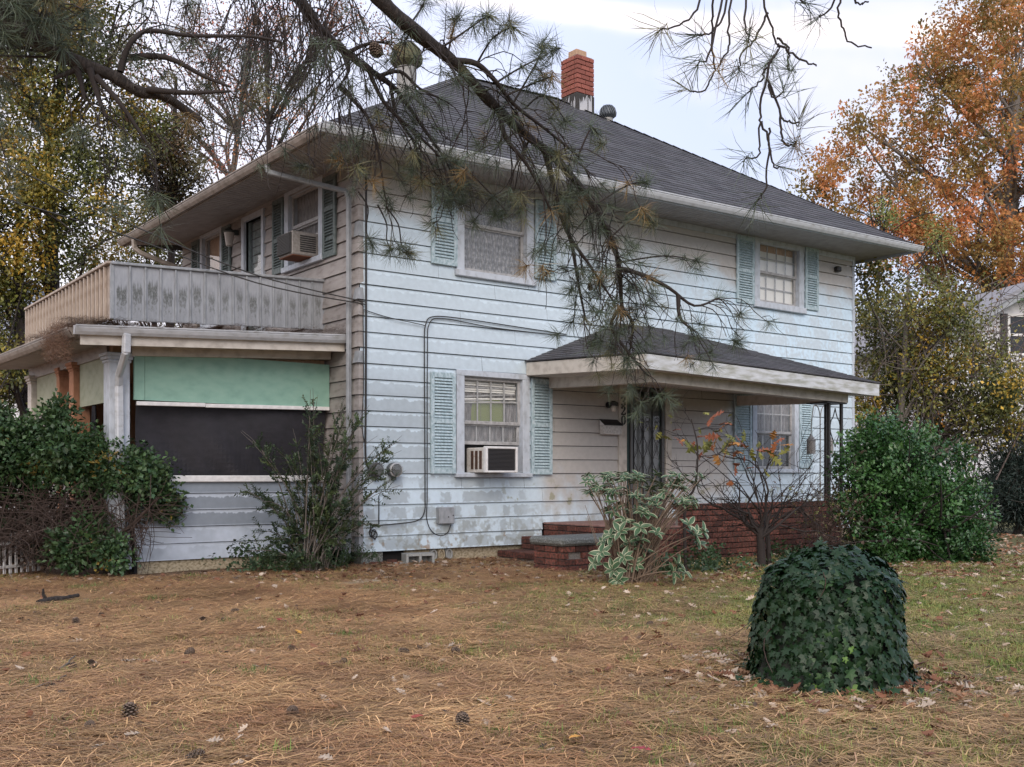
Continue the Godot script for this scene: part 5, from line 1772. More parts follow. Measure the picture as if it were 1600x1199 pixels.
# a whole tree: trunk, limbs reaching into the blobs, and foliage
func grow(called: String, label: String, category: String, base: Vector3, top: Vector3, r: float, blobs: Array, n: int, meshes: Array, pal: Array, size: float, limbs: int, bark: Material, gap := 0.0, freq := 0.25, group := "", m: Material = null) -> Node3D:
	var t := thing(called, label, category, base, group)
	var g := Geo.new()
	var mid := base.lerp(top, 0.5) + Vector3(rr(-0.4, 0.4), 0, rr(-0.4, 0.4))
	var tp := bez(Vector3.ZERO, mid - base, top - base, 10)
	var tr := taper(r, r * 0.25, 11)
	tr[0] = r * 1.35
	g.tube(tp, tr, 10)
	put("trunk", g, bark, t)
	g = Geo.new()
	for i in limbs:
		var e := inside(blobs, 0.5) - base
		var want := e.y - Vector2(e.x, e.z).length() * rr(0.5, 1.0)
		var k := clampi(int(want / maxf(tp[10].y, 0.1) * 10.0), 2, 9)
		var s: Vector3 = tp[k]
		var c := s.lerp(e, 0.5) + Vector3(0, rr(-0.3, 0.4) * (e - s).length() * 0.3, 0) + rdir() * 0.2 * (e - s).length()
		var lr: float = tr[k] * rr(0.25, 0.5)
		var lp := bez(s, c, e, 7)
		g.tube(lp, taper(lr, 0.02, 8), 5, false)
		for j in 4:
			var q: Vector3 = lp[rng.randi_range(3, 7)]
			var f := q + rdir() * rr(0.5, 1.6) + Vector3(0, 0.3, 0)
			g.tube(bez(q, q.lerp(f, 0.5) + rdir() * 0.15, f, 4), taper(lr * 0.35 + 0.008, 0.006, 5), 4, false)
	put("limbs", g, bark, t)
	var f := noise(freq, int(base.x * 10) + 3, 2)
	var per := []
	var cols := []
	for mm in meshes:
		per.append([]); cols.append([])
	var made := 0
	var tries := 0
	while made < n and tries < n * 6:
		tries += 1
		var p := inside(blobs, 0.6)
		var v := f.get_noise_3d(p.x * 2.0, p.y * 2.0, p.z * 2.0)
		if v < -0.5 + gap: continue
		var k := rng.randi() % meshes.size()
		per[k].append(Transform3D(Basis(rdir(), rr(0, TAU)).scaled(Vector3.ONE * size * rr(0.7, 1.25)), p - base))
		var w := clampf(0.5 + 0.9 * f.get_noise_3d(p.z * 1.1 + 40, p.y * 1.1, p.x * 1.1) + rr(-0.3, 0.3), 0, 0.999) * (pal.size() - 1)
		var c: Color = (pal[int(w)] as Color).lerp(pal[int(w) + 1], w - int(w))
		cols[k].append(c * rr(0.75, 1.25))
		made += 1
	for k in meshes.size():
		if not per[k].is_empty(): many("foliage", meshes[k], m if m else M.leaf, per[k], cols[k], t)
	return t

# ---------------------------------------------------------------- shrubs round the house
func plants() -> void:
	var g: Geo
	var small := [cluster(16, 0.13, 0.062, 0.021, 201), cluster(16, 0.13, 0.062, 0.021, 202), cluster(14, 0.14, 0.068, 0.025, 203)]
	# vine-grown hedge at left
	var base := at(70, 895, 12.7)
	base.y = 0
	var t := thing("vine_hedge", "overgrown green vine mound with brown dead stems before the sunroom", "hedge", base)
	var blobs := pix_blobs([[-60, 700, 70], [10, 690, 52], [60, 708, 58], [115, 715, 55], [165, 735, 50], [205, 740, 45], [240, 748, 32], [258, 785, 28], [270, 800, 18], [215, 790, 30], [-30, 665, 45], [20, 730, 60], [150, 838, 36], [112, 862, 34], [178, 865, 26], [235, 770, 34], [90, 650, 26]], 12.5, 0.35)
	var xf := [[], [], []]
	var cols := [[], [], []]
	for i in 2150:
		var p := inside(blobs, 0.72)
		var k := rng.randi() % 3
		xf[k].append(Transform3D(Basis(rdir(), rr(0, TAU)).scaled(Vector3.ONE * rr(0.7, 1.3)), p - base))
		var v := rr(0.6, 1.3)
		cols[k].append(Color(0.035, 0.082, 0.030).lerp(Color(0.075, 0.135, 0.045), clampf(rr(-0.3, 0.9), 0, 1)) * v if rng.randf() > 0.02 else Color(0.22, 0.16, 0.03))
	for k in 3: many("foliage", small[k], M.leaf, xf[k], cols[k], t)
	g = Geo.new()
	for i in 950:
		var a := at(rr(-60, 250), rr(740, 830), 12.55 + rr(-0.5, 0.5)) - base
		var b := at(rr(-60, 230), rr(840, 905), 12.5 + rr(-0.5, 0.4)) - base
		b.y = maxf(b.y, 0.01)
		if (b - a).length() > 1.1: continue
		g.tube(bez(a, a.lerp(b, 0.5) + rdir() * rr(0.05, 0.3), b, 5), taper(rr(0.003, 0.007), 0.003, 6), 3, false)
	for i in 190:   # a thatch of stems running sideways
		var a := at(rr(-60, 215), rr(770, 850), 12.35 + rr(-0.3, 0.3)) - base
		var b := a + Vector3(rr(-0.7, 0.7), rr(-0.2, 0.15), rr(-0.3, 0.3))
		g.tube(bez(a, a.lerp(b, 0.5) + rdir() * rr(0.05, 0.2), b, 5), taper(rr(0.003, 0.006), 0.003, 6), 3, false)
	put("dead_stems", g, M.vine, t, "stuff")
	var dx := []
	var dc := []
	for i in 520:
		var p := at(rr(-70, 215), rr(770, 880), 12.75 + rr(-0.2, 0.5)) - base
		p.y = maxf(p.y, 0.03)
		dx.append(Transform3D(Basis(rdir(), rr(0, TAU)).scaled(Vector3.ONE * rr(0.7, 1.2)), p))
		dc.append((Color(0.05, 0.032, 0.024) if rng.randf() < 0.75 else Color(0.03, 0.05, 0.022)) * rr(0.5, 1.4))
	many("withered_leaves", small[2], M.dry, dx, dc, t)
	g = Geo.new()
	g.tube(bez(at(175, 845, 12.5) - base, at(205, 825, 12.4) - base, at(245, 780, 12.3) - base, 6), taper(0.028, 0.014, 7), 6)
	for i in 26:
		var a := at(rr(205, 250), rr(775, 810), 12.35) - base
		var b := at(rr(230, 300), rr(740, 835), 12.2 + rr(-0.3, 0.3)) - base
		g.tube(bez(a, a.lerp(b, 0.5) + rdir() * 0.12, b, 5), taper(0.005, 0.002, 6), 3, false)
	put("bent_stem", g, M.vine, t)
	# privet at the house corner
	base = at(492, 893, 13.05)
	base.y = 0
	t = thing("privet_shrub", "straggly small leaved green shrub growing up the house corner", "shrub", base)
	var spr := [sprig(7, 0.16, 0.038, 0.012, 211), sprig(8, 0.18, 0.042, 0.013, 212)]
	g = Geo.new()
	xf = [[], []]
	cols = [[], []]
	var ends := [[385, 690], [400, 790], [415, 835], [392, 745], [440, 700], [470, 650], [485, 625], [500, 680], [520, 720], [545, 650], [560, 690], [550, 630], [578, 655], [612, 700], [628, 742], [610, 690], [590, 830], [450, 760], [540, 780], [430, 865], [390, 860], [565, 850], [500, 800], [520, 850], [460, 860]]
	for i in 66:
		var en: Array = ends[i % ends.size()]
		var e := at(en[0] + rr(-22, 22), en[1] + rr(-25, 25), 12.9 + rr(-0.5, 0.5)) - base
		var s := Vector3(rr(-0.2, 0.2), 0, rr(-0.15, 0.15))
		var c := s.lerp(e, 0.6) + Vector3(-e.x * 0.25, rr(0.1, 0.4), -e.z * 0.2)
		var p := bez(s, c, e, 9)
		g.tube(p, taper(rr(0.006, 0.014), 0.002, 10), 4, false)
		for q in 14:
			var f := rr(0.2, 1.0)
			var o := p[int(f * 8)].lerp(p[int(f * 8) + 1], fmod(f * 8.0, 1.0))
			var d := (p[int(f * 8) + 1] - p[int(f * 8)]).normalized() + rdir() * 0.9
			var k := rng.randi() % 2
			xf[k].append(Transform3D(aim(d, rr(0.7, 1.2), rr(0, 6)), o))
			cols[k].append(Color(0.024, 0.050, 0.020).lerp(Color(0.085, 0.12, 0.04), pow(rng.randf(), 2.5)) * rr(0.7, 1.2))
	for i in 110:
		var k := rng.randi() % 2
		xf[k].append(Transform3D(aim(rdir() + Vector3(0, 0.8, 0), rr(0.8, 1.2)), Vector3(rr(-0.8, 0.7), rr(0.02, 0.2), rr(-0.5, 0.5))))
		cols[k].append(Color(0.03, 0.06, 0.02))
	put("stems", g, M.bark_grey, t)
	for k in 2: many("foliage", spr[k], M.leaf, xf[k], cols[k], t)
	# big round evergreen at right
	base = at(1430, 895, 14.3)
	base.y = 0
	blobs = pix_blobs([[1385, 730, 74], [1375, 695, 45], [1435, 755, 84], [1395, 815, 80], [1470, 815, 74], [1485, 850, 56], [1350, 800, 44], [1440, 845, 62], [1390, 850, 50], [1340, 740, 36], [1365, 652, 15], [1405, 650, 12], [1330, 705, 14], [1500, 705, 13], [1528, 770, 15], [1535, 865, 18], [1520, 830, 16], [1450, 672, 12], [1318, 780, 16], [1430, 885, 26], [1480, 888, 22]], 14.3, 0.35)
	var gl := [cluster(22, 0.15, 0.058, 0.020, 221, -0.4), cluster(22, 0.15, 0.062, 0.021, 222, -0.4), cluster(20, 0.14, 0.055, 0.02, 223, -0.4)]
	grow("evergreen_bush", "large round glossy evergreen bush right of the porch", "bush", base, base + Vector3(0, 1.5, 0), 0.09, blobs, 2100, gl, [Color(0.015, 0.048, 0.013), Color(0.030, 0.088, 0.022), Color(0.062, 0.145, 0.040)], 1.0, 9, M.bark, 0.20, 1.1, "", M.gloss)
	# dark conifer-like shrub beyond it
	base = at(1590, 830, 21.5)
	base.y = 0
	blobs = pix_blobs([[1560, 790, 40], [1600, 770, 55], [1640, 780, 60], [1575, 735, 36], [1625, 720, 50], [1545, 760, 26]], 21.5, 0.4)
	grow("dark_shrub", "dark blue green shrub at the right edge", "shrub", base, base + Vector3(0, 1.4, 0), 0.08, blobs, 900, [cluster(26, 0.2, 0.12, 0.012, 231, 0.7), cluster(26, 0.2, 0.12, 0.012, 232, 0.7)], [Color(0.016, 0.030, 0.024), Color(0.03, 0.05, 0.042)], 1.0, 14, M.bark, 0.0, 0.8)
	variegated()
	sapling()
	ivy_stump()
	# low weeds along the wall foot and in front of the porch
	var weeds := [[1105, 872, 12.9, 40, "leafy green weeds beside the porch wall"], [1060, 880, 12.6, 22, "small weed clump between shrub and sapling"], [400, 890, 13.0, 40, "low green weeds below the sunroom wall"], [1250, 860, 13.6, 46, "dark leafy growth behind the ivy stump"]]
	for e in weeds:
		var o := at(e[0], e[1], e[2])
		o.y = 0
		var w := thing("weed_clump", e[4], "weeds", o)
		var fx := []
		var fc := []
		for i in e[3]:
			fx.append(Transform3D(Basis(rdir(), rr(0, TAU)).scaled(Vector3.ONE * rr(0.6, 1.1)), Vector3(rng.randfn(0, 0.26), absf(rng.randfn(0, 0.12)) + 0.04, rng.randfn(0, 0.2))))
			fc.append(Color(0.035, 0.07, 0.028) * rr(0.6, 1.5))
		many("foliage", small[2], M.leaf, fx, fc, w)

func margin_leaf() -> ArrayMesh:   # green blade with a cream edge, one unit long on +z
	var g := Geo.new()
	var n := 6
	var W := func(t: float) -> float: return 0.235 * pow(sin(PI * pow(t, 0.85)), 0.8)
	for i in n:
		var t0 := float(i) / n
		var t1 := float(i + 1) / n
		for s in [-1.0, 1.0]:
			var P := func(t: float, f: float) -> Vector3:
				var w: float = W.call(t) * f
				return Vector3(s * w, 0.10 * absf(w) / 0.235 - 0.22 * t * t + 0.02 * sin(t * 9.0) * f, t)
			var gr := Color(0.050, 0.105, 0.050)
			var cr := Color(0.44, 0.45, 0.31)
			for q in [[0.0, 0.80, gr], [0.80, 1.0, cr]]:
				var a: Vector3 = P.call(t0, q[0])
				var b: Vector3 = P.call(t0, q[1])
				var c: Vector3 = P.call(t1, q[1])
				var d: Vector3 = P.call(t1, q[0])
				var col: Color = q[2]
				if s > 0:
					g.tri_c(a, d, c, col, col, col); g.tri_c(a, c, b, col, col, col)
				else:
					g.tri_c(a, c, d, col, col, col); g.tri_c(a, b, c, col, col, col)
	return g.mesh()

func variegated() -> void:
	var base := at(985, 912, 11.45)
	base.y = 0
	var t := thing("variegated_shrub", "leggy shrub with cream edged green leaves before the porch", "shrub", base)
	var lf := margin_leaf()
	var g := Geo.new()
	var tips := []
	# tops of the whorls, by sight line and distance
	var spots := []
	for i in 105: spots.append([rr(915, 1100), 742 + 60 * pow(rng.randf(), 1.3), 11.6 + rr(-0.5, 0.55), 0.09])
	for e in [[975, 815], [960, 800], [1000, 825], [955, 838], [985, 850], [1005, 860], [940, 865], [930, 880], [958, 890], [975, 872], [1000, 845], [1025, 835], [992, 882], [945, 848], [1010, 805], [970, 832]]:
		spots.append([e[0], e[1], 11.2 + rr(-0.2, 0.15), 0.125])
	for e in [[1085, 836], [1092, 850], [1075, 822], [1058, 882], [1068, 895], [1098, 832], [966, 908], [1050, 895]]:
		spots.append([e[0], e[1], 11.1 + rr(-0.15, 0.15), 0.125])
	var leaves := []
	for e in spots:
		var p := at(e[0], e[1], e[2]) - base
		var s := Vector3(rr(-0.18, 0.18), 0, rr(-0.14, 0.14))
		var c := s.lerp(p, 0.55) + Vector3(-p.x * 0.2, 0.12, 0)
		g.tube(bez(s, c, p, 8), taper(rr(0.008, 0.013), 0.004, 9), 5, false)
		var ax := ((p - c).normalized() + Vector3(0, 0.6, 0) + FW * -0.35).normalized()
		var n := rng.randi_range(6, 9)
		for k in n:
			var b := aim(ax, 1.0, TAU * k / n + rr(-0.2, 0.2))
			var d := (b.x * 1.0 + ax * rr(-0.15, 0.75)).normalized()
			var up := (ax - d * ax.dot(d)).normalized()
			leaves.append(Transform3D(Basis(up.cross(d), up, d).scaled(Vector3.ONE * e[3] * rr(0.75, 1.2)), p + ax * rr(-0.02, 0.02)))
	for i in 60:   # bare basal stems
		var s := Vector3(rr(-0.22, 0.28), 0, rr(-0.15, 0.15))
		var p := s * 1.6 + Vector3(rr(-0.15, 0.2), rr(0.5, 1.05), rr(-0.2, 0.2))
		g.tube(bez(s, s.lerp(p, 0.5) + rdir() * 0.06, p, 6), taper(rr(0.005, 0.010), 0.003, 7), 4, false)
	put("stems", g, nmat([[0.0, 0.10, 0.07, 0.05], [1.0, 0.24, 0.18, 0.13]], 0.9, Vector3(3, 3, 3), 111), t)
	pick(t, "leaf", lf, M.leaf, leaves, base, [])

# the 300 nearest leaves as parts of their own, the rest as one
func pick(t: Node3D, called: String, lf: Mesh, m: Material, xf: Array, base: Vector3, cols: Array) -> void:
	var order := []
	for i in xf.size(): order.append([((xf[i] as Transform3D).origin + base).distance_squared_to(EYE), i])
	order.sort_custom(func(a, b): return a[0] < b[0])
	var rest := []
	var rc := []
	for k in order.size():
		var i: int = order[k][1]
		if k < 300:
			var o := put(called, lf, m, t)
			o.transform = xf[i]
			if not cols.is_empty(): o.material_override = m if cols[i] is Color else cols[i]
		else:
			rest.append(xf[i])
	if not rest.is_empty(): many("leaf_mass", lf, m, rest, [], t)

func sapling() -> void:
	var base := at(1190, 890, 13.35)
	base.y = 0
	var t := thing("bare_sapling", "bare multi stemmed young tree with few orange oak leaves before the porch", "tree", base)
	var g := Geo.new()
	var tips := []
	for e in [[0.0, 0.0, 0.055], [0.13, 0.02, 0.03], [0.2, -0.05, 0.025]]:
		var o := Vector3(e[0], 0, e[1])
		var mid := Vector3(e[0] * 0.6 + rr(-0.05, 0.05), 0.55, e[1])
		var p := bez(o, o.lerp(mid, 0.5) + Vector3(0.03, 0, 0), mid, 5)
		g.tube(p, taper(e[2] * 1.1, e[2] * 0.8, 6), 8, false)
		for i in 8 if e[2] > 0.04 else 5:
			var d := (RT * rr(-1.3, 1.2) + Vector3(0, rr(0.25, 1.2), 0) + FW * rr(-0.5, 0.3)).normalized()
			twigs(g, mid - Vector3(0, rr(0.0, 0.2), 0), d, rr(0.40, 0.66), e[2] * 0.40, 3, 0.06, 0.8, tips, 0.28)
	put("stems", g, M.twig, t)
	var ol := [oak_leaf(301, 0.5), oak_leaf(302, -0.4)]
	var pal := [Color(0.30, 0.10, 0.03), Color(0.36, 0.17, 0.04), Color(0.13, 0.14, 0.03), Color(0.20, 0.20, 0.04), Color(0.24, 0.08, 0.04)]
	var lm := []
	for c in pal:
		var m := leafmat(0.6, 0.35)
		m.albedo_color = (c as Color).linear_to_srgb()
		lm.append(m)
	for e in [[1100, 690], [1112, 700], [1125, 688], [1130, 706], [1142, 700], [1150, 712], [1160, 698], [1105, 712], [1085, 695], [1192, 702], [1200, 712], [1210, 700], [1172, 735], [1168, 720], [1120, 670], [1133, 662], [1062, 690], [1045, 682], [1075, 700], [1205, 722], [1215, 690], [1140, 755], [1110, 655], [1028, 680], [1090, 712], [1155, 690], [1082, 702], [1098, 694], [1138, 682], [1152, 722], [1178, 712], [1188, 715], [1222, 705], [1232, 695], [1210, 682], [1160, 680], [1055, 672], [1120, 722], [1146, 735], [1200, 738], [1105, 645], [1122, 652], [1118, 693], [1136, 695], [1146, 690], [1108, 702], [1128, 712], [1156, 705], [1166, 706], [1094, 686], [1196, 708], [1207, 706], [1214, 715], [1186, 698], [1112, 680], [1098, 672], [1126, 672], [1070, 684]]:
		var o := put("leaf", ol[rng.randi() % 2], lm[rng.randi() % lm.size()], t)
		o.transform = Transform3D(Basis(rdir(), rr(0, TAU)).scaled(Vector3.ONE * rr(0.12, 0.22)), at(e[0] + rr(-3, 3), e[1] + rr(-3, 3), 12.95 + rr(-0.2, 0.2)) - base)
	g = Geo.new()   # the long shoots that carry them
	for e in [[1100, 690], [1150, 700], [1205, 705], [1062, 690], [1130, 665], [1172, 730]]:
		var a := Vector3(rr(-0.05, 0.1), rr(0.55, 0.8), 0)
		var b := at(e[0], e[1], 12.95) - base
		g.tube(bez(a, a.lerp(b, 0.5) + Vector3(0, 0.12, 0), b, 7), taper(0.010, 0.003, 8), 4, false)
	put("shoot", g, M.twig, t)
	# a thinner stem to its left
	base = at(1072, 872, 12.4)
	base.y = 0
	t = thing("thin_sapling", "single thin dark sapling between variegated shrub and bare tree", "tree", base)
	g = Geo.new()
	tips = []
	var p := spline([Vector3.ZERO, at(1070, 795, 12.4) - base, at(1086, 760, 12.4) - base, at(1090, 700, 12.4) - base, at(1080, 655, 12.4) - base], 4)
	g.tube(p, taper(0.022, 0.006, p.size()), 6)
	for i in 10: twigs(g, p[rng.randi_range(6, p.size() - 2)], (RT * rr(-1, 1) + Vector3(0, rr(0.0, 0.9), 0)).normalized(), rr(0.2, 0.4), 0.006, 2, 0.05, 0.6, tips)
	put("stem", g, M.twig, t)
	for i in 12:
		var e: Array = tips[rng.randi() % tips.size()]
		var o := put("leaf", ol[i % 2], lm[2 + i % 2], t)
		o.transform = Transform3D(Basis(rdir(), rr(0, TAU)).scaled(Vector3.ONE * rr(0.05, 0.09)), e[0])
	# brown twiggy shrub left of the evergreen
	base = at(1292, 868, 14.2)
	base.y = 0
	t = thing("twiggy_shrub", "dead brown twiggy shrub against the left of the evergreen bush", "shrub", base)
	g = Geo.new()
	tips = []
	for i in 26: twigs(g, Vector3(rr(-0.25, 0.25), 0, rr(-0.2, 0.2)), (Vector3(0, 1, 0) + rdir() * 0.5).normalized(), rr(0.35, 0.6), 0.008, 3, 0.1, 0.7, tips)
	put("stems", g, M.vine, t, "stuff")
	var fx := []
	var fc := []
	for e in tips:
		if rng.randf() < 0.35: continue
		fx.append(Transform3D(aim(e[1] + rdir() * 0.6, rr(0.5, 1.0)), e[0]))
		fc.append(Color(0.09, 0.06, 0.045) * rr(0.6, 1.4) if rng.randf() < 0.8 else Color(0.16, 0.17, 0.05))
	many("foliage", sprig(4, 0.10, 0.03, 0.010, 333), M.dry, fx, fc, t)

func ivy_leaf() -> ArrayMesh:
	var g := Geo.new()
	var pr := [Vector2(0, 0), Vector2(0.20, -0.10), Vector2(0.46, 0.02), Vector2(0.28, 0.30), Vector2(0.52, 0.56), Vector2(0.20, 0.62), Vector2(0, 1.0)]
	for s in [-1.0, 1.0]:
		for i in pr.size() - 1:
			var A := Vector3(0, 0.0, 0.30)
			var b := Vector3(pr[i].x * s, -0.14 * pr[i].length(), pr[i].y)
			var d := Vector3(pr[i + 1].x * s, -0.14 * pr[i + 1].length(), pr[i + 1].y)
			var c0 := Color(1.25, 1.25, 1.2)
			var c1 := Color(0.85, 0.9, 0.85)
			if s > 0: g.tri_c(A, d, b, c0, c1, c1)
			else: g.tri_c(A, b, d, c0, c1, c1)
	return g.mesh()

func ivy_stump() -> void:
	var base := at(1297, 1000, 6.05)
	base.y = 0
	var t := thing("ivy_stump", "low tree stump completely covered with dark green ivy", "stump", base)
	var g := Geo.new()
	g.lathe([[0.45, 0.0], [0.39, 0.2], [0.345, 0.46], [0.28, 0.58], [0.18, 0.66], [0.0, 0.70]], Vector3.ZERO, Basis(), 24)
	put("stump_core", g, mat(0.014, 0.018, 0.012, 0.95), t)
	var lf := ivy_leaf()
	var xf := []
	var mats := []
	var tones := []
	for c in [Color(0.008, 0.024, 0.010), Color(0.012, 0.033, 0.013), Color(0.018, 0.046, 0.017), Color(0.032, 0.070, 0.022), Color(0.10, 0.18, 0.04)]:
		var m := leafmat(rr(0.38, 0.55), 0.12)
		m.metallic_specular = 0.36
		m.albedo_color = (c as Color).linear_to_srgb()
		tones.append(m)
	for i in 4600:
		var a := rr(0, TAU)
		var q := rng.randf()
		var o: Vector3
		var nr: Vector3
		if q < 0.74:
			var y := rr(0.0, 0.64)
			var r := lerpf(0.475, 0.365, pow(y / 0.64, 0.6)) - 0.02 * smoothstep(0.5, 0.64, y) + 0.025 * sin(a * 3.0 + y * 6.0) + rr(-0.015, 0.03)
			o = Vector3(cos(a) * r, y, sin(a) * r)
			nr = Vector3(cos(a), 0.25 + 0.8 * smoothstep(0.5, 0.64, y), sin(a)).normalized()
		elif q < 0.97:
			var r := 0.37 * sqrt(rng.randf())
			o = Vector3(cos(a) * r, 0.775 - 1.05 * r * r + 0.02 * sin(a * 4) + rr(-0.01, 0.02), sin(a) * r)
			nr = Vector3(cos(a) * r * 2.2, 0.9, sin(a) * r * 2.2).normalized()
		else:
			var r := 0.44 + absf(rng.randfn(0, 0.11))
			o = Vector3(cos(a) * r, rr(0.01, 0.06), sin(a) * r)
			nr = Vector3(cos(a) * 0.5, 0.8, sin(a) * 0.5).normalized()
		nr = (nr + rdir() * 0.55).normalized()
		var d := Vector3(rr(-0.5, 0.5), -1.0, rr(-0.5, 0.5)) if q < 0.74 else rdir() + Vector3(cos(a), 0, sin(a))
		d = (d - nr * d.dot(nr)).normalized()
		xf.append(Transform3D(Basis(nr.cross(d), nr, d).scaled(Vector3.ONE * (rr(0.024, 0.052) if rng.randf() < 0.75 else rr(0.05, 0.072))), o))
		mats.append(tones[mini(4, int(pow(rng.randf(), 1.7) * 4.3))])
	pick(t, "ivy_leaf", lf, tones[1], xf, base, mats)
	g = Geo.new()
	for i in 14:
		var a := rr(0, TAU)
		var p := Vector3(cos(a) * 0.4, rr(0.1, 0.7), sin(a) * 0.4)
		g.tube(bez(p, p + Vector3(rr(-0.1, 0.1), -0.1, rr(-0.1, 0.1)), p + Vector3(rr(-0.2, 0.2), -0.25, rr(-0.2, 0.2)), 5), taper(0.003, 0.002, 6), 3, false)
	put("runners", g, M.vine, t, "stuff")

# ---------------------------------------------------------------- trees behind
func trees() -> void:
	var oak := [cluster(26, 0.40, 0.19, 0.055, 401, 0.7), cluster(26, 0.40, 0.19, 0.055, 402, 0.7), cluster(22, 0.42, 0.21, 0.06, 403, 0.7)]
	var fine := [cluster(24, 0.5, 0.13, 0.045, 411), cluster(22, 0.5, 0.14, 0.05, 412), cluster(20, 0.55, 0.15, 0.05, 413)]
	var sparse := [cluster(9, 0.5, 0.12, 0.045, 421), cluster(8, 0.6, 0.12, 0.045, 422)]
	var o: Vector3
	var blobs := []
	# big orange oak to the right
	o = at(1545, 745, 38.0); o.y = 0
	blobs = pix_blobs([[1470, 60, 55], [1540, 30, 85], [1610, 20, 90], [1480, 120, 70], [1410, 150, 60], [1350, 195, 55], [1310, 250, 45], [1275, 300, 38], [1420, 250, 85], [1520, 170, 100], [1610, 150, 110], [1340, 300, 60], [1480, 320, 85], [1590, 300, 100], [1400, 360, 70], [1300, 340, 45], [1540, 400, 75], [1640, 400, 90], [1460, 420, 45], [1680, 100, 110], [1690, 260, 110], [1340, 380, 55], [1290, 270, 40], [1440, 360, 60], [1560, 470, 60]], 38.0, 3.0)
	grow("oak_tree", "tall orange brown oak rising above the right end of the house", "tree", o, at(1590, 120, 38.0), 0.5, blobs, 3000, oak, [Color(0.19, 0.17, 0.055), Color(0.30, 0.21, 0.06), Color(0.46, 0.25, 0.08), Color(0.62, 0.29, 0.10), Color(0.70, 0.30, 0.13)], 0.72, 52, M.bark_grey, 0.40, 0.40, "", M.autumn)
	# smaller olive and yellow growth in front of it
	o = at(1390, 745, 22.5); o.y = 0
	blobs = pix_blobs([[1370, 440, 40], [1400, 500, 60], [1360, 560, 45], [1450, 470, 50], [1490, 560, 50], [1420, 590, 60], [1350, 500, 40], [1500, 500, 45], [1380, 620, 50], [1340, 640, 30], [1480, 620, 55], [1540, 640, 50], [1470, 680, 45], [1530, 560, 40], [1580, 610, 45], [1600, 670, 50], [1440, 540, 45]], 22.5, 1.5)
	grow("understory_tree", "olive and yellow leaved small tree behind the right house corner", "tree", o, at(1420, 430, 22.5), 0.12, blobs, 1450, sparse + [fine[0], fine[1]], [Color(0.06, 0.075, 0.022), Color(0.11, 0.12, 0.032), Color(0.20, 0.20, 0.045), Color(0.46, 0.30, 0.04)], 0.62, 26, M.bark_grey, 0.25, 0.5)
	thicket()
	# pale green sapling top above the roof end
	o = at(1375, 745, 28.0); o.y = 0
	grow("slender_tree", "slender light green tree showing just above the right eave", "tree", o, at(1385, 330, 28.0), 0.08, pix_blobs([[1372, 325, 22], [1385, 345, 20], [1400, 335, 18], [1470, 370, 25], [1460, 345, 18]], 28.0, 0.6), 90, fine, [Color(0.15, 0.19, 0.05), Color(0.24, 0.27, 0.07)], 0.4, 8, M.bark, 0.1, 0.5)
	# left: two dark trunks with green and yellow crowns
	o = at(80, 745, 24.0); o.y = 0
	blobs = pix_blobs([[60, 140, 90], [10, 220, 90], [110, 230, 80], [50, 310, 85], [130, 330, 70], [160, 250, 70], [20, 400, 70], [100, 400, 50], [190, 340, 55], [15, 480, 50], [150, 400, 40], [40, 40, 100], [150, 110, 80], [-40, 100, 90], [210, 190, 60], [110, 30, 80], [-30, -60, 90], [100, -70, 100], [200, 60, 60]], 24.0, 1.8)
	grow("maple_tree", "large green and yellow tree with thick dark trunk left of the balcony", "tree", o, at(70, 150, 24.0), 0.26, blobs, 2300, fine, [Color(0.05, 0.062, 0.015), Color(0.09, 0.11, 0.022), Color(0.16, 0.16, 0.03), Color(0.42, 0.26, 0.03)], 0.62, 40, M.bark, 0.22, 0.4)
	o = at(57, 745, 23.0); o.y = 0
	blobs = pix_blobs([[-20, 330, 60], [30, 460, 45], [-30, 450, 70], [60, 300, 40], [10, 560, 40], [15, 610, 36], [45, 520, 36], [-20, 610, 40], [25, 570, 30]], 23.0, 1.2)
	grow("maple_tree", "thinner leaning dark trunk beside the large green tree", "tree", o, at(30, 250, 23.0), 0.17, blobs, 760, fine, [Color(0.05, 0.06, 0.015), Color(0.11, 0.13, 0.025), Color(0.28, 0.22, 0.03)], 0.6, 18, M.bark, 0.2, 0.4)
	o = at(250, 745, 31.0); o.y = 0
	blobs = pix_blobs([[220, 380, 45], [270, 400, 40], [190, 430, 45], [320, 395, 30], [240, 330, 45], [150, 460, 50], [230, 450, 40], [290, 340, 40]], 31.0, 1.6)
	grow("bright_tree", "bright yellow green low tree seen over the balcony railing", "tree", o, at(250, 350, 31.0), 0.16, blobs, 560, fine, [Color(0.09, 0.10, 0.02), Color(0.19, 0.20, 0.04), Color(0.33, 0.28, 0.06)], 0.62, 22, M.bark, 0.2, 0.4)
	# vine-choked trunk
	o = at(262, 745, 28.0); o.y = 0
	blobs = pix_blobs([[262, 300, 32], [270, 250, 36], [255, 350, 26], [290, 210, 34], [245, 220, 30], [300, 280, 26], [210, 190, 36], [225, 260, 30]], 28.0, 0.7)
	grow("vine_tree", "brown vine choked tree just left of the upper eave", "tree", o, at(275, 120, 28.0), 0.17, blobs, 620, fine, [Color(0.055, 0.045, 0.025), Color(0.09, 0.065, 0.035), Color(0.10, 0.10, 0.03), Color(0.15, 0.09, 0.04)], 0.58, 26, M.bark, 0.12, 0.6)
	# bare trees with reddish leaves
	o = at(300, 745, 33.0); o.y = 0
	blobs = pix_blobs([[330, 110, 60], [400, 80, 60], [370, 190, 45], [300, 60, 60], [460, 130, 45], [430, 200, 35], [260, 140, 60], [500, 70, 40], [200, 90, 60], [150, 40, 60], [340, 30, 70], [420, 20, 60], [280, 200, 50], [380, 130, 60], [320, 170, 50], [440, 230, 35], [340, 240, 40]], 33.0, 2.2)
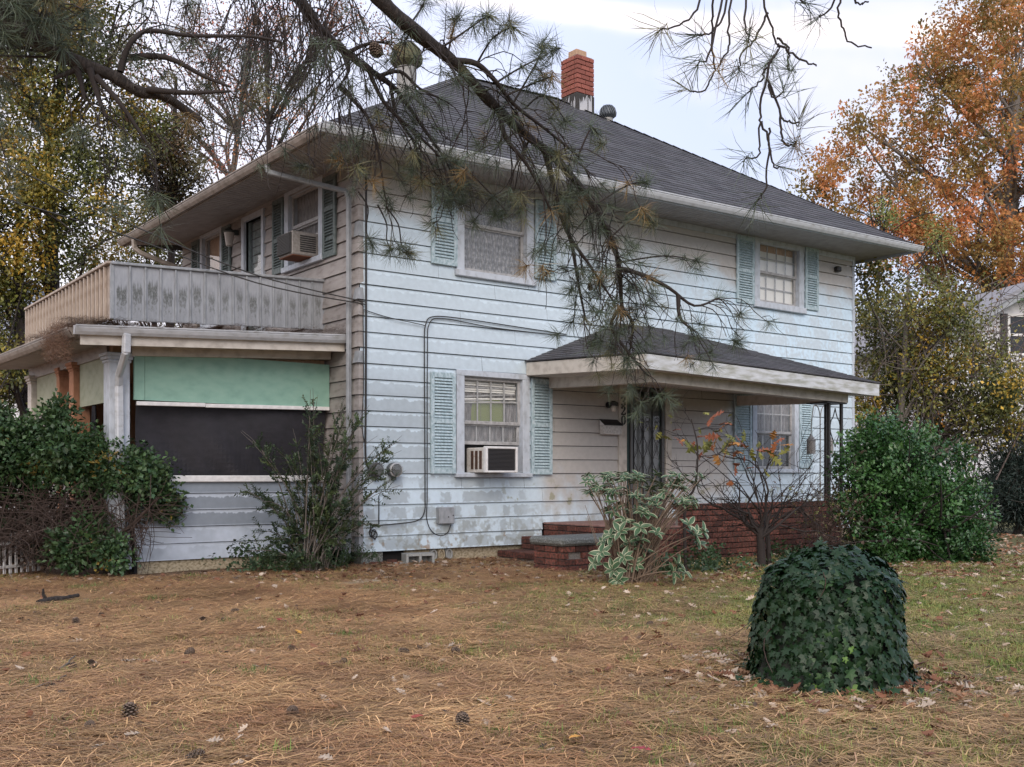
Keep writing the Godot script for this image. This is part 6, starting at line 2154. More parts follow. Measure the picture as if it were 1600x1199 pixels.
	grow("sweetgum_tree", "thin grey forked tree with scattered red orange leaves above the eave", "tree", o, at(390, 60, 33.0), 0.19, blobs, 1250, sparse, [Color(0.07, 0.065, 0.035), Color(0.12, 0.085, 0.05), Color(0.24, 0.10, 0.06), Color(0.48, 0.15, 0.07)], 0.62, 40, M.bark_grey, 0.25, 0.4)
	o = at(420, 745, 30.0); o.y = 0
	blobs = pix_blobs([[400, 160, 40], [430, 90, 45], [470, 180, 30], [380, 230, 28], [410, 40, 45], [520, 30, 50], [590, 60, 40]], 30.0, 1.6)
	grow("sweetgum_tree", "sparse dark branched tree with orange leaves behind the eave corner", "tree", o, at(415, 40, 30.0), 0.15, blobs, 520, sparse, [Color(0.10, 0.07, 0.045), Color(0.30, 0.11, 0.06), Color(0.50, 0.22, 0.07)], 0.55, 40, M.bark, 0.25, 0.5)
	# a belt of distant trees closes the gaps low down
	for e in [[-60, 560, 44, "distant green tree behind the pale house at left"], [120, 540, 46, "distant olive tree low behind the balcony"], [330, 470, 48, "distant tree behind the far eave"], [1480, 560, 48, "distant brownish tree behind the white brick house"], [1350, 560, 46, "distant tree behind the tangle of vines"], [1640, 520, 50, "distant tree at the far right"]]:
		o = at(e[0], 745, e[2]); o.y = 0
		blobs = pix_blobs([[e[0], e[1], 70], [e[0] - 50, e[1] + 40, 60], [e[0] + 60, e[1] + 30, 60], [e[0], e[1] - 60, 50], [e[0] + 20, e[1] + 100, 70], [e[0] - 60, e[1] + 110, 60]], e[2], 2.0)
		grow("distant_tree", e[3], "tree", o, at(e[0], e[1] - 60, e[2]), 0.2, blobs, 420, fine, [Color(0.06, 0.06, 0.025), Color(0.10, 0.10, 0.035), Color(0.17, 0.13, 0.05)], 0.9, 14, M.bark, 0.15, 0.3)

func thicket() -> void:
	var base := at(1450, 745, 23.0); base.y = 0
	var t := thing("vine_thicket", "tangle of bare brown vines and arching shrubs beside the evergreen bush", "vines", base)
	var g := Geo.new()
	var fx := []
	var fc := []
	for i in 190:
		var a := at(rr(1330, 1660), rr(640, 835), 23.0 + rr(-1.6, 1.8)) - base
		var b := at(rr(1330, 1660), rr(430, 720), 23.0 + rr(-1.8, 1.8)) - base
		if absf((b - a).dot(RT)) > 2.2: continue
		var c := a.lerp(b, 0.6) + Vector3(rr(-0.6, 0.6), rr(0.2, 0.9), rr(-0.6, 0.6))
		var p := bez(a, c, b, 8)
		g.tube(p, taper(rr(0.008, 0.024), 0.005, 9), 3, false)
		for j in 4:
			var q := p[rng.randi_range(2, 8)]
			var e := q + rdir() * rr(0.3, 0.9)
			g.tube(bez(q, q.lerp(e, 0.5) + rdir() * 0.15, e, 4), taper(0.008, 0.004, 5), 3, false)
			if rng.randf() < 0.95:
				fx.append(Transform3D(Basis(rdir(), rr(0, TAU)).scaled(Vector3.ONE * rr(0.4, 0.8)), e))
				var h := rng.randf()
				fc.append((Color(0.13, 0.14, 0.035) if h < 0.45 else Color(0.30, 0.26, 0.05) if h < 0.66 else Color(0.42, 0.20, 0.03) if h < 0.74 else Color(0.06, 0.09, 0.03)) * rr(0.7, 1.2))
	# the hanging curtain of vines draped to the right
	for i in 120:
		var a := at(rr(1380, 1640), rr(470, 600), 22.6 + rr(-1.0, 1.0)) - base
		var b := a + RT * rr(-1.6, 1.6) + Vector3(0, rr(-1.6, 0.1), 0)
		g.tube(bez(a, a.lerp(b, 0.5) + Vector3(0, rr(0.1, 0.6), 0) + rdir() * 0.3, b, 7), taper(rr(0.006, 0.012), 0.005, 8), 3, false)
	put("vine_stems", g, M.thicket, t, "stuff")
	many("foliage", cluster(8, 0.3, 0.14, 0.05, 431), M.leaf, fx, fc, t)

# ---------------------------------------------------------------- the pine whose limbs hang into the picture
var tufts := []      # [transform] gathered for the limb being built
var tuft_cols := []
var tuft_p := 0.45   # how many twigs still carry needles
var tuft_s := 1.0

func tuft_mesh(n: int, sd_: int) -> ArrayMesh:
	var g := Geo.new()
	var r := RandomNumberGenerator.new()
	r.seed = sd_
	for i in n:
		var a := r.randf_range(0, TAU)
		var th := absf(r.randfn(0.95, 0.45))
		var d := Vector3(sin(th) * cos(a), cos(th), sin(th) * sin(a))
		var o := Vector3(0, r.randf_range(-0.05, 0.02), 0)
		var len := r.randf_range(0.13, 0.20)
		var s := d.cross(Vector3(r.randf_range(-1, 1), r.randf_range(-1, 1), r.randf_range(-1, 1))).normalized() * 0.0014
		var m := o + d * len * 0.55
		var e := o + d * len + Vector3(r.randf_range(-0.028, 0.028), r.randf_range(-0.028, 0.028), r.randf_range(-0.028, 0.028))
		var k := r.randf_range(0.55, 1.35)
		var c := Color(k * r.randf_range(0.9, 1.2), k, k * r.randf_range(0.8, 1.1))
		g.tri_c(o - s, o + s, m + s, c, c, c)
		g.tri_c(o - s, m + s, m - s, c, c, c)
		g.tri_c(m - s, m + s, e, c, c, c)
	return g.mesh()

func tuft_at(p: Vector3, d: Vector3, scale := 1.0) -> void:
	d = (d.normalized() + Vector3(0, -0.25, 0)).normalized()
	tufts.append(Transform3D(aim(d, scale * rr(0.85, 1.12), rr(0, TAU)), p))
	var h := rng.randf()
	tuft_cols.append((Color(0.24, 0.16, 0.06) if h < 0.08 else Color(0.15, 0.15, 0.07) if h < 0.22 else Color(0.072, 0.100, 0.064)) * rr(0.7, 1.25))

# a drooping twig that turns up at its tip and carries a tuft
func droop(g: Geo, o: Vector3, d: Vector3, len: float, r: float, depth: int, sag := 0.35, turn := 0.8) -> void:
	var p := PackedVector3Array([o])
	var q := o
	var dd := d.normalized()
	var n := 7
	for i in n:
		var f := float(i) / n
		dd = (dd + Vector3.DOWN * (sag if f < 0.62 else -turn * 0.5) * 0.8 + rdir() * 0.24).normalized()
		q += dd * len / n
		p.append(q)
	var rad := taper(r, r * 0.55, n + 1)
	for i in n + 1: rad[i] *= rr(0.85, 1.2)
	g.tube(p, rad, 5 if r > 0.006 else 4, false)
	if depth > 0:
		for i in rng.randi_range(1, 3):
			var k := rng.randi_range(1, n - 1)
			droop(g, p[k], (dd + rdir() * 1.0).normalized(), len * rr(0.4, 0.75), r * 0.68, depth - 1, sag, turn)
	if rng.randf() < tuft_p: tuft_at(q, dd, tuft_s)
	elif rng.randf() < 0.10: tuft_at(p[n - 1], (dd + rdir() * 0.8).normalized(), 0.7)

func limb(t: Node3D, path: Array, r0: float, r1: float, called := "limb") -> Array:
	var pts := []
	for e in path: pts.append(at(e[0], e[1], e[2]) if e is Array else e)
	var p := spline(pts, 5)
	var r := taper(r0, r1, p.size())
	for i in r.size(): r[i] *= rr(0.9, 1.18)
	var g := Geo.new()
	g.tube(p, r, 9)
	# scars and stubs
	for i in int(p.size() * 0.8):
		var k := rng.randi_range(1, p.size() - 1)
		var d := rdir()
		if rng.randf() < 0.5: g.rod(p[k], p[k] + d * (r[k] + rr(0.01, 0.05)), 0.009, 5, 0.005)
	var o := put(called, g, M.bark, t)
	return [p, r, o]

func flush(t: Node3D, g: Geo) -> void:   # twigs and needles of one limb become its sub-parts
	put("twigs", g, M.twig, t, "stuff")
	var v := [[], [], []]
	var c := [[], [], []]
	for i in tufts.size():
		v[i % 3].append(tufts[i]); c[i % 3].append(tuft_cols[i])
	for k in 3:
		if not v[k].is_empty(): many("needles", TUFT[k], M.needle, v[k], c[k], t)
	tufts = []; tuft_cols = []

var TUFT := []

func pine() -> void:
	TUFT = [tuft_mesh(58, 501), tuft_mesh(48, 502), tuft_mesh(66, 503)]
	var foot := at(-520, 745, 7.2); foot.y = 0
	var t := thing("pine_tree", "tall pine standing left of the camera whose needled limbs hang before the house", "tree")
	var g := Geo.new()
	var tp := spline([foot, foot + Vector3(0.15, 4, 0.1), foot + Vector3(0.1, 9, 0.3), foot + Vector3(0.3, 16, 0.2)], 6)
	var tr := taper(0.34, 0.14, tp.size())
	tr[0] = 0.46; tr[1] = 0.38
	g.tube(tp, tr, 16)
	put("trunk", g, M.bark, t)
	var trunk := func(h: float) -> Vector3: return foot + Vector3(0.12, h, 0.2)
	# --- limb A: from the top down across the roof to the porch
	var A := limb(t, [trunk.call(8.6), at(150, -420, 7.2), at(430, -190, 7.3), at(590, -5, 7.6), at(655, 55, 7.9), at(712, 100, 8.2), at(765, 158, 8.6), at(818, 208, 9.0), at(872, 252, 9.4), at(925, 318, 9.8), at(955, 372, 10.0), at(968, 420, 10.2), at(972, 478, 10.4), at(988, 505, 10.5), at(985, 545, 10.6)], 0.066, 0.010)
	var p: PackedVector3Array = A[0]
	var tw := Geo.new()
	# second order boughs
	for e in [[[712, 95, 8.2], [745, 100, 8.25], [775, 128, 8.4], [805, 165, 8.6], [850, 200, 8.8], [905, 245, 9.1]], [[968, 420, 10.2], [1005, 430, 10.2], [1045, 450, 10.2], [1085, 478, 10.3], [1122, 466, 10.4]], [[905, 295, 9.7], [885, 340, 9.8], [895, 390, 9.9], [905, 450, 10.0], [915, 500, 10.0]], [[850, 235, 9.3], [868, 300, 9.4], [885, 360, 9.5], [925, 420, 9.7], [958, 470, 9.8]], [[780, 170, 8.7], [790, 215, 8.7], [825, 260, 8.8], [862, 330, 9.0]], [[1060, 462, 10.2], [1062, 495, 10.2], [1078, 513, 10.2]], [[972, 478, 10.4], [955, 510, 10.4], [985, 555, 10.4], [1010, 585, 10.4]]]:
		var q := []
		for k in e: q.append(at(k[0], k[1], k[2]))
		var sp := spline(q, 4)
		tw.tube(sp, taper(0.026, 0.009, sp.size()), 6, false)
		for i in range(3, sp.size()):
			if rng.randf() < 0.70: droop(tw, sp[i], (sp[i] - sp[i - 1]).normalized() + rdir() * 0.9, rr(0.30, 0.65), 0.0055, 1)
		tuft_at(sp[-1], sp[-1] - sp[-2])
	# hanging twigs along the limb, thick towards its end
	for i in range(18, p.size()):
		var f := float(i) / p.size()
		tuft_p = 0.40 if f < 0.62 else 0.6
		var n := 1 if f < 0.45 else 2
		for k in n:
			var d: Vector3 = (p[i] - p[i - 1]).normalized() * 0.4 + rdir() * 0.9 + Vector3(0, 0.05, 0)
			droop(tw, p[i], d, rr(0.35, 0.8) * (1.0 if f < 0.86 else 0.45), 0.0065, 1 if f < 0.86 else 0, 0.30, 0.7)
	# sprays that stand up into the sky beside the chimney
	for e in [[[700, 85, 8.2], [705, 60, 8.2], [712, 30, 8.2]], [[745, 100, 8.3], [770, 60, 8.3], [800, 42, 8.3]], [[775, 130, 8.4], [815, 105, 8.4], [868, 78, 8.4]], [[790, 150, 8.5], [835, 130, 8.5], [862, 120, 8.5]], [[640, 40, 7.9], [660, 10, 7.9], [668, -15, 7.9]], [[800, 165, 8.6], [840, 95, 8.6], [848, 70, 8.6]], [[690, 75, 8.1], [740, 40, 8.1], [762, 25, 8.1]], [[820, 170, 8.8], [850, 150, 8.8], [885, 190, 8.9]], [[905, 240, 9.2], [925, 200, 9.2], [940, 225, 9.3]], [[930, 320, 9.8], [980, 290, 9.8], [1010, 285, 9.8]], [[955, 370, 10.0], [1000, 335, 10.0], [1020, 350, 10.0]], [[968, 410, 10.2], [1040, 400, 10.2], [1090, 408, 10.2]]]:
		var q := []
		for k in e: q.append(at(k[0], k[1], k[2]))
		var sp := spline(q, 4)
		tw.tube(sp, taper(0.010, 0.005, sp.size()), 5, false)
		for k in [0, 0, 1, 2]: tuft_at(sp[-1 - k * 2], sp[-1 - k * 2] - sp[-2 - k * 2] + rdir() * 0.3, 1.2)
		if rng.randf() < 0.7: droop(tw, sp[5], sp[6] - sp[5] + rdir() * 0.5, 0.3, 0.004, 0)
	flush(A[2], tw)
	tuft_p = 0.34
	# --- limb B: left of it, with a thick knot, ending over the eave
	var B := limb(t, [trunk.call(8.0), at(60, -300, 7.4), at(330, -130, 7.8), at(465, -2, 8.2), at(500, 45, 8.4), at(540, 82, 8.6), at(575, 108, 8.7), at(610, 132, 8.9), at(628, 152, 9.0)], 0.056, 0.018)
	p = B[0]
	tw = Geo.new()
	for e in [[[545, 82, 8.6], [565, 72, 8.6], [590, 66, 8.6], [612, 70, 8.6]], [[540, 85, 8.6], [545, 110, 8.6], [530, 135, 8.6]], [[590, 120, 8.8], [625, 112, 8.8], [655, 138, 8.9], [690, 155, 9.0]], [[530, 135, 8.6], [555, 160, 8.7], [575, 185, 8.8], [590, 230, 8.8], [600, 300, 8.9]], [[628, 152, 9.0], [655, 190, 9.1], [690, 240, 9.2], [735, 290, 9.3]], [[610, 132, 8.9], [620, 180, 9.0], [650, 230, 9.0], [660, 290, 9.1]], [[575, 108, 8.7], [600, 160, 8.8], [640, 200, 8.9], [690, 250, 9.0], [700, 300, 9.0]]]:
		var q := []
		for k in e: q.append(at(k[0], k[1], k[2]))
		var sp := spline(q, 4)
		tw.tube(sp, taper(0.020, 0.007, sp.size()), 6, false)
		for i in range(4, sp.size()):
			if rng.randf() < 0.65: droop(tw, sp[i], (sp[i] - sp[i - 1]).normalized() + rdir() * 1.2, rr(0.3, 0.65), 0.0055, 1, 0.32, 0.9)
		tuft_at(sp[-1], sp[-1] - sp[-2])
	for i in range(16, p.size()):
		droop(tw, p[i], (p[i] - p[i - 1]).normalized() * 0.4 + rdir() * 0.9, rr(0.4, 0.9), 0.006, 1, 0.4, 0.7)
	# the two twigs that dangle before the corner and the wall
	for e in [[[560, 300, 9.3], [575, 325, 9.3], [572, 360, 9.3], [583, 385, 9.3]], [[590, 320, 9.3], [604, 350, 9.3], [604, 375, 9.3], [612, 393, 9.3]], [[600, 320, 9.3], [622, 350, 9.3], [628, 385, 9.3], [642, 397, 9.3]], [[480, 240, 9.0], [492, 262, 9.0], [470, 258, 9.0]], [[560, 230, 9.0], [545, 250, 9.0], [520, 245, 9.0]], [[570, 200, 9.0], [560, 250, 9.1], [590, 300, 9.2], [612, 325, 9.3]], [[640, 230, 9.1], [660, 270, 9.1], [692, 300, 9.2]], [[690, 240, 9.1], [720, 300, 9.2], [722, 318, 9.2]], [[735, 270, 9.2], [790, 330, 9.2], [772, 335, 9.2]]]:
		var q := []
		for k in e: q.append(at(k[0], k[1], k[2]))
		var sp := spline(q, 4)
		tw.tube(sp, taper(0.008, 0.004, sp.size()), 5, false)
		for k in 3: tuft_at(sp[-1 - k], sp[-1] - sp[-3] + rdir() * 0.35)
	flush(B[2], tw)
	# --- limb C: dark, thick, dead-ended, top left corner
	var C := limb(t, [trunk.call(5.6), at(-160, -100, 6.6), at(-20, 10, 6.6), at(55, 62, 6.6), at(115, 95, 6.7), at(175, 118, 6.8), at(215, 142, 6.9), at(258, 152, 7.0), at(290, 172, 7.1), at(314, 188, 7.1)], 0.066, 0.02)
	p = C[0]
	tw = Geo.new()
	for e in [[[188, 112, 6.8], [195, 85, 6.8], [210, 60, 6.8], [235, 48, 6.9], [300, 56, 7.0], [390, 57, 7.1], [440, 66, 7.2]], [[140, 108, 6.7], [150, 140, 6.7], [158, 165, 6.7], [167, 185, 6.7]], [[120, 105, 6.7], [128, 135, 6.7], [133, 158, 6.7]], [[125, 105, 6.7], [105, 115, 6.7], [84, 123, 6.7]], [[205, 90, 6.9], [260, 90, 6.9], [320, 120, 7.0], [360, 136, 7.0]], [[150, 120, 6.7], [190, 165, 6.7], [240, 240, 6.8]], [[230, 140, 6.9], [290, 145, 6.9], [360, 143, 7.0]]]:
		var q := []
		for k in e: q.append(at(k[0], k[1], k[2]))
		var sp := spline(q, 4)
		tw.tube(sp, taper(0.024, 0.008, sp.size()), 6, false)
		for i in range(3, sp.size()):
			if rng.randf() < 0.4: droop(tw, sp[i], (sp[i] - sp[i - 1]).normalized() + rdir() * 0.9, rr(0.3, 0.7), 0.005, 1, 0.3, 0.3)
	# heavy needles over the top left corner
	for i in 95:
		var q := at(rr(-60, 190) * rr(0.4, 1.0), rr(-60, 75) + rr(-20, 20), 6.5 + rr(-0.3, 0.6))
		tuft_at(q, (rdir() + Vector3(0.3, -0.4, 0)).normalized(), rr(0.9, 1.2))
		if i % 2: tw.tube(bez(q, q.lerp(p[10], 0.5) + rdir() * 0.2, p[rng.randi_range(6, 22)], 5), taper(0.005, 0.008, 6), 4, false)
	for i in 26:
		var q := at(rr(-60, 60), rr(60, 300), 6.8 + rr(-0.3, 0.8))
		tuft_at(q, (rdir() + Vector3(0.3, -0.4, 0)).normalized(), rr(0.9, 1.1))
		if i % 2: tw.tube(bez(q, q.lerp(p[6], 0.5) + rdir() * 0.3, p[rng.randi_range(4, 12)], 5), taper(0.004, 0.008, 6), 4, false)
	tuft_p = 0.12
	for i in 34:
		var q := at(rr(190, 540), rr(-50, 15), 7.4 + rr(-0.4, 0.8))
		if i % 3 == 0: tuft_at(q, (rdir() + Vector3(0, -0.5, 0)).normalized())
		droop(tw, q, rdir() + Vector3(0, -0.6, 0), rr(0.3, 0.8), 0.005, 1, 0.5, 0.3)
	# curtain of fine twigs between the limbs
	for i in 46:
		var q := at(rr(360, 520), rr(-40, 60), 7.9 + rr(-0.4, 0.8))
		droop(tw, q, rdir() * 0.6 + Vector3(0.1, -0.7, 0), rr(0.5, 1.1), 0.0055, 1, 0.4, 0.2)
	flush(C[2], tw)
	# --- limb D: above the frame, its sprays hanging into the sky at right
	var D := limb(t, [trunk.call(9.4), at(100, -620, 6.4), at(600, -420, 6.0), at(980, -190, 5.9), at(1180, -90, 5.9), at(1330, -40, 5.9), at(1420, -20, 5.9)], 0.08, 0.014)
	tw = Geo.new()
	for e in [[[1180, -90, 5.9], [1195, 10, 5.9], [1213, 62, 5.9], [1216, 78, 5.9], [1201, 98, 5.9]], [[1110, -120, 5.9], [1095, 0, 5.9], [1068, 35, 5.9], [1030, 48, 5.9]], [[1150, -100, 5.9], [1130, 20, 5.9], [1108, 52, 5.9], [1090, 55, 5.9]], [[1120, -110, 5.9], [1113, 10, 5.9], [1112, 60, 5.9], [1117, 103, 5.9], [1110, 128, 5.9], [1095, 143, 5.9], [1075, 140, 5.9]], [[1160, -100, 5.9], [1140, 20, 5.9], [1138, 75, 5.9], [1122, 104, 5.9]], [[1145, -100, 5.9], [1120, 40, 5.9], [1105, 90, 5.9], [1092, 99, 5.9]], [[1216, 78, 5.9], [1195, 110, 5.9], [1190, 125, 5.9], [1167, 146, 5.9]], [[1201, 98, 5.9], [1190, 165, 5.9], [1188, 200, 5.9], [1186, 240, 5.9], [1164, 249, 5.9]], [[1190, 190, 5.9], [1200, 225, 5.9], [1197, 290, 5.9], [1183, 315, 5.9]], [[1320, -40, 5.9], [1300, 10, 5.9], [1280, 27, 5.9]], [[1330, -40, 5.9], [1311, 5, 5.9], [1315, 40, 5.9], [1330, 68, 5.9], [1362, 75, 5.9]], [[1340, -40, 5.9], [1335, 0, 5.9], [1343, 6, 5.9], [1357, 3, 5.9]], [[1216, 68, 5.9], [1235, 82, 5.9], [1260, 96, 5.9], [1275, 104, 5.9]], [[1214, 60, 5.9], [1231, 75, 5.9], [1232, 105, 5.9], [1233, 110, 5.9]], [[1205, 95, 5.9], [1200, 130, 5.9], [1210, 152, 5.9], [1224, 140, 5.9]], [[1202, 130, 5.9], [1220, 180, 5.9], [1236, 190, 5.9], [1248, 190, 5.9]], [[1220, 180, 5.9], [1222, 215, 5.9], [1235, 228, 5.9], [1242, 225, 5.9]], [[1202, 200, 5.9], [1203, 235, 5.9], [1210, 262, 5.9], [1219, 261, 5.9]], [[1200, 20, 5.9], [1180, 60, 5.9], [1160, 85, 5.9], [1155, 110, 5.9]], [[1170, -60, 5.9], [1165, 30, 5.9], [1170, 60, 5.9]], [[1250, -60, 5.9], [1240, -10, 5.9], [1260, 5, 5.9]]]:
		var q := []
		var dz := rr(-0.35, 0.35)
		for k in e: q.append(at(k[0], k[1], k[2] + dz * clampf((k[1] + 100) / 150.0, 0, 1)))
		var sp := spline(q, 5)
		for i in range(1, sp.size() - 1): sp[i] += rdir() * 0.008
		tw.tube(sp, taper(0.0075, 0.0045, sp.size()), 5, false)
		if e[-1][0] < 1300 and e[-1] != [1275, 104, 5.9]:
			tuft_at(sp[-1], sp[-1] - sp[-2], 1.3)
			if rng.randf() < 0.4: tuft_at(sp[-1], sp[-1] - sp[-2] + rdir() * 0.2, 1.1)
	TUFT = [tuft_mesh(34, 504), tuft_mesh(30, 505), tuft_mesh(38, 506)]
	flush(D[2], tw)
	# cones still on the limbs
	var cone := cone_mesh(511)
	for e in [[587, 78, 8.55, 2.1, A[2]], [435, 152, 8.2, 1.2, B[2]], [400, 32, 8.0, 1.1, B[2]], [922, 448, 9.9, 1.1, A[2]], [200, 183, 6.75, 0.9, C[2]]]:
		var o := put("hanging_cone", cone, M.dry, e[4])
		o.transform = Transform3D(Basis(Vector3.RIGHT, rr(2.4, 3.6)).scaled(Vector3.ONE * 0.075 * e[3]), at(e[0], e[1], e[2]))

func cone_mesh(sd_: int) -> ArrayMesh:   # one unit long on +y
	var g := Geo.new()
	var r := RandomNumberGenerator.new()
	r.seed = sd_
	g.tint = Color(0.030, 0.020, 0.015)
	g.lathe([[0.0, 0.0], [0.16, 0.06], [0.22, 0.3], [0.16, 0.7], [0.0, 0.95]], Vector3(0, -0.5, 0), Basis(), 10)
	for i in 90:
		var t := (i + 0.5) / 90.0
		var a := i * 2.39996
		var rad := 0.40 * pow(sin(PI * (0.10 + 0.84 * t)), 0.8)
		var o := Vector3(0, t * 0.9 - 0.5, 0)
		var out := Vector3(cos(a), 0.30 + 0.5 * t, sin(a)).normalized()
		var s := Vector3(-sin(a), 0, cos(a)) * 0.085
		var e := o + out * rad
		var k := r.randf_range(0.8, 1.25)
		var c0 := Color(0.035, 0.022, 0.016) * k
		var c1 := Color(0.17, 0.125, 0.095) * k
		var up := out.cross(s).normalized() * 0.035
		if up.y < 0: up = -up
		g.tri_c(o, e - s, e + s, c0, c1, c1)
		g.tri_c(o, e + s, e - s + up * 0.0, c0, c1, c1)
		g.tri_c(e - s, e + up, e + s, c1, c1, c1)
		g.tri_c(e - s, e + s, e - up, c1, c0, c1)
	return g.mesh()

# ---------------------------------------------------------------- straw, grass, leaves and cones on the lawn
func litter() -> void:
	var blocked := func(p: Vector3) -> bool:
		if p.x > -3.0 and p.x < 11.2 and p.z < -0.12: return true
		if p.x > -3.6 and p.x < 0 and p.z < -0.7: return true
		if p.x > 2.2 and p.x < 7.7 and p.z < 2.1: return true
		if p.x > 1.45 and p.x < 2.75 and p.z > 1.75 and p.z < 2.4: return true
		return false
	var f := noise(0.5, 601, 3)
	var straw := [straw_mesh(150, 611), straw_mesh(150, 612), straw_mesh(130, 613)]
	var sx := [[], [], []]
	var sc := [[], [], []]
	var gx := [[], []]
	var gc := [[], []]
	var lx := [[], [], [], []]
	var lc := [[], [], [], []]
	var pal := [Color(0.30, 0.17, 0.095), Color(0.20, 0.085, 0.045), Color(0.42, 0.33, 0.25), Color(0.26, 0.14, 0.075), Color(0.46, 0.38, 0.30), Color(0.16, 0.07, 0.04)]
	var scatter := func() -> Vector3:
		var d := sqrt(rr(3.4 * 3.4, 15.5 * 15.5))
		var s := rr(-1, 1) * (0.53 * d + 2.2)
		var p := EYE + FW * d + RT * s
		p.y = hgt(p.x, p.z)
		return p
	for i in 8200:
		var p: Vector3 = scatter.call()
		if blocked.call(p): continue
		var gs := clampf(green_share(p.x, p.z) + 0.35 * f.get_noise_2d(p.x, p.z), 0, 1)
		if rng.randf() < gs * 0.80: continue
		var k := rng.randi() % 3
		var turn := -0.65 + 0.5 * f.get_noise_2d(p.x * 0.5 + 9, p.z * 0.5)
		sx[k].append(Transform3D(Basis(Vector3.UP, turn + rr(-1.0, 1.0)).scaled(Vector3.ONE * rr(0.8, 1.15)), p))
		var v := rr(0.62, 1.25) * (1.0 + 0.25 * f.get_noise_2d(p.x * 2 + 50, p.z * 2))
		sc[k].append(Color(0.42, 0.215, 0.10).lerp(Color(0.66, 0.42, 0.20), clampf(0.65 + 0.9 * f.get_noise_2d(p.x * 3.0 - 20, p.z * 3.0) + rr(-0.35, 0.35), 0, 1)).lerp(Color(0.46, 0.35, 0.17), gs * 0.8) * v)
	var grass := [grass_mesh(30, 621), grass_mesh(26, 622)]
	for i in 34000:
		var p: Vector3 = scatter.call()
		if blocked.call(p): continue
		var gs := clampf(green_share(p.x, p.z) + 0.45 * f.get_noise_2d(p.x, p.z), 0, 1)
		if rng.randf() > gs * 1.1 + 0.015: continue
		var k := rng.randi() % 2
		gx[k].append(Transform3D(Basis(Vector3.UP, rr(0, TAU)).scaled(Vector3.ONE * rr(0.7, 1.25)), p))
		gc[k].append(Color(0.11, 0.18, 0.036).lerp(Color(0.28, 0.27, 0.085), clampf(rr(-0.2, 1.0) + 0.5 * f.get_noise_2d(p.z * 2, p.x * 2), 0, 1)) * rr(0.75, 1.2))
	# green tufts poking through the straw
	for i in 60:
		var p: Vector3 = scatter.call()
		if blocked.call(p): continue
		for j in 5:
			gx[0].append(Transform3D(Basis(Vector3.UP, rr(0, TAU)).scaled(Vector3.ONE * rr(0.9, 1.5)), p + Vector3(rr(-0.12, 0.12), 0, rr(-0.08, 0.08))))
			gc[0].append(Color(0.09, 0.15, 0.035) * rr(0.8, 1.2))
	var ol := [oak_leaf(631, 0.6), oak_leaf(632, -0.7), oak_leaf(633, 1.3), oak_leaf(634, 0.1)]
	var drop := func(p: Vector3, size: float, c: Color) -> void:
		var k := rng.randi() % 4
		p.y = hgt(p.x, p.z) + rr(0.015, 0.04)
		lx[k].append(Transform3D(Basis(Vector3.UP, rr(0, TAU)) * Basis(Vector3.RIGHT, rr(-0.5, 0.5)) * Basis(Vector3.BACK, rr(-0.5, 0.5)).scaled(Vector3(size * rr(0.7, 1.1), size, size)), p))
		lc[k].append(c)
	for i in 8500:
		var p: Vector3 = scatter.call()
		if blocked.call(p): continue
		var d := (p - EYE).dot(FW)
		var s := (p - EYE).dot(RT)
		var dens := 0.24 + 0.5 * smoothstep(-0.5, 3.0, s) + 0.5 * smoothstep(10.0, 11.5, d) * smoothstep(-4.0, -1.0, s)
		if rng.randf() > dens * (0.6 + 0.8 * f.get_noise_2d(p.x * 1.5, p.z * 1.5 + 30) + 0.2): continue
		drop.call(p, rr(0.04, 0.105), (pal[rng.randi() % 6] as Color) * rr(0.7, 1.15))
	for i in 1500:   # bark scraps and cone scales
		var p: Vector3 = scatter.call()
		if blocked.call(p): continue
		drop.call(p, rr(0.02, 0.05), Color(0.055, 0.036, 0.026) * rr(0.5, 1.6))
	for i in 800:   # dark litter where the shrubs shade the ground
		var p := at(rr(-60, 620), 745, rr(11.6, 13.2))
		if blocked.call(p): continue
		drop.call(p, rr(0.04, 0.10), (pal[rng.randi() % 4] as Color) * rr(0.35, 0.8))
	# drifts: round the stump, along the wall foot, and out on the far right
	for i in 520:
		var a := rr(0, TAU)
		var o := at(1297, 1000, 6.05)
		var r := 0.44 + absf(rng.randfn(0, 0.3))
		drop.call(Vector3(o.x + cos(a) * r, 0, o.z + sin(a) * r), rr(0.06, 0.11), (pal[rng.randi() % 6] as Color) * rr(0.6, 1.1))
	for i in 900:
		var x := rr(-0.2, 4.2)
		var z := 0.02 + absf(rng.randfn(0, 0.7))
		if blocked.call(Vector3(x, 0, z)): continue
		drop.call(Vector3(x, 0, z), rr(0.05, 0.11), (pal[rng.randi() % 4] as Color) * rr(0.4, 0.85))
	for i in 1500:
		var p := at(rr(1390, 1680), 745, rr(12.0, 21.0))
		drop.call(p, rr(0.07, 0.13), (pal[rng.randi() % 6] as Color) * rr(0.7, 1.15))
	for i in 700:
		var p := at(rr(900, 1330), 745, rr(11.4, 13.8))
		if blocked.call(p): continue
		drop.call(p, rr(0.06, 0.11), (pal[rng.randi() % 6] as Color) * rr(0.5, 1.0))
	for k in 3: many("pine_straw", straw[k], M.straw, sx[k], sc[k])
	for k in 2: many("lawn_grass", grass[k], M.straw, gx[k], gc[k])
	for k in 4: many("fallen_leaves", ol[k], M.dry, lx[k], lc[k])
	for e in [["pine_straw", "tan fallen pine needles matted over the lawn", "pine straw"], ["lawn_grass", "short green and yellowing lawn grass", "grass"], ["fallen_leaves", "brown and tan dead oak leaves strewn on the ground", "leaves"]]:
		for c in get_children():
			if String(c.name).begins_with(e[0]): metas(c, e[1], e[2], e[2] + " on the ground")
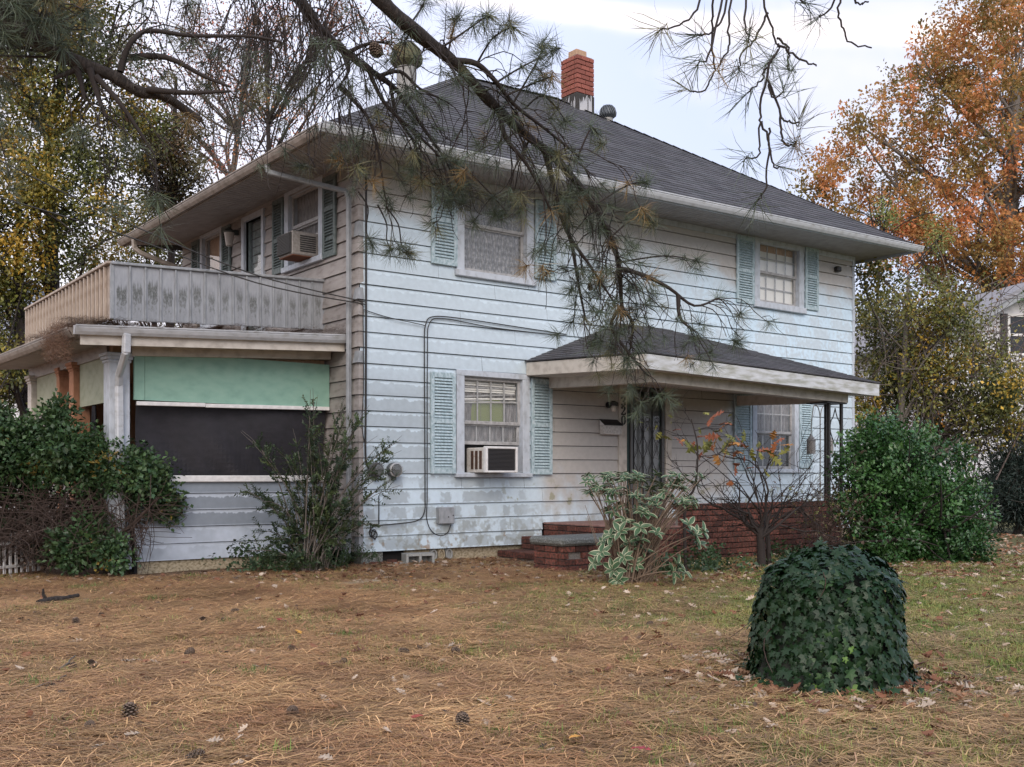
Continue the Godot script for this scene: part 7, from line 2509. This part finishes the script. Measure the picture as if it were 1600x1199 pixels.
	# bright single leaves
	for e in [[466, 997, Color(0.55, 0.30, 0.06), "yellow leaf lying on the straw left of centre"], [898, 1168, Color(0.55, 0.28, 0.06), "orange yellow leaf near the bottom centre"], [1003, 1188, Color(0.28, 0.035, 0.045), "red leaf at the bottom edge right of centre"], [653, 1135, Color(0.26, 0.05, 0.04), "small red leaf beside the lowest pine cone"], [437, 977, Color(0.22, 0.03, 0.03), "dark red leaf on the straw below the corner shrub"], [1520, 937, Color(0.45, 0.10, 0.05), "red leaf on the lawn right of the ivy stump"], [1375, 1085, Color(0.34, 0.17, 0.09), "upright brown oak leaf at the foot of the ivy stump"], [642, 908, Color(0.50, 0.24, 0.06), "orange leaf on the ground before the cinder block"]]:
		var d: float = 1.2 * 1618.0 / (e[1] - 745.0)
		var m := leafmat(0.6, 0.2)
		m.albedo_color = (e[2] as Color).linear_to_srgb()
		var o := solo("bright_leaf", ol[0 if e[0] == 1375 else 3], m, e[3], "leaf")
		o.transform = Transform3D(Basis(Vector3.UP, rr(0, TAU)) * Basis(Vector3.RIGHT, rr(-0.3, 0.3) + (1.2 if e[0] == 1375 else 0.0)).scaled(Vector3.ONE * rr(0.07, 0.10)), at(e[0], e[1], d) + Vector3(0, 0.045, 0))
	# fallen cones, each its own thing
	var cm := [cone_mesh(641), cone_mesh(642)]
	var spots := [[32, 975, 1.0, "small pine cone nearest the left edge below the fallen branch"], [58, 966, 1.1, "pine cone under the fallen branch, left one of a pair"], [119, 980, 1.25, "open pine cone below the right end of the fallen branch"], [158, 967, 0.9, "small pine cone right of and just above the open one under the branch"], [318, 975, 1.0, "dark pine cone left of a smaller one below the sunroom wall"], [349, 974, 0.85, "smaller pine cone right of the dark one below the sunroom wall"], [367, 961, 1.1, "round pine cone highest on the straw left of the corner shrub"], [296, 1027, 1.1, "pine cone alone at mid left, above the large foreground cone"], [142, 1045, 0.95, "pine cone at the right end of the thin bent stick"], [114, 1048, 0.9, "brown pine cone lying against the thin bent stick"], [78, 1083, 1.0, "dark pine cone next to a pale worn one at lower left"], [98, 1093, 0.9, "pale worn pine cone lying beside a dark one at left"], [230, 1071, 0.95, "pine cone midway between the bent stick and the largest cone"], [203, 1131, 1.6, "largest upright pine cone in the left foreground"], [221, 1143, 0.8, "broken pine cone touching the largest one"], [242, 1111, 0.8, "flat pine cone just above and right of the largest cone"], [140, 1145, 1.0, "grey pine cone left of the largest foreground cone"], [347, 1154, 0.7, "tiny pine cone right of the largest cone near the bottom"], [313, 1081, 0.85, "small pine cone in the left foreground with no other close by"], [462, 954, 0.95, "left cone of the touching pair below the house corner"], [476, 953, 0.8, "right cone of the touching pair below the house corner"], [457, 1021, 1.0, "striped pine cone at the end of a straw clump"], [457, 1123, 1.15, "dark pine cone upright near the lower centre left"], [723, 1139, 1.3, "pine cone standing near the bottom centre"], [631, 1025, 1.05, "larger dark cone of the pair in the middle of the lawn"], [655, 1019, 0.8, "smaller cone of the pair in the middle of the lawn"], [712, 1023, 0.95, "flattened pine cone right of the cone pair at centre"], [536, 1041, 0.9, "pine cone by itself left of the pair in mid lawn"], [885, 1003, 0.7, "tiny brown cone on the grass right of mid lawn"], [1015, 981, 0.95, "pine cone on the grass left of the ivy stump"], [1000, 1008, 1.1, "larger pine cone just below another left of the ivy stump"], [305, 1196, 1.2, "pine cone cut by the bottom edge at left"], [522, 943, 0.8, "pine cone closest to the cinder block on the lawn"], [420, 1050, 0.8, "pine cone directly below the striped one by the straw clump"]]
	var proto: MeshInstance3D = null
	for i in spots.size():
		var e: Array = spots[i]
		var d: float = 1.2 * 1618.0 / (e[1] - 745.0)
		var o: MeshInstance3D
		if proto == null:
			proto = put("pine_cone", cm[0], M.dry)
			o = proto
		else:
			o = proto.duplicate()
			o.name = numbered("pine_cone")
			o.mesh = cm[i % 2]
			add_child(o, true)
		var s: float = 0.072 * e[2]
		o.transform = Transform3D(Basis(Vector3.UP, rr(0, TAU)) * Basis(Vector3.RIGHT, 1.3 + rr(-0.25, 0.25) if e[2] < 1.25 else 0.3).scaled(Vector3.ONE * s), at(e[0], e[1], d) + Vector3(0, s * 0.42, 0))
		metas(o, e[3] if e[3] else "small dark pine cone lying in the pine straw of the lawn", "pine cone", "pine cones lying on the lawn")
	# short sticks
	for e in [[105, 1044, 0.5, "thin bent stick on the straw at left"], [1095, 985, 0.0, ""], [70, 1078, 0.2, "short grey stick lower left"]]:
		if e[3] == "": continue
		var d: float = 1.2 * 1618.0 / (e[1] - 745.0)
		var g := Geo.new()
		g.tube(spline([Vector3(-0.2, 0.02, 0), Vector3(-0.05, 0.03, 0.02), Vector3(0.1, 0.02, -0.01), Vector3(0.22, 0.03, 0.0)], 3), taper(0.007, 0.004, 10), 5)
		var o := solo("stick", g, M.bark_grey, e[3], "stick")
		o.position = at(e[0], e[1], d) + Vector3(0, 0.01, 0)
		o.rotation.y = e[2] + 0.6
